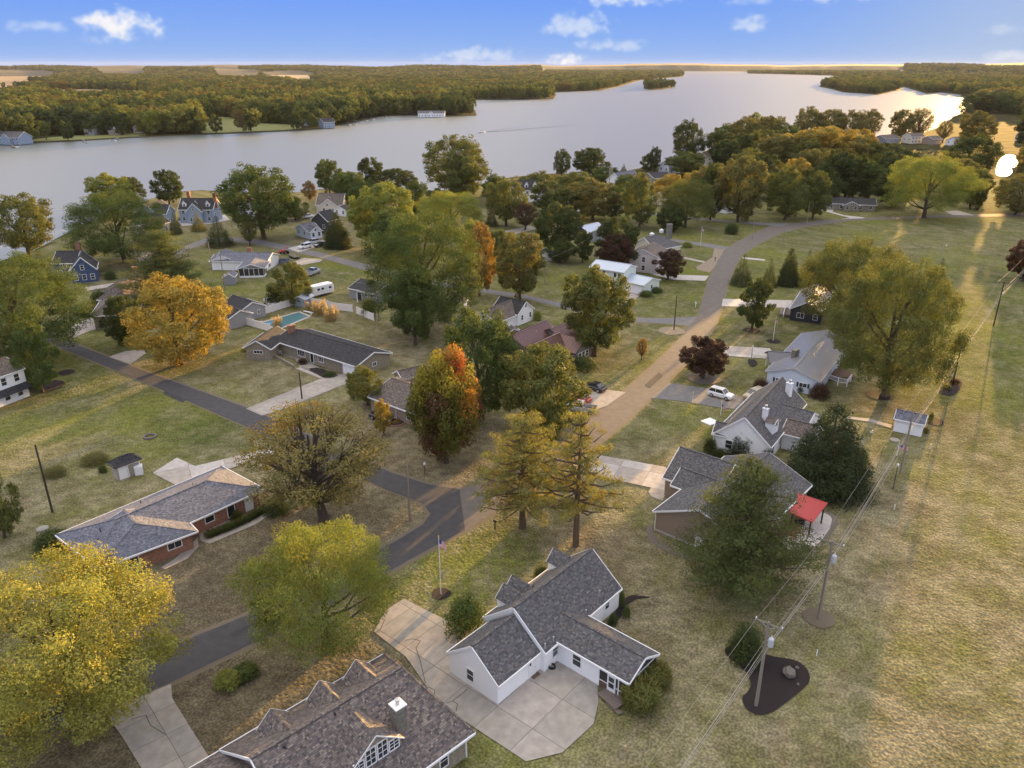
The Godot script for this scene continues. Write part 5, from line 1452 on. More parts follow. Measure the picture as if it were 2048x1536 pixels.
func left_houses() -> void:
	house("grey_cottage", "grey house with white trim beside the fenced pool", Vector2(-64.50, -180.69))
	var o := {"wall_mat": M.grey_siding, "roof": M.roof_dark, "over": 0.3, "og": 0.25}
	var g := wing(Vector2(-61.16, -177.31), Vector2(-67.84, -183.47), 3.52, 2.70, 4.30, o)
	win(g, "s", 4.6, 1.5, 0.5, 0.9, 2, 1)
	var g2 := wing(Vector2(-68.80, -177.30), Vector2(-62.26, -171.63), 3.20, 2.60, 4.00, o)
	win(g2, "r", 1.5, 1.4, 1.2, 1.1, 2, 1)
	win(g2, "r", 3.8, 1.4, 1.2, 1.1, 2, 1)
	# white house with screened porch
	house("porch_house", "white house with wide grey roof and corner screened porch", Vector2(-80.84, -234.68))
	var w := {"wall_mat": M.white_siding, "roof": M.roof_blue, "over": 0.4, "og": 0.3}
	var a := wing(Vector2(-87.07, -230.21), Vector2(-71.04, -228.87), 5.20, 2.70, 4.40, w)
	win(a, "e", 7.5, 1.5, 1.4, 1.2, 2, 1)
	wing(Vector2(-86.84, -234.76), Vector2(-85.12, -225.38), 3.60, 2.70, 4.30, w)
	var p := wing(Vector2(-73.80, -216.12), Vector2(-74.73, -224.75), 3.90, 2.70, 4.00, {"roof": M.roof_blue, "walls": false, "over": 0.3, "og": 0.2})
	var c: Vector2 = p.r0 + p.e * 0.4
	screens(c + p.n * 3.4, c - p.n * 3.4, 5, 0.5, 2.6, M.screen, M.trim, M.white_siding, 0.0)
	screens(c + p.n * 3.4, c + p.n * 3.4 + p.e * 5.0, 4, 0.5, 2.6, M.screen, M.trim, M.white_siding, 0.0)
	screens(c - p.n * 3.4, c - p.n * 3.4 + p.e * 3.0, 2, 0.5, 2.6, M.screen, M.trim, M.white_siding, 0.0)
	chimney(Vector2(-78.88, -231.99), 3.6, 5.0, 1.2, 0.9, M.brick, 0.2)
	house("small_grey_house", "small grey house with patio door in the open yard", Vector2(-37.94, -198.36))
	var s := wing(Vector2(-31.81, -193.82), Vector2(-39.74, -199.65), 4.66, 2.60, 4.20, {"wall_mat": M.grey_siding, "roof": M.roof_dark, "over": 0.3, "og": 0.25})
	var near := "l" if s.n.y > 0 else "r"
	door(s, near, 5.6, 1.6, 2.0, M.glass)
	win(s, near, 3.2, 1.7, 1.0, 0.6)
	win(s, near, 1.2, 1.7, 1.0, 0.6)
	# dark blue house
	house("blue_house", "deep blue house with white trim and brick chimney at the lakeside", Vector2(-131.76, -228.34))
	var b := {"wall_mat": M.blue_siding, "roof": M.roof_dark, "over": 0.3, "og": 0.25}
	var bl := wing(Vector2(-129.47, -219.25), Vector2(-122.98, -219.89), 4.40, 4.40, 7.00, b)
	wins(bl, "r", 2, 1.6, 1.2, 1.3)
	wins(bl, "r", 1, 3.6, 0.9, 1.2)
	var bf := wing(Vector2(-118.35, -210.92), Vector2(-121.77, -218.99), 3.40, 3.60, 7.20, b)
	win(bf, "s", 3.0, 4.2, 0.8, 1.2)
	wins(bf, "s", 3, 1.5, 0.9, 1.4)
	var bp := wing(Vector2(-118.27, -213.66), Vector2(-119.64, -217.78), 1.80, 2.60, 3.60, b)
	wins(bp, "s", 2, 1.4, 0.8, 1.5)
	screens(Vector2(-123.05, -220.54), Vector2(-123.26, -227.10), 4, 0.4, 2.5, M.glass, M.trim, M.blue_siding, 0.0)
	chimney(Vector2(-124.53, -222.11), 0.0, 8.6, 1.3, 0.8, M.brick, 0.2)
	# big hipped house
	house("hipped_house", "large house with wide hipped brown grey roof and stone columns", Vector2(-100.09, -193.66))
	var h := {"wall_mat": M.limestone, "roof": M.roof_brown, "over": 0.6, "hip": true}
	var hm := wing(Vector2(-96.89, -181.40), Vector2(-92.49, -201.57), 3.68, 3.40, 6.60, {"wall_mat": M.limestone, "roof": M.roof_brown, "over": 0.5, "hip": true})
	var hw2 := wing(Vector2(-97.47, -188.98), Vector2(-94.71, -201.98), 6.00, 3.40, 7.00, h)
	var hg := wing(Vector2(-90.50, -169.91), Vector2(-94.22, -182.28), 5.00, 3.40, 6.40, h)
	door(hg, "s", 5.6, 4.2, 2.4, M.black_metal, true)
	posts([Vector2(-99.80, -182.74), Vector2(-98.35, -181.51)], 0.0, 3.2, 0.5, M.limestone)
	chimney(Vector2(-96.76, -196.10), 5.6, 8.0, 1.0, 1.0, M.brick, 0.4)
	# white two storey at the left edge
	house("white_two_storey", "white two storey house with dark porch roof", Vector2(-93.79, -133.77))
	var e := wing(Vector2(-91.98, -132.99), Vector2(-95.99, -123.82), 4.63, 5.40, 6.90, {"wall_mat": M.white_siding, "roof": M.roof_brown, "over": 0.25, "og": 0.2})
	var sd := "l" if e.n.y > 0 else "r"
	for t in [[1.6], [4.0]]:
		win(e, sd, t[0], 4.2, 0.9, 1.3)
		win(e, sd, t[0], 1.4, 0.9, 1.3)
	var pr := MB.new()
	var q0 := on_wall(e, sd, 0.0, 2.9)
	var q1 := on_wall(e, sd, 7.0, 2.9)
	pr.quad(q0[0], q1[0], q1[0] + q1[2] * 1.5 - Vector3(0, 0.7, 0), q0[0] + q0[2] * 1.5 - Vector3(0, 0.7, 0))
	pr.quad(q1[0] - Vector3(0, 0.1, 0), q0[0] - Vector3(0, 0.1, 0), q0[0] + q0[2] * 1.5 - Vector3(0, 0.8, 0), q1[0] + q1[2] * 1.5 - Vector3(0, 0.8, 0))
	hp("porch_roof", pr, M.roof_dark)


# a plain distant house: two gabled blocks with windows along the front
func simple(label: String, r0: Vector2, r1: Vector2, hw: float, he: float, hr: float, wall: String, roof: String, called := "lake_house", extra := true, nd := 0) -> void:
	house(called, label, (r0 + r1) * 0.5)
	var o := {"wall_mat": M[wall], "roof": M[roof], "over": 0.35, "og": 0.3}
	var m := wing(r0, r1, hw, he, hr, o)
	var side := "l" if m.n.y > 0.0 else "r"
	var n := maxi(2, int(m.len / 3.2))
	wins(m, side, n, 1.5, 1.0, 1.3)
	if he > 4.0:
		wins(m, side, n, 4.0, 1.0, 1.2)
	wins(m, "s", 2, he * 0.5 + 0.3, 0.9, 1.2)
	wins(m, "e", 2, he * 0.5 + 0.3, 0.9, 1.2)
	if extra:
		var c := (r0 + r1) * 0.5
		var s: Vector2 = m.n * (1.0 if side == "l" else -1.0)
		var x := wing(c + s * (hw + 1.8), c, hw * 0.62, he * 0.9, lerpf(he, hr, 0.75), o)
		wins(x, "s", 2, 1.5, 0.9, 1.3)
		win(x, "s", hw * 0.5, he + 0.3, 0.7, 0.8)
	for k in nd:
		var f: Vector2 = r0.lerp(r1, (k + 0.5) / nd) + m.n * (1.0 if side == "l" else -1.0) * hw * 0.75
		var d := dormer(f, f - m.n * (1.0 if side == "l" else -1.0) * hw * 0.7, 0.9, lerpf(he, hr, 0.55), lerpf(he, hr, 0.9), {"wall_mat": M.trim, "roof": M[roof], "y0": he})
		win(d, "s", 0.75, lerpf(he, hr, 0.4), 0.7, 0.9, 1, 1)


func lakeside_houses() -> void:
	simple("grey shingled lake house with cream gables near the dark broad tree", Vector2(-136.83, -293.76), Vector2(-134.86, -304.20), 5.20, 4.60, 8.00, "bluegrey_siding", "roof_dark")
	simple("cream gabled wing house below the grey lake house", Vector2(-130.02, -275.65), Vector2(-127.24, -283.68), 4.60, 3.60, 6.80, "cream_siding", "roof_dark", "lake_house", false)
	simple("blue grey lake house with dark roof and twin chimneys", Vector2(-127.00, -304.00), Vector2(-113.57, -304.00), 5.00, 5.00, 8.60, "bluegrey_siding", "roof_dark", "lake_house", true, 3)
	chimney(Vector2(-125.50, -307.84), 5.0, 10.5, 1.2, 1.0, M.brick, 0.0)
	chimney(Vector2(-113.69, -303.01), 5.0, 10.5, 1.2, 1.0, M.brick, 0.0)
	simple("pale blue one storey house behind the parked cars", Vector2(-73.83, -272.48), Vector2(-69.83, -276.21), 4.20, 2.80, 4.60, "paleblue_siding", "roof_blue", "cottage")
	simple("charcoal house with steep gable next to dark evergreen", Vector2(-68.79, -279.06), Vector2(-65.51, -285.27), 4.00, 4.60, 7.60, "charcoal_siding", "roof_dark", "cottage", false)
	simple("cream shore cottage with broad roof and dormer", Vector2(-79.94, -327.27), Vector2(-68.82, -327.27), 6.50, 3.20, 7.00, "cream_siding", "roof_brown", "lake_house", true, 1)
	simple("white garage with low dark roof behind charcoal house", Vector2(-68.70, -313.44), Vector2(-63.29, -320.69), 4.00, 2.60, 4.00, "white_siding", "roof_dark", "garage", false)
	simple("white lake house with dark roof and four white dormers", Vector2(0.00, -351.41), Vector2(14.64, -354.64), 5.50, 5.20, 9.00, "white_siding", "roof_dark", "lake_house", false, 4)
	simple("tall white lakeside house with grey roof and chimney", Vector2(47.46, -373.13), Vector2(58.11, -382.43), 5.00, 5.60, 9.50, "white_siding", "roof_blue", "lake_house", true)
	chimney(Vector2(46.47, -376.01), 0.0, 11.0, 1.6, 1.2, M.limestone, 0.0)
	simple("white garage wing beside the tall white lakeside house", Vector2(42.79, -343.13), Vector2(48.29, -348.85), 4.00, 2.80, 4.20, "white_siding", "roof_dark", "garage", false)
	simple("long low ranch house with dark roof near the shore", Vector2(69.40, -409.24), Vector2(80.09, -413.26), 6.00, 2.80, 5.00, "limestone", "roof_dark", "ranch_house", false)
	simple("ranch house with wide dark roof and carport", Vector2(93.90, -409.24), Vector2(108.66, -419.44), 6.50, 2.80, 5.00, "limestone", "roof_dark", "ranch_house", true)
	simple("cream two storey house half hidden above the ranch roofs", Vector2(113.16, -482.15), Vector2(121.69, -487.92), 5.00, 5.00, 7.50, "cream_siding", "roof_brown", "lake_house", false)
	simple("low ranch house with hooked concrete driveway", Vector2(132.13, -333.63), Vector2(150.88, -328.34), 5.50, 2.70, 4.60, "limestone", "roof_dark", "ranch_house", true)
	simple("dark roofed house behind bright yellow green tree", Vector2(-39.57, -319.44), Vector2(-31.96, -324.50), 6.00, 2.80, 5.00, "charcoal_siding", "roof_dark", "ranch_house", false)
	simple("small grey beach house on the bright shore", Vector2(282.04, -625.53), Vector2(297.76, -634.82), 6.00, 3.40, 6.00, "grey_siding", "roof_brown", "beach_house", false)
	simple("flat fronted beach house between ragged trees", Vector2(302.61, -625.06), Vector2(315.24, -629.80), 5.00, 5.20, 7.50, "cream_siding", "roof_brown", "beach_house", false)
	simple("brown beach house beside the inlet", Vector2(314.37, -616.49), Vector2(324.19, -620.98), 5.00, 4.00, 6.00, "tan_siding", "roof_brown", "beach_house", false)
	simple("white beach house with gable at the inlet", Vector2(328.29, -607.71), Vector2(341.57, -616.49), 5.00, 3.60, 6.00, "white_siding", "roof_brown", "beach_house", true)
	simple("white house at the end of the lake under dark trees", Vector2(404.50, -651.10), Vector2(410.28, -641.15), 5.00, 4.00, 7.00, "white_siding", "roof_grey", "beach_house", false)


	for h in [
		["pale cottage tucked behind bright yellow green tree", Vector2(-53.99, -309.06), Vector2(-49.04, -312.64), 4.50, 3.00, 5.50, "cream_siding", "roof_grey"],
		["white cottage between the olive trees and four dormer house", Vector2(21.37, -325.86), Vector2(27.43, -329.85), 4.50, 3.20, 6.00, "white_siding", "roof_brown"],
		["cream cottage behind the willow like olive tree", Vector2(62.92, -340.09), Vector2(70.88, -345.84), 4.50, 3.00, 5.50, "cream_siding", "roof_grey"],
		["white house peeking out beside the big round rusty tree", Vector2(83.80, -322.60), Vector2(90.87, -327.90), 5.00, 3.40, 6.50, "white_siding", "roof_dark"],
		["small white house by the shore beside tall ragged tree", Vector2(84.26, -446.96), Vector2(91.86, -451.85), 4.50, 3.60, 6.50, "white_siding", "roof_blue"],
		["white lakefront house under the ragged shore row", Vector2(199.09, -573.12), Vector2(213.21, -581.19), 5.50, 4.20, 7.50, "white_siding", "roof_grey"],
		["cream lakefront house between amber trees and shore", Vector2(218.56, -532.95), Vector2(231.91, -539.83), 5.50, 3.60, 6.50, "cream_siding", "roof_brown"],
		["pale lake cottage beside the huge double stemmed tree", Vector2(-108.06, -313.17), Vector2(-103.68, -315.63), 4.50, 3.40, 6.00, "paleblue_siding", "roof_grey"],
	]:
		simple(h[0], h[1], h[2], h[3], h[4], h[5], h[6], h[7], "lake_house", false)


func far_shore_houses() -> void:
	simple("grey gabled house with white columns across the lake", Vector2(-390.28, -624.52), Vector2(-369.93, -619.72), 7.00, 5.00, 9.00, "bluegrey_siding", "roof_grey", "far_house")
	simple("brown house at the edge of the bright meadow across the lake", Vector2(-365.24, -703.01), Vector2(-356.67, -703.01), 6.00, 4.50, 8.00, "grey_siding", "roof_brown", "far_house", false)
	simple("low brown house with dormer on the far shore", Vector2(-346.12, -705.66), Vector2(-335.36, -705.66), 6.00, 3.50, 7.00, "tan_siding", "roof_brown", "far_house", false, 1)
	simple("pale house half hidden by trees on the far shore", Vector2(-335.51, -730.06), Vector2(-327.50, -730.06), 6.00, 4.00, 7.00, "white_siding", "roof_grey", "far_house", false)
	simple("white gabled house above the far meadow", Vector2(-396.00, -920.59), Vector2(-389.03, -930.81), 7.00, 4.00, 8.00, "white_siding", "roof_grey", "far_house", true)
	simple("grey house by the far inlet", Vector2(-201.61, -805.28), Vector2(-192.66, -813.14), 7.00, 5.00, 8.00, "grey_siding", "roof_grey", "far_house", false)
	simple("tall grey house by the far inlet beside boat docks", Vector2(-182.27, -780.95), Vector2(-172.49, -788.50), 6.00, 5.50, 9.00, "bluegrey_siding", "roof_dark", "far_house", false)
	simple("white house among far trees near the marina", Vector2(-244.78, -962.85), Vector2(-236.96, -974.02), 7.00, 5.00, 8.00, "white_siding", "roof_grey", "far_house", false)
	simple("long white house on the wooded point", Vector2(-109.31, -959.90), Vector2(-77.91, -959.90), 6.00, 4.00, 6.50, "white_siding", "roof_grey", "far_house", true)
	simple("white house behind the point trees", Vector2(-112.28, -1055.42), Vector2(-99.52, -1055.42), 6.00, 4.50, 7.00, "white_siding", "roof_grey", "far_house", false)
	simple("pale house deep in the far woods", Vector2(-542.40, -1596.26), Vector2(-525.15, -1596.26), 9.00, 5.00, 9.00, "white_siding", "roof_grey", "far_house", false)
	simple("cream house deep in the far woods beside pale one", Vector2(-465.42, -1537.51), Vector2(-446.95, -1537.51), 9.00, 5.00, 9.00, "cream_siding", "roof_grey", "far_house", false)
	simple("small house on the end of the far breakwater", Vector2(171.29, -2013.91), Vector2(195.42, -2013.91), 8.00, 4.50, 8.00, "grey_siding", "roof_grey", "far_house", false)


func sheds() -> void:
	house("block_shed", "small concrete block shed with dark hipped roof", Vector2(-57.55, -102.08), "shed")
	var s := wing(Vector2(-58.01, -99.95), Vector2(-55.49, -102.88), 1.16, 2.40, 3.20, {"wall_mat": M.concrete_1, "roof": M.roof_dark, "over": 0.3, "hip": true, "trim": M.dark_trim})
	var near := "l" if s.n.y > 0 else "r"
	door(s, near, 0.8, 1.0, 1.9, M.white_metal)
	door(s, near, 2.4, 1.6, 1.9, M.concrete_2)
	var ac := thing("utility_cabinet", "white metal cabinet standing beside the block shed", "cabinet", v3(Vector2(-55.05, -101.63)), 0.4)
	var b := MB.new()
	b.box(Vector3(0, 0.65, 0), Vector3(1.1, 1.3, 0.8))
	part("body", b.mesh(), M.white_metal, ac)
	var l := MB.new()
	l.box(Vector3(0, 1.34, -0.05), Vector3(1.16, 0.08, 0.86), Basis(Vector3.RIGHT, 0.1))
	part("lid", l.mesh(), M.white_metal, ac)
	house("white_shed", "white garden shed with blue grey shingles at the field edge", Vector2(65.73, -116.62), "shed")
	var w := wing(Vector2(63.66, -117.79), Vector2(67.52, -115.30), 1.92, 2.30, 3.30, {"wall_mat": M.white_siding, "roof": M.roof_blue, "over": 0.25, "og": 0.2})
	door(w, "s", 1.4, 1.0, 1.9, M.wood)
	house("green_shed", "small pale green tin shed next to the ivy covered tree", Vector2(-53.50, -195.98), "shed")
	wing(Vector2(-52.90, -187.53), Vector2(-51.55, -191.21), 1.70, 2.10, 2.80, {"wall_mat": M.bluegrey_siding, "roof": M.metal_blue, "over": 0.15, "og": 0.1})
	house("grey_shed", "tiny grey barn roofed shed beside white porch house", Vector2(-79.61, -213.76), "shed")
	wing(Vector2(-77.53, -208.49), Vector2(-78.02, -212.41), 1.60, 2.20, 3.20, {"wall_mat": M.grey_siding, "roof": M.roof_blue, "over": 0.15, "og": 0.1})
	house("barn_shed", "white barn shaped shed by the side street", Vector2(-13.53, -188.28), "shed")
	wing(Vector2(-13.25, -183.28), Vector2(-12.37, -186.83), 1.50, 2.20, 3.00, {"wall_mat": M.white_siding, "roof": M.roof_brown, "over": 0.15, "og": 0.1})
	house("tan_shed", "little rounded tan shed between the bungalow and metal roofs", Vector2(0.45, -167.75), "shed")
	wing(Vector2(0.54, -161.76), Vector2(-0.22, -164.23), 1.50, 2.00, 2.80, {"wall_mat": M.tan_siding, "roof": M.roof_brown, "over": 0.15, "og": 0.1})
	house("white_garden_shed", "white shed tucked under dark trees by the side street", Vector2(12.07, -244.82), "shed")
	wing(Vector2(11.34, -236.74), Vector2(10.22, -239.55), 2.00, 2.50, 3.40, {"wall_mat": M.white_siding, "roof": M.roof_dark, "over": 0.15, "og": 0.1})
	# pool
	var pool := structure("swimming_pool", sheet(PackedVector2Array([Vector2(-58.99, -174.39), Vector2(-52.08, -183.16), Vector2(-48.39, -179.48), Vector2(-53.34, -169.19)]), 0.02), M.pool_water)
	var cop := MB.new()
	var pp := [Vector2(-58.99, -174.39), Vector2(-52.08, -183.16), Vector2(-48.39, -179.48), Vector2(-53.34, -169.19)]
	for k in 4:
		cop.bar(v3(pp[k], 0.06), v3(pp[(k + 1) % 4], 0.06), 0.6, 0.1)
	part("coping", cop.mesh(), M.new_concrete, pool)
	var db := thing("diving_board", "white diving board at the pool end", "diving board", v3(Vector2(-49.36, -181.51)))
	var d1 := MB.new()
	d1.box(Vector3(0, 0.55, 0), Vector3(0.5, 0.06, 3.2), Basis(Vector3.UP, 1.0))
	part("board", d1.mesh(), M.white_metal, db)
	var d2 := MB.new()
	d2.box(Vector3(0.9, 0.28, 0.5), Vector3(0.5, 0.5, 0.5), Basis(Vector3.UP, 1.0))
	part("stand", d2.mesh(), M.white_metal, db)
	# white fence
	fence([Vector2(-54.63, -167.75), Vector2(-64.15, -174.77), Vector2(-54.20, -190.04)], "white vinyl fence around the left of the swimming pool")
	fence([Vector2(-52.56, -190.04), Vector2(-48.11, -188.28), Vector2(-43.38, -184.84), Vector2(-39.00, -183.16)], "white vinyl fence behind the pampas grass")
	fence([Vector2(-37.60, -181.51), Vector2(-32.56, -175.93)], "short white vinyl fence run beside the wooden pole")


func fence(pts: Array, label: String) -> void:
	var f := thing("vinyl_fence", label, "fence", v3(pts[0]))
	for i in pts.size() - 1:
		var a: Vector2 = pts[i]
		var b: Vector2 = pts[i + 1]
		var n := maxi(1, int(a.distance_to(b) / 2.4))
		var e := (b - a).normalized()
		var B := Basis(v3(e), Vector3.UP, v3(e).cross(Vector3.UP))
		for k in n + 1:
			var p: Vector2 = a.lerp(b, float(k) / n) - pts[0]
			var q := MB.new()
			q.box(v3(p, 0.95), Vector3(0.14, 1.9, 0.14), B)
			q.box(v3(p, 1.93), Vector3(0.19, 0.08, 0.19), B)
			part("post", q.mesh(), M.vinyl, f)
			if k < n:
				var w := a.distance_to(b) / n - 0.14
				var c: Vector2 = a.lerp(b, (k + 0.5) / n) - pts[0]
				var s := MB.new()
				s.box(v3(c, 0.9), Vector3(w, 1.6, 0.05), B)
				var pn := part("panel", s.mesh(), M.vinyl, f)
				var rl := MB.new()
				for y in [0.12, 1.74]:
					rl.box(v3(c, y), Vector3(w, 0.12, 0.09), B)
				part("rail", rl.mesh(), M.vinyl, pn)


# ------------------------------------------------------------------ trees

# leaves spread through clumps; every clump is [centre, radii, colour]; a leaf is a small rhombus
func leaf_mesh(seed_: int, clumps: Array, count: int, size: float, slim := 0.55, droop := 0.0, shell := 0.5) -> ArrayMesh:
	var r := RandomNumberGenerator.new()
	r.seed = seed_
	var total := 0.0
	for c in clumps:
		total += c[1].x * c[1].z + c[1].x * c[1].y
	var v := PackedVector3Array()
	var col := PackedColorArray()
	var idx := PackedInt32Array()
	for c in clumps:
		var n := int(count * (c[1].x * c[1].z + c[1].x * c[1].y) / total)
		var cen: Vector3 = c[0]
		var rad: Vector3 = c[1]
		var tint: Color = c[2]
		for k in n:
			var d := Vector3(r.randf_range(-1, 1), r.randf_range(-1, 1), r.randf_range(-1, 1)).normalized()
			var f := lerpf(shell, 1.08, sqrt(r.randf()))
			if r.randf() < 0.06:
				f *= 1.18
			var p := cen + d * rad * f
			var nn := (d * 1.15 + Vector3(r.randf_range(-0.8, 0.8), r.randf_range(-0.4, 1.0), r.randf_range(-0.8, 0.8))).normalized()
			var t := nn.cross(Vector3(r.randf_range(-1, 1), r.randf_range(-1, 1), r.randf_range(-1, 1))).normalized()
			if droop > 0.0:
				t = (t + Vector3(0, -droop, 0)).normalized()
			var b := nn.cross(t).normalized()
			var s := size * r.randf_range(0.6, 1.3)
			t *= s
			b *= s * slim
			var i := v.size()
			v.append(p - t)
			v.append(p + b)
			v.append(p + t)
			v.append(p - b)
			var q := tint * r.randf_range(0.84, 1.18)
			q.r *= r.randf_range(0.9, 1.15)
			col.append(q)
			col.append(q)
			col.append(q)
			col.append(q)
			idx.append_array([i, i + 1, i + 2, i, i + 2, i + 3])
	var a := []
	a.resize(Mesh.ARRAY_MAX)
	a[Mesh.ARRAY_VERTEX] = v
	a[Mesh.ARRAY_COLOR] = col
	a[Mesh.ARRAY_INDEX] = idx
	var m := ArrayMesh.new()
	m.add_surface_from_arrays(Mesh.PRIMITIVE_TRIANGLES, a)
	return m


func clump_tone(r: RandomNumberGenerator, spread := 0.25) -> Color:
	var k := r.randf_range(1.0 - spread, 1.0 + spread)
	return Color(k * r.randf_range(0.88, 1.16), k, k * r.randf_range(0.8, 1.1))


# a tree one unit tall and one unit wide: round heads of foliage, limbs reaching into them
func broadleaf(seed_: int, heads: int, low: float, count: int, size: float, form: String) -> Dictionary:
	var r := RandomNumberGenerator.new()
	r.seed = seed_
	var clumps := []
	var mid := (1.0 + low) * 0.5
	var hh := (1.0 - low) * 0.5
	for i in heads:
		var y := 1.0 - 2.0 * (i + 0.5) / heads
		if form == "dome":
			y = 1.0 - 1.75 * (i + 0.5) / heads
		var a := i * 2.39996 + r.randf_range(-0.35, 0.35)
		var w := sqrt(maxf(0.0, 1.0 - y * y))
		if form == "egg":
			w *= 1.0 - 0.28 * maxf(y, 0.0)
		elif form == "vase":
			w *= 0.72 + 0.34 * y if y < 0.6 else 1.0
		elif form == "dome":
			w = sqrt(maxf(0.06, 1.0 - pow(maxf(y, 0.0), 2.0))) * (1.0 if y > 0.0 else 0.94)
		var reach := r.randf_range(0.6, 0.84)
		var br := r.randf_range(0.095, 0.16)
		var c := Vector3(cos(a) * w * 0.5 * reach, mid + y * hh * 0.84, sin(a) * w * 0.5 * reach)
		if form == "open":
			br *= 0.86
		clumps.append([c, Vector3(br, br * hh * r.randf_range(1.35, 1.9), br), clump_tone(r)])
		if form != "open":
			for k in 7:
				var d := (Vector3(r.randf_range(-1, 1), r.randf_range(-0.7, 1), r.randf_range(-1, 1)).normalized() + (c - Vector3(0, mid, 0)) * 1.2).normalized()
				var q := br * r.randf_range(0.26, 0.52)
				clumps.append([c + d * br * r.randf_range(0.75, 1.12), Vector3(q, q * 0.8, q), clump_tone(r, 0.38)])
	if form != "open":
		clumps.append([Vector3(0, mid, 0), Vector3(0.2, hh * 0.55, 0.2), Color(0.9, 0.95, 0.9)])
	var drop := 0.9 if form == "dome" else 0.15
	var out := {"crown": leaf_mesh(seed_ + 1, clumps, count, size, 0.42 if form == "dome" else 0.6, drop, 0.35 if form == "open" else 0.45)}
	var b := MB.new()
	var tr := 0.03 if form != "open" else 0.034
	var lean := Vector3(r.randf_range(-0.03, 0.03), 0, r.randf_range(-0.03, 0.03))
	var fork := low + (0.06 if form != "open" else 0.0)
	b.tube([Vector3(0, -0.02, 0), Vector3(0, 0.03, 0), Vector3(0, fork, 0) + lean, Vector3(0, lerpf(fork, 1.0, 0.7), 0) + lean * 2.0], [tr * 1.7, tr * 1.1, tr * 0.85, tr * 0.18], 8)
	for i in range(0, heads, 1 if form == "open" else 3):
		var c: Vector3 = clumps[i * (1 if form == "open" else 8)][0]
		var from := Vector3(0, clampf(c.y - 0.32, fork * 0.8, 0.7), 0) + lean
		b.tube([from, from.lerp(c, 0.5) + Vector3(0, -0.03, 0), c], [tr * 0.5, tr * 0.3, tr * 0.08], 5, false)
		if form == "open":
			for k in 4:
				var d := Vector3(r.randf_range(-1, 1), r.randf_range(-0.3, 1), r.randf_range(-1, 1)).normalized() * 0.13
				b.tube([from.lerp(c, 0.6), c + d], [tr * 0.2, tr * 0.05], 4, false)
	out.trunk = b.mesh()
	return out


# a pine with open tiers of level boughs
func pine(seed_: int, low: float, tiers: int, count: int, size: float, airy: float) -> Dictionary:
	var r := RandomNumberGenerator.new()
	r.seed = seed_
	var b := MB.new()
	var clumps := []
	b.tube([Vector3(0, -0.02, 0), Vector3(0, 0.3, 0), Vector3(0.01, 0.97, 0.01)], [0.036, 0.027, 0.004], 8)
	for t in tiers:
		var f := (t + 0.5) / tiers
		var y := lerpf(low, 0.96, f)
		var reach := 0.5 * pow(1.0 - f, 0.62) * (0.72 if f < 0.12 else 1.0) + 0.06
		var boughs := int(lerpf(8, 4, f))
		for k in boughs:
			var a := TAU * (k + r.randf_range(-0.3, 0.3)) / boughs + t * 1.3
			var l := reach * r.randf_range(0.6, 1.08)
			var tip := Vector3(cos(a) * l, y + r.randf_range(-0.02, 0.05), sin(a) * l)
			b.tube([Vector3(0, y - 0.03, 0), Vector3(tip.x * 0.6, y - 0.02, tip.z * 0.6), tip], [0.009, 0.006, 0.002], 4, false)
			var steps := maxi(2, int(l * 10.0))
			for s in steps:
				var g := lerpf(0.34, 1.0, float(s) / (steps - 1))
				var side := Vector3(-sin(a), 0, cos(a)) * r.randf_range(-0.07, 0.07) * l * 2.2
				var rr := lerpf(0.052, 0.036, g) * r.randf_range(0.8, 1.25) * airy
				clumps.append([Vector3(cos(a) * l * g, y + (tip.y - y) * g + 0.012, sin(a) * l * g) + side, Vector3(rr * 1.35, rr * 0.42, rr * 1.35), clump_tone(r, 0.3)])
	clumps.append([Vector3(0.01, 0.97, 0.01), Vector3(0.035, 0.05, 0.035), Color.WHITE])
	return {"crown": leaf_mesh(seed_ + 1, clumps, count, size, 0.3, -0.2, 0.2), "trunk": b.mesh()}


# a cone of drooping sprays down to the ground
func spruce(seed_: int, count: int, size: float, power: float) -> Dictionary:
	var r := RandomNumberGenerator.new()
	r.seed = seed_
	var clumps := []
	for t in 17:
		var f := t / 17.0
		var y := lerpf(0.07, 0.97, f)
		var reach := 0.47 * pow(1.0 - f, power) + 0.015
		var n := maxi(3, int(13 * (1.0 - f)))
		for k in n:
			var a := TAU * (k + r.randf_range(-0.3, 0.3)) / n + t
			var l := reach * r.randf_range(0.78, 1.12)
			clumps.append([Vector3(cos(a) * l * 0.72, y - l * 0.12, sin(a) * l * 0.72), Vector3(0.045 + l * 0.2, 0.032 + l * 0.1, 0.045 + l * 0.2), clump_tone(r, 0.28)])
	clumps.append([Vector3(0, 0.4, 0), Vector3(0.16, 0.36, 0.16), Color(0.9, 0.9, 0.9)])
	var b := MB.new()
	b.tube([Vector3(0, -0.02, 0), Vector3(0, 0.96, 0)], [0.028, 0.003], 6)
	return {"crown": leaf_mesh(seed_ + 1, clumps, count, size, 0.34, 0.25, 0.35), "trunk": b.mesh()}


func bush(seed_: int, heads: int, count: int, size: float) -> ArrayMesh:
	var r := RandomNumberGenerator.new()
	r.seed = seed_
	var clumps := []
	for i in heads:
		var y := (i + 0.5) / heads
		var a := i * 2.39996
		var w := sqrt(1.0 - y * y)
		clumps.append([Vector3(cos(a) * w * 0.32, 0.12 + y * 0.62, sin(a) * w * 0.32), Vector3(0.2, 0.22, 0.2) * r.randf_range(0.8, 1.15), clump_tone(r)])
	clumps.append([Vector3(0, 0.4, 0), Vector3(0.32, 0.4, 0.32), Color(0.9, 0.9, 0.9)])
	return leaf_mesh(seed_ + 1, clumps, count, size, 0.6, 0.0, 0.4)


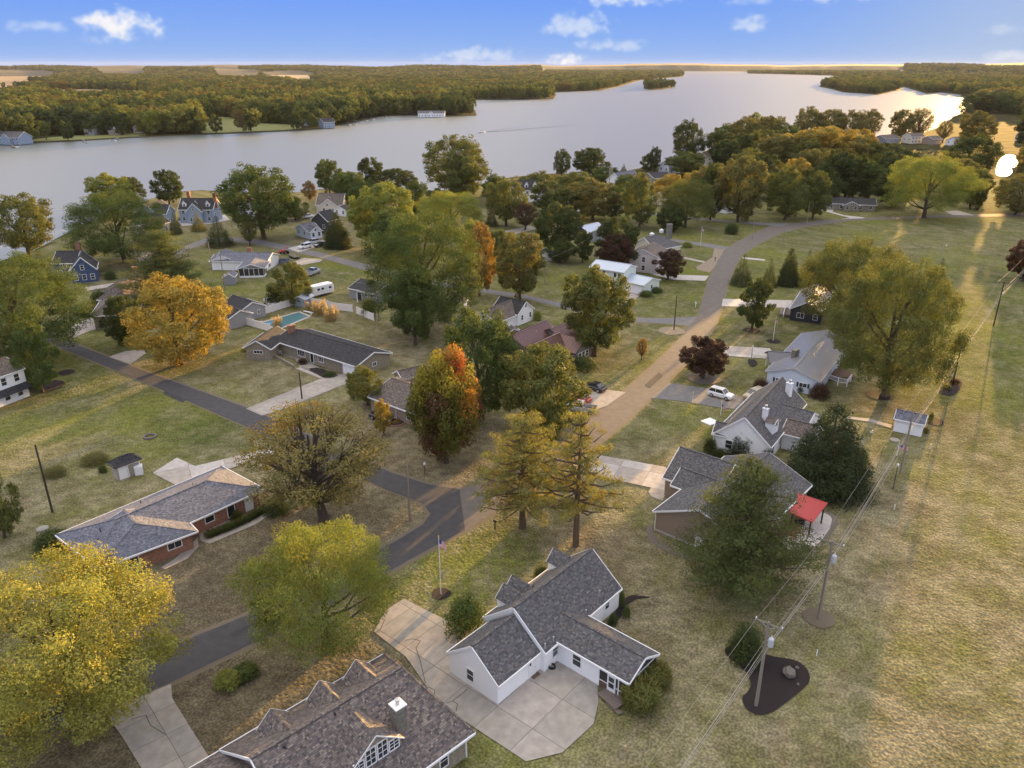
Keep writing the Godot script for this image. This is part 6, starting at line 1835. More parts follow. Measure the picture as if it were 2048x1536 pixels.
func grass_tuft(seed_: int, count: int) -> ArrayMesh:
	var r := RandomNumberGenerator.new()
	r.seed = seed_
	var st := SurfaceTool.new()
	st.begin(Mesh.PRIMITIVE_TRIANGLES)
	for k in count:
		var a := r.randf() * TAU
		var d := Vector3(cos(a), 0, sin(a))
		var w := Vector3(-sin(a), 0, cos(a)) * 0.006
		var p := d * r.randf() * 0.16
		var h := r.randf_range(0.5, 1.0)
		var mid := p + d * 0.12 * h + Vector3(0, h * 0.75, 0)
		var tip := p + d * r.randf_range(0.25, 0.5) * h + Vector3(0, h * 0.85, 0)
		var q := Color.WHITE * r.randf_range(0.7, 1.25)
		for t in [[p - w, mid - w, mid + w], [p - w, mid + w, p + w], [mid - w, tip, mid + w]]:
			for x in t:
				st.set_color(q)
				st.add_vertex(x)
	return st.commit()


var kinds := {}


func make_kinds() -> void:
	kinds["round1"] = broadleaf(101, 22, 0.16, 26000, 0.0145, "round")
	kinds["round2"] = broadleaf(202, 26, 0.12, 26000, 0.0145, "round")
	kinds["egg1"] = broadleaf(303, 24, 0.1, 26000, 0.0125, "egg")
	kinds["egg2"] = broadleaf(404, 20, 0.14, 24000, 0.013, "egg")
	kinds["tall"] = broadleaf(505, 30, 0.17, 30000, 0.0115, "round")
	kinds["open"] = broadleaf(606, 38, 0.2, 17000, 0.009, "open")
	kinds["wide"] = broadleaf(707, 34, 0.14, 90000, 0.0062, "round")
	kinds["dome"] = broadleaf(808, 42, 0.13, 80000, 0.0074, "dome")
	kinds["pine1"] = pine(911, 0.2, 13, 30000, 0.011, 1.25)
	kinds["pine2"] = pine(922, 0.28, 10, 18000, 0.011, 1.1)
	kinds["pine3"] = pine(933, 0.1, 15, 46000, 0.011, 1.9)
	kinds["spruce1"] = spruce(1010, 17000, 0.0125, 1.0)
	kinds["spruce2"] = spruce(1020, 36000, 0.0145, 0.72)
	kinds["far1"] = broadleaf(1101, 14, 0.1, 3600, 0.03, "round")
	kinds["far2"] = broadleaf(1202, 16, 0.08, 3600, 0.03, "egg")
	kinds["far3"] = broadleaf(1303, 14, 0.2, 3200, 0.03, "vase")
	kinds["bush1"] = {"crown": bush(1401, 16, 4200, 0.03)}
	kinds["bush2"] = {"crown": bush(1502, 20, 6500, 0.022)}
	kinds["grass"] = {"crown": grass_tuft(1601, 1500)}
	var pl := []
	var pr := RandomNumberGenerator.new()
	pr.seed = 61
	for k in 26:
		var pa := pr.randf() * TAU
		var pd := sqrt(pr.randf()) * 0.38
		pl.append([Vector3(cos(pa) * pd, pr.randf_range(0.5, 0.86), sin(pa) * pd), Vector3(0.05, 0.16, 0.05), clump_tone(pr, 0.3)])
	pl.append([Vector3(0, 0.28, 0), Vector3(0.36, 0.3, 0.36), Color(0.5, 0.5, 0.35)])
	var gm := []
	for k in 14:
		var ga := k * 2.4
		gm.append([Vector3(cos(ga) * 0.22, 0.34 + 0.02 * (k % 5), sin(ga) * 0.22), Vector3(0.26, 0.36, 0.26), clump_tone(pr, 0.25)])
	kinds["mound"] = {"crown": leaf_mesh(63, gm, 5200, 0.11, 0.09, 0.9, 0.2)}
	kinds["pampas"] = {"crown": leaf_mesh(62, pl, 2600, 0.05, 0.16, 1.6, 0.1)}
	# the maple turning red at the top
	var r := RandomNumberGenerator.new()
	r.seed = 77
	var clumps := []
	for i in 36:
		var y := 1.0 - 2.0 * (i + 0.5) / 36.0
		var a := i * 2.39996 + r.randf_range(-0.3, 0.3)
		var w := sqrt(1.0 - y * y) * (1.0 - 0.2 * maxf(y, 0.0))
		var c := Vector3(cos(a) * w * 0.36, 0.56 + y * 0.36, sin(a) * w * 0.36)
		var k := r.randf()
		var q := Color(0.13, 0.13, 0.028)
		if c.y > 0.72 and c.x > -0.02:
			q = Color(0.36, 0.1, 0.04) if k < 0.25 else (Color(0.38, 0.2, 0.045) if k < 0.65 else Color(0.28, 0.25, 0.05))
		elif c.y > 0.7:
			q = Color(0.3, 0.26, 0.04)
		elif c.x > 0.16 and c.y > 0.45:
			q = Color(0.38, 0.2, 0.035) if k < 0.6 else Color(0.16, 0.07, 0.04)
		elif k < 0.2:
			q = Color(0.14, 0.08, 0.04)
		var br := r.randf_range(0.12, 0.18)
		clumps.append([c, Vector3(br, br * 0.9, br), q * r.randf_range(0.8, 1.2)])
		for m in 3:
			var d := Vector3(r.randf_range(-1, 1), r.randf_range(-0.6, 1), r.randf_range(-1, 1)).normalized()
			clumps.append([c + d * br * 0.85, Vector3.ONE * br * 0.5, q * r.randf_range(0.75, 1.3)])
	kinds["maple"] = {"crown": leaf_mesh(78, clumps, 34000, 0.0125, 0.7, 0.1, 0.4), "trunk": kinds["egg1"].trunk}


func tree(kind: String, leaf: String, x: float, z: float, h: float, rad: float, called: String, label: String, group := "", category := "tree") -> Node3D:
	var t := thing(called, label, category, Vector3(x, 0, z), 0.0, group)
	var turn := fposmod(x * 12.9898 + z * 78.233, TAU)
	if kind == "maple":
		turn = 0.4
	var k: Dictionary = kinds[kind]
	var wide := rad * 2.0
	if k.has("trunk"):
		var w := part("trunk", k.trunk, M.pine_bark if kind.begins_with("pine") else M.bark, t)
		w.rotation.y = turn
		w.scale = Vector3(minf(wide, h * 1.1), h, minf(wide, h * 1.1))
		var c := part("crown", k.crown, M[leaf], t)
		c.rotation.y = turn
		c.scale = Vector3(wide, h, wide)
	else:
		var c := part("foliage", k.crown, M[leaf], t)
		c.rotation.y = turn
		c.scale = Vector3(wide, h, wide)
	return t


func build_trees() -> void:
	make_kinds()
	for a in TREES:
		tree(a[0], a[1], a[2], a[3], a[4], a[5], a[6], a[7], a[8] if a.size() > 8 else "", "shrub" if a[6].contains("shrub") or a[6].contains("hedge") else ("grass" if a[6].contains("grass") else "tree"))


# kind, leaf, x, z, height, radius, name, label, group
var TREES := [
	# close by
	["wide", "leaf_yellow", -39.5, -53.3, 16.8, 9.9, "broadleaf_tree", "wide golden yellow tree leaning over the dark street by the curb"],
	["dome", "leaf_lime", -19.2, -64.2, 13.8, 7.5, "broadleaf_tree", "full drooping lime green tree between street and concrete driveway"],
	["open", "leaf_amber", -25.0, -89.0, 16.4, 10.1, "broadleaf_tree", "thinning rust and yellow tree with bare limbs at brick ranch corner"],
	["pine1", "needle_gold", 1.4, -87.1, 16.5, 7.0, "pine_tree", "golden pine with level boughs and straight trunk by the road"],
	["pine2", "needle_gold", 8.0, -83.0, 18.7, 6.0, "pine_tree", "thin sparse golden pine with gaps beside the fuller pine"],
	["maple", "leaf_maple", -10.0, -105.2, 17.2, 5.7, "maple_tree", "green maple turning red and orange at the top"],
	["pine3", "needle_pine", 26.0, -73.7, 16.8, 8.2, "pine_tree", "broad shaggy green pine hiding the tan house"],
	["egg1", "leaf_green", -5.9, -120.5, 19.1, 7.0, "broadleaf_tree", "tall green tree beside brown metal roof, turning yellow at its top"],
	["round2", "leaf_olive", 4.6, -114.7, 15.2, 7.4, "broadleaf_tree", "dense olive green tree beside the parked black sedan"],
	["round1", "leaf_olive", 17.0, -152.0, 17.7, 7.7, "broadleaf_tree", "rounded olive tree at the end of the brown metal roof"],
	["egg1", "leaf_gold", -66.9, -147.4, 17.4, 10.4, "broadleaf_tree", "large golden orange tree beside the dark street"],
	["wide", "leaf_green", -19.6, -167.4, 25.7, 12.7, "broadleaf_tree", "very tall green tree with yellow top behind fenced pool yard"],
	["egg2", "leaf_green", -20.9, -158.9, 16.5, 5.9, "broadleaf_tree", "lower dark green tree against the foot of the very tall tree"],
	["egg2", "leaf_orange", -8.6, -197.4, 18.5, 5.4, "broadleaf_tree", "slim orange tree by the side street"],
	["round1", "leaf_rust", 2.0, -192.7, 16.9, 6.4, "broadleaf_tree", "two stemmed olive brown tree next to the slim orange tree"],
	["wide", "leaf_green", -98.7, -149.7, 20.8, 13.3, "broadleaf_tree", "spreading green and yellow tree above the driveway of the big hipped house"],
	["egg2", "leaf_green", -86.6, -132.6, 13.5, 4.2, "broadleaf_tree", "narrow leafy tree in front of the white two storey house"],
	["round2", "leaf_deep", -83.0, -158.9, 10.6, 4.3, "broadleaf_tree", "small dark round tree in front of the golden tree"],
	["pine3", "needle_pine", -84.3, -184.8, 19.7, 10.2, "pine_tree", "bushy green pine behind the golden orange tree"],
	["wide", "leaf_green", -118.3, -234.7, 20.3, 14.5, "broadleaf_tree", "broad dark green tree with stout leaning trunk near blue house"],
	["tall", "leaf_olive", -149.2, -238.0, 19.5, 9.7, "broadleaf_tree", "leaning tree at the water edge with pale bare limb"],
	["round1", "leaf_lime", -163.4, -321.7, 14.9, 9.2, "broadleaf_tree", "yellow green tree on the shore behind the dark broad tree"],
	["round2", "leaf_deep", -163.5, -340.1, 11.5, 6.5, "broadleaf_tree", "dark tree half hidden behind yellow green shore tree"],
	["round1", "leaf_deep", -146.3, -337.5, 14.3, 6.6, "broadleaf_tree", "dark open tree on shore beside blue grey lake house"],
	["tall", "leaf_green", -86.0, -269.4, 24.1, 14.3, "broadleaf_tree", "huge double stemmed tree towering above the lawn by the shore"],
	["round1", "leaf_green", -84.4, -367.9, 15.3, 6.4, "broadleaf_tree", "slender shore tree beside the little orange one"],
	["egg2", "leaf_orange", -90.2, -353.5, 8.3, 3.3, "broadleaf_tree", "little orange tree by the shore cottage"],
	["round2", "leaf_green", -67.5, -333.8, 14.4, 7.9, "broadleaf_tree", "grey green tree in front of the dark shore trees"],
	["round1", "leaf_deep", -66.7, -375.6, 15.3, 6.5, "broadleaf_tree", "pair of dark trees standing on the open shore", "dark shore pair"],
	["round2", "leaf_deep", -53.5, -371.0, 11.3, 8.8, "broadleaf_tree", "pair of dark trees standing on the open shore", "dark shore pair"],
	["tall", "leaf_olive", -25.5, -360.6, 26.1, 15.4, "broadleaf_tree", "towering ragged shore tree in front of open water"],
	["round1", "leaf_olive", -21.7, -346.7, 19.1, 8.8, "broadleaf_tree", "lighter olive tree growing against the towering ragged shore tree"],
	["spruce2", "needle_dark", -57.5, -255.8, 12.3, 5.5, "spruce_tree", "dark dense evergreen beside the three parked cars"],
	["round2", "leaf_lime", -40.9, -248.4, 21.3, 10.3, "broadleaf_tree", "bright yellow green tree behind the very tall tree"],
	["round1", "leaf_green", -36.2, -238.0, 13.8, 7.0, "broadleaf_tree", "shaded green tree under the bright yellow green one"],
	["dome", "leaf_lime", -22.3, -280.7, 14.1, 12.2, "broadleaf_tree", "light green willow shaped tree behind the orange tree"],
	["spruce1", "needle_dark", -97.4, -258.1, 10.6, 5.5, "spruce_tree", "dark thick evergreen behind the white house with screened porch"],
	["spruce1", "needle_dark", -120.0, -278.0, 8.1, 3.0, "spruce_tree", "small pointed spruce beside grey lake house"],
	["spruce1", "leaf_rust", -113.8, -283.4, 7.6, 3.3, "spruce_tree", "small pointed browning spruce beside parked white car"],
	["open", "leaf_olive", -87.4, -258.1, 8.6, 3.0, "broadleaf_tree", "small bare looking tree by the bend of the street"],
	["egg2", "leaf_olive", -55.2, -189.2, 10.9, 5.3, "broadleaf_tree", "bushy ivy covered tree beside the white camper trailer"],
	["bush2", "leaf_deep", -59.0, -189.2, 5.2, 3.1, "round_shrub", "dark dense shrub at the foot of the ivy covered tree"],
	["egg1", "leaf_olive", -25.7, -126.9, 7.1, 3.5, "broadleaf_tree", "small leaning olive tree at end of long ranch house"],
	["egg2", "leaf_gold", -20.9, -114.7, 6.2, 1.6, "broadleaf_tree", "yellow sapling beside the parked black car"],
	["open", "leaf_orange", 26.5, -149.7, 4.8, 1.3, "broadleaf_tree", "thin young tree alone on the sunlit lawn"],
	["round1", "leaf_purple", 36.8, -139.5, 7.8, 4.6, "broadleaf_tree", "dark red plum tree in a pale stone ring"],
	["egg2", "leaf_deep", 54.6, -169.2, 11.7, 4.4, "broadleaf_tree", "neat dark egg shaped tree in a mulch ring"],
	["spruce1", "needle_dark", 63.0, -208.4, 9.0, 3.7, "spruce_tree", "small spruce at the bend of the road"],
	["spruce1", "needle_dark", 69.9, -206.8, 8.3, 2.7, "spruce_tree", "smallest spruce in the row by the meadow"],
	["spruce2", "needle_dark", 75.6, -208.4, 10.8, 3.6, "spruce_tree", "brownish spruce in the row by the meadow"],
	["spruce1", "needle_dark", 80.1, -207.3, 10.6, 3.1, "spruce_tree", "spruce touching the largest lawn tree"],
	["spruce2", "needle_dark", 83.9, -205.8, 12.7, 4.1, "spruce_tree", "spruce behind the largest lawn tree"],
	["spruce1", "needle_dark", 111.3, -198.4, 10.4, 3.7, "spruce_tree", "sparse spruce standing alone at meadow edge"],
	["wide", "leaf_olive", 75.2, -167.4, 20.4, 11.3, "broadleaf_tree", "large olive tree behind the dark sided cottage"],
	["wide", "leaf_olive", 68.1, -130.9, 24.3, 11.2, "broadleaf_tree", "largest lawn tree with thick trunk in mulch ring"],
	["spruce2", "needle_dark", 44.9, -98.1, 13.5, 7.5, "pine_tree", "dark spreading evergreen between grey house and white shed"],
	["spruce2", "needle_dark", 36.1, -108.5, 6.0, 3.3, "spruce_tree", "clipped conical evergreen at gable of grey house"],
	["egg2", "leaf_purple", 43.7, -213.8, 8.5, 4.9, "broadleaf_tree", "dark bronze tree beside pale pink house"],
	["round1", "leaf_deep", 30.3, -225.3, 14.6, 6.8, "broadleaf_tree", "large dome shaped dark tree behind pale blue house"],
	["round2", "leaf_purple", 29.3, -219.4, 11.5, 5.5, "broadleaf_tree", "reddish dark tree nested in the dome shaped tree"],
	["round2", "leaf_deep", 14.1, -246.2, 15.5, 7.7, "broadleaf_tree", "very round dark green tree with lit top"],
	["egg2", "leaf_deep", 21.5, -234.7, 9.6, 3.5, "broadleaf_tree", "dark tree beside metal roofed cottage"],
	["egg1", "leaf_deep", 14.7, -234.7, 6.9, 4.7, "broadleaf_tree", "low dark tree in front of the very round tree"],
	["tall", "leaf_olive", -2.2, -292.9, 17.2, 8.0, "broadleaf_tree", "vase shaped tree with visible forked limbs"],
	["open", "leaf_purple", 4.8, -285.3, 9.9, 5.5, "broadleaf_tree", "small dull purple tree beside the vase shaped tree"],
	["spruce1", "needle_dark", -7.7, -292.9, 8.1, 3.0, "spruce_tree", "little dark spruce beside the vase shaped tree"],
	["round1", "leaf_olive", 14.5, -321.7, 12.0, 8.2, "broadleaf_tree", "olive tree in front of four dormer house"],
	["round2", "leaf_olive", 27.1, -340.1, 13.6, 9.2, "broadleaf_tree", "rounded olive tree right of four dormer house"],
	["round1", "leaf_rust", 31.1, -303.0, 15.1, 10.6, "broadleaf_tree", "broad rusty olive tree in front of silver car street"],
	["tall", "leaf_deep", 26.2, -422.6, 14.8, 5.0, "broadleaf_tree", "narrow dark tree standing against the bright water"],
	["round2", "leaf_deep", 41.2, -422.6, 15.5, 10.0, "broadleaf_tree", "dark spreading tree standing against the bright water"],
	["egg2", "leaf_deep", 75.9, -449.4, 10.0, 4.8, "broadleaf_tree", "dark tree beside the white lakeside house"],
	["tall", "leaf_deep", 79.6, -449.4, 13.5, 3.6, "broadleaf_tree", "slender dark tree behind the one by the white lakeside house"],
	["spruce1", "needle_dark", 62.5, -449.4, 5.2, 2.5, "spruce_tree", "tiny spruce behind the white lakeside house roof"],
	["egg1", "leaf_olive", 47.2, -290.0, 19.0, 6.7, "broadleaf_tree", "tall olive tree in front of white lakeside house"],
	["dome", "leaf_olive", 64.2, -290.0, 16.9, 10.2, "broadleaf_tree", "wide willow like olive tree above the stone chimney house"],
	["round2", "leaf_deep", 56.9, -280.7, 8.9, 5.4, "broadleaf_tree", "dark low tree behind the stone chimney house"],
	["tall", "leaf_deep", 102.2, -472.3, 25.7, 10.3, "broadleaf_tree", "tall ragged tree standing out over the bright lake"],
	["round1", "leaf_olive", 93.9, -434.5, 12.3, 10.9, "broadleaf_tree", "light olive tree below the tall ragged lake tree"],
	["round2", "leaf_rust", 86.4, -299.9, 24.0, 9.6, "broadleaf_tree", "big round rusty tree by the upper lane"],
	["egg1", "leaf_deep", 77.1, -305.1, 20.7, 5.8, "broadleaf_tree", "dark tree left of the big round rusty tree"],
	["egg1", "leaf_olive", 106.2, -305.1, 19.8, 8.8, "broadleaf_tree", "olive brown tree by the lane junction"],
	["egg2", "leaf_olive", 117.7, -307.2, 17.7, 6.9, "broadleaf_tree", "second olive brown tree by the lane junction"],
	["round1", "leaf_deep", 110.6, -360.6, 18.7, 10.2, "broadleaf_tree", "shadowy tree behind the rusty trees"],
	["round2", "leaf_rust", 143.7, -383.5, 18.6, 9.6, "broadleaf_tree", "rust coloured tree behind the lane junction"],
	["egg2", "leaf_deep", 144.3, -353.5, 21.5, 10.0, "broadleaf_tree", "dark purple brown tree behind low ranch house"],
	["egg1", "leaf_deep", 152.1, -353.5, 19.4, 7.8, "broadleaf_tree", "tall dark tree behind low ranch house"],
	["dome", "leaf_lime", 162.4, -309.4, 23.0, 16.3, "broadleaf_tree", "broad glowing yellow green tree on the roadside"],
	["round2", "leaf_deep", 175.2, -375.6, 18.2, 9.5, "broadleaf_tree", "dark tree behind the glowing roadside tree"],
	["round1", "leaf_deep", 203.3, -418.7, 15.1, 9.2, "broadleaf_tree", "low dark tree on the meadow behind the glowing roadside tree"],
	["spruce1", "needle_dark", 265.2, -484.6, 15.8, 5.1, "spruce_tree", "pointed spruce before the bright inlet"],
	["round1", "leaf_purple", 142.7, -212.7, 10.8, 5.2, "broadleaf_tree", "dark purple tree at field edge"],
	["round1", "leaf_rust", 182.6, -573.7, 21.8, 12.4, "broadleaf_tree", "tree of the ragged row along the bright shore", "ragged shore row"],
	["tall", "leaf_rust", 160.2, -556.7, 22.8, 12.0, "broadleaf_tree", "tree of the ragged row along the bright shore", "ragged shore row"],
	["tall", "leaf_rust", 227.3, -631.0, 25.6, 11.6, "broadleaf_tree", "tree of the ragged row along the bright shore", "ragged shore row"],
	["round2", "leaf_rust", 244.8, -631.0, 23.8, 13.6, "broadleaf_tree", "tree of the ragged row along the bright shore", "ragged shore row"],
	["tall", "leaf_rust", 262.2, -631.0, 23.1, 12.0, "broadleaf_tree", "tree of the ragged row along the bright shore", "ragged shore row"],
	["tall", "leaf_rust", 284.9, -652.7, 22.7, 10.0, "broadleaf_tree", "tree of the ragged row along the bright shore", "ragged shore row"],
	["round1", "leaf_rust", 306.9, -643.8, 22.4, 11.1, "broadleaf_tree", "round tree by the beach houses on bright shore"],
	["open", "leaf_rust", 320.8, -643.8, 25.4, 9.9, "broadleaf_tree", "bare ragged tree by the beach houses on bright shore"],
	["open", "leaf_rust", 334.0, -631.0, 16.6, 7.0, "broadleaf_tree", "small ragged tree at the inlet"],
	["round2", "leaf_gold", 175.4, -449.4, 24.0, 18.2, "broadleaf_tree", "amber tree in the thicket behind the lane", "amber thicket trees"],
	["round1", "leaf_gold", 165.2, -460.6, 20.5, 14.3, "broadleaf_tree", "amber tree in the thicket behind the lane", "amber thicket trees"],
	["round2", "leaf_rust", 147.4, -449.4, 20.1, 12.6, "broadleaf_tree", "amber tree in the thicket behind the lane", "amber thicket trees"],
	["round1", "leaf_gold", 201.5, -472.3, 20.5, 11.8, "broadleaf_tree", "amber tree in the thicket behind the lane", "amber thicket trees"],
	["round2", "leaf_deep", 119.4, -449.4, 17.4, 9.2, "broadleaf_tree", "dark tree beside ranch roofs near the shore"],
	["egg1", "leaf_olive", -64.9, -84.9, 9.4, 2.9, "broadleaf_tree", "dark green bough reaching in beside the wooden pole"],
	["round2", "leaf_deep", 125.2, -484.6, 19.5, 9.9, "broadleaf_tree", "mixed autumn tree in the crowded grove between lane and shore", "crowded grove trees"],
	["egg2", "leaf_deep", 132.5, -472.3, 18.8, 10.1, "broadleaf_tree", "mixed autumn tree in the crowded grove between lane and shore", "crowded grove trees"],
	["round1", "leaf_olive", 149.3, -484.6, 19.5, 9.2, "broadleaf_tree", "mixed autumn tree in the crowded grove between lane and shore", "crowded grove trees"],
	["egg2", "leaf_green", 174.6, -511.2, 20.5, 12.4, "broadleaf_tree", "mixed autumn tree in the crowded grove between lane and shore", "crowded grove trees"],
	["round1", "leaf_rust", 186.6, -449.4, 18.8, 13.0, "broadleaf_tree", "mixed autumn tree in the crowded grove between lane and shore", "crowded grove trees"],
	["egg1", "leaf_deep", 200.6, -449.4, 16.1, 9.9, "broadleaf_tree", "mixed autumn tree in the crowded grove between lane and shore", "crowded grove trees"],
	["round1", "leaf_deep", 219.1, -472.3, 13.3, 10.7, "broadleaf_tree", "mixed autumn tree in the crowded grove between lane and shore", "crowded grove trees"],
	["round1", "leaf_gold", 127.6, -360.6, 16.5, 8.6, "broadleaf_tree", "mixed autumn tree in the crowded grove between lane and shore", "crowded grove trees"],
	["egg1", "leaf_rust", 115.2, -353.5, 15.1, 7.8, "broadleaf_tree", "mixed autumn tree in the crowded grove between lane and shore", "crowded grove trees"],
	["egg1", "leaf_deep", 132.7, -340.1, 16.7, 8.9, "broadleaf_tree", "mixed autumn tree in the crowded grove between lane and shore", "crowded grove trees"],
	["round1", "leaf_green", 151.5, -360.6, 16.9, 9.2, "broadleaf_tree", "mixed autumn tree in the crowded grove between lane and shore", "crowded grove trees"],
	["egg2", "leaf_green", 158.8, -353.5, 16.2, 8.4, "broadleaf_tree", "mixed autumn tree in the crowded grove between lane and shore", "crowded grove trees"],
	["round2", "leaf_rust", 89.5, -353.5, 15.1, 10.0, "broadleaf_tree", "mixed autumn tree in the crowded grove between lane and shore", "crowded grove trees"],
	["egg1", "leaf_olive", 117.1, -391.8, 17.8, 11.7, "broadleaf_tree", "mixed autumn tree in the crowded grove between lane and shore", "crowded grove trees"],
	["egg1", "leaf_olive", 160.5, -438.7, 18.4, 10.7, "broadleaf_tree", "mixed autumn tree in the crowded grove between lane and shore", "crowded grove trees"],
	["egg1", "leaf_green", 154.3, -573.7, 17.5, 12.7, "broadleaf_tree", "mixed autumn tree in the crowded grove between lane and shore", "crowded grove trees"],
	["egg2", "leaf_deep", 179.7, -587.9, 17.6, 14.1, "broadleaf_tree", "mixed autumn tree in the crowded grove between lane and shore", "crowded grove trees"],
	["egg2", "leaf_deep", 181.1, -360.6, 13.2, 8.0, "broadleaf_tree", "mixed autumn tree in the crowded grove between lane and shore", "crowded grove trees"],
	["round2", "leaf_deep", 160.0, -333.8, 14.4, 8.0, "broadleaf_tree", "mixed autumn tree in the crowded grove between lane and shore", "crowded grove trees"],
	["round1", "leaf_olive", 109.6, -321.7, 15.9, 6.3, "broadleaf_tree", "mixed autumn tree in the crowded grove between lane and shore", "crowded grove trees"],
	["egg2", "leaf_gold", 84.4, -360.6, 11.1, 8.8, "broadleaf_tree", "mixed autumn tree in the crowded grove between lane and shore", "crowded grove trees"],
	["egg2", "leaf_gold", 69.3, -346.7, 11.7, 8.9, "broadleaf_tree", "mixed autumn tree in the crowded grove between lane and shore", "crowded grove trees"],
	["round1", "leaf_rust", 325.9, -573.7, 25.1, 12.4, "broadleaf_tree", "tree of the hazy wood between the field road and the lake end", "hazy wood trees"],
	["round1", "leaf_deep", 349.7, -540.7, 30.0, 15.5, "broadleaf_tree", "tree of the hazy wood between the field road and the lake end", "hazy wood trees"],
	["egg1", "leaf_deep", 237.3, -418.7, 22.5, 13.9, "broadleaf_tree", "tree of the hazy wood between the field road and the lake end", "hazy wood trees"],
	["round2", "leaf_rust", 249.8, -383.5, 23.1, 8.8, "broadleaf_tree", "tree of the hazy wood between the field road and the lake end", "hazy wood trees"],
	["round2", "leaf_rust", 199.0, -353.5, 17.3, 9.4, "broadleaf_tree", "tree of the hazy wood between the field road and the lake end", "hazy wood trees"],
	["round2", "leaf_olive", 191.8, -330.1, 15.9, 7.1, "broadleaf_tree", "tree of the hazy wood between the field road and the lake end", "hazy wood trees"],
	["egg1", "leaf_deep", 217.9, -321.7, 20.8, 6.8, "broadleaf_tree", "tree of the hazy wood between the field road and the lake end", "hazy wood trees"],
	["round2", "leaf_deep", 590.0, -1039.7, 23.6, 27.1, "broadleaf_tree", "tree of the hazy wood between the field road and the lake end", "hazy wood trees"],
	["round1", "leaf_rust", 663.6, -1123.3, 25.4, 35.7, "broadleaf_tree", "tree of the hazy wood between the field road and the lake end", "hazy wood trees"],
	["egg1", "leaf_olive", 667.6, -1074.0, 25.6, 27.3, "broadleaf_tree", "tree of the hazy wood between the field road and the lake end", "hazy wood trees"],
	["egg1", "leaf_rust", 202.3, -316.0, 15.3, 9.4, "broadleaf_tree", "tree of the hazy wood between the field road and the lake end", "hazy wood trees"],
	["egg1", "leaf_green", -56.2, -305.1, 15.2, 7.0, "broadleaf_tree", "leafy yard tree filling the gaps among the lakeside houses", "lakeside yard trees"],
	["egg2", "leaf_green", -37.7, -305.1, 14.8, 6.4, "broadleaf_tree", "leafy yard tree filling the gaps among the lakeside houses", "lakeside yard trees"],
	["egg1", "leaf_green", -7.3, -337.5, 12.9, 6.0, "broadleaf_tree", "leafy yard tree filling the gaps among the lakeside houses", "lakeside yard trees"],
	["egg1", "leaf_olive", 11.6, -360.6, 11.1, 9.7, "broadleaf_tree", "leafy yard tree filling the gaps among the lakeside houses", "lakeside yard trees"],
	["round2", "leaf_deep", 20.6, -305.1, 11.5, 7.7, "broadleaf_tree", "leafy yard tree filling the gaps among the lakeside houses", "lakeside yard trees"],
	["egg1", "leaf_green", 40.1, -305.1, 13.0, 6.0, "broadleaf_tree", "leafy yard tree filling the gaps among the lakeside houses", "lakeside yard trees"],
	["egg2", "leaf_green", 45.8, -391.8, 9.5, 10.2, "broadleaf_tree", "leafy yard tree filling the gaps among the lakeside houses", "lakeside yard trees"],
	["round2", "leaf_olive", -3.7, -238.0, 9.0, 4.6, "broadleaf_tree", "leafy yard tree filling the gaps among the lakeside houses", "lakeside yard trees"],
	["round1", "leaf_olive", 5.2, -222.3, 6.6, 4.8, "broadleaf_tree", "leafy yard tree filling the gaps among the lakeside houses", "lakeside yard trees"],
	["round2", "leaf_green", -74.6, -353.5, 11.9, 6.5, "broadleaf_tree", "leafy yard tree filling the gaps among the lakeside houses", "lakeside yard trees"],
	["egg2", "leaf_green", -29.4, -321.7, 9.4, 7.3, "broadleaf_tree", "leafy yard tree filling the gaps among the lakeside houses", "lakeside yard trees"],
	["egg1", "leaf_olive", -84.4, -305.1, 8.6, 6.1, "broadleaf_tree", "leafy yard tree filling the gaps among the lakeside houses", "lakeside yard trees"],
	["egg1", "leaf_lime", -13.5, -248.4, 10.4, 5.5, "broadleaf_tree", "leafy yard tree filling the gaps among the lakeside houses", "lakeside yard trees"],
	["egg2", "leaf_green", 52.6, -360.6, 10.0, 8.1, "broadleaf_tree", "leafy yard tree filling the gaps among the lakeside houses", "lakeside yard trees"],

	# shrubs and grasses
	["bush2", "leaf_green", -4.8, -67.1, 5.0, 2.5, "round_shrub", "large leafy shrub with bare stems beside the white house drive"],
	["bush2", "leaf_deep", 23.6, -62.6, 4.8, 2.0, "round_shrub", "dark shrub in the mulch bed by the power pole"],
	["mound", "grass_blade", 12.1, -56.6, 3.7, 2.0, "ornamental_grass", "tall arching grass clump beside the screened porch"],
	["mound", "grass_blade", 14.0, -59.1, 3.4, 1.6, "ornamental_grass", "arching grass clump at porch gable end"],
	["bush1", "leaf_lime", -27.7, -59.3, 1.6, 1.5, "round_shrub", "low yellow green shrub in brown lawn"],
	["bush1", "leaf_green", -26.4, -60.5, 1.5, 1.5, "round_shrub", "low darker green shrub next to yellow green one in brown lawn"],
	["bush2", "leaf_purple", 45.8, -132.6, 3.0, 1.9, "round_shrub", "dark red spreading shrub at corner of pale blue house"],
	["bush2", "hedge", 50.2, -134.3, 1.8, 0.9, "round_shrub", "clipped round shrub under the gable windows", "clipped gable shrubs"],
	["bush2", "hedge", 51.9, -133.8, 1.5, 0.7, "round_shrub", "clipped round shrub under the gable windows", "clipped gable shrubs"],
	["bush2", "hedge", 53.3, -132.8, 1.6, 0.8, "round_shrub", "clipped round shrub under the gable windows", "clipped gable shrubs"],
	["bush2", "leaf_purple", 55.7, -130.0, 3.2, 2.0, "round_shrub", "wide dark shrub below the white porch railing"],
	["bush2", "hedge", 30.8, -108.5, 2.8, 1.2, "round_shrub", "tall clipped ball shrub by the grey house porch"],
	["bush2", "hedge", 31.8, -106.7, 1.8, 1.2, "round_shrub", "low dark shrub at the gable foot of grey house"],
	["bush2", "hedge", 38.4, -104.1, 3.0, 1.3, "round_shrub", "dark rounded shrub between the two grey roofs"],
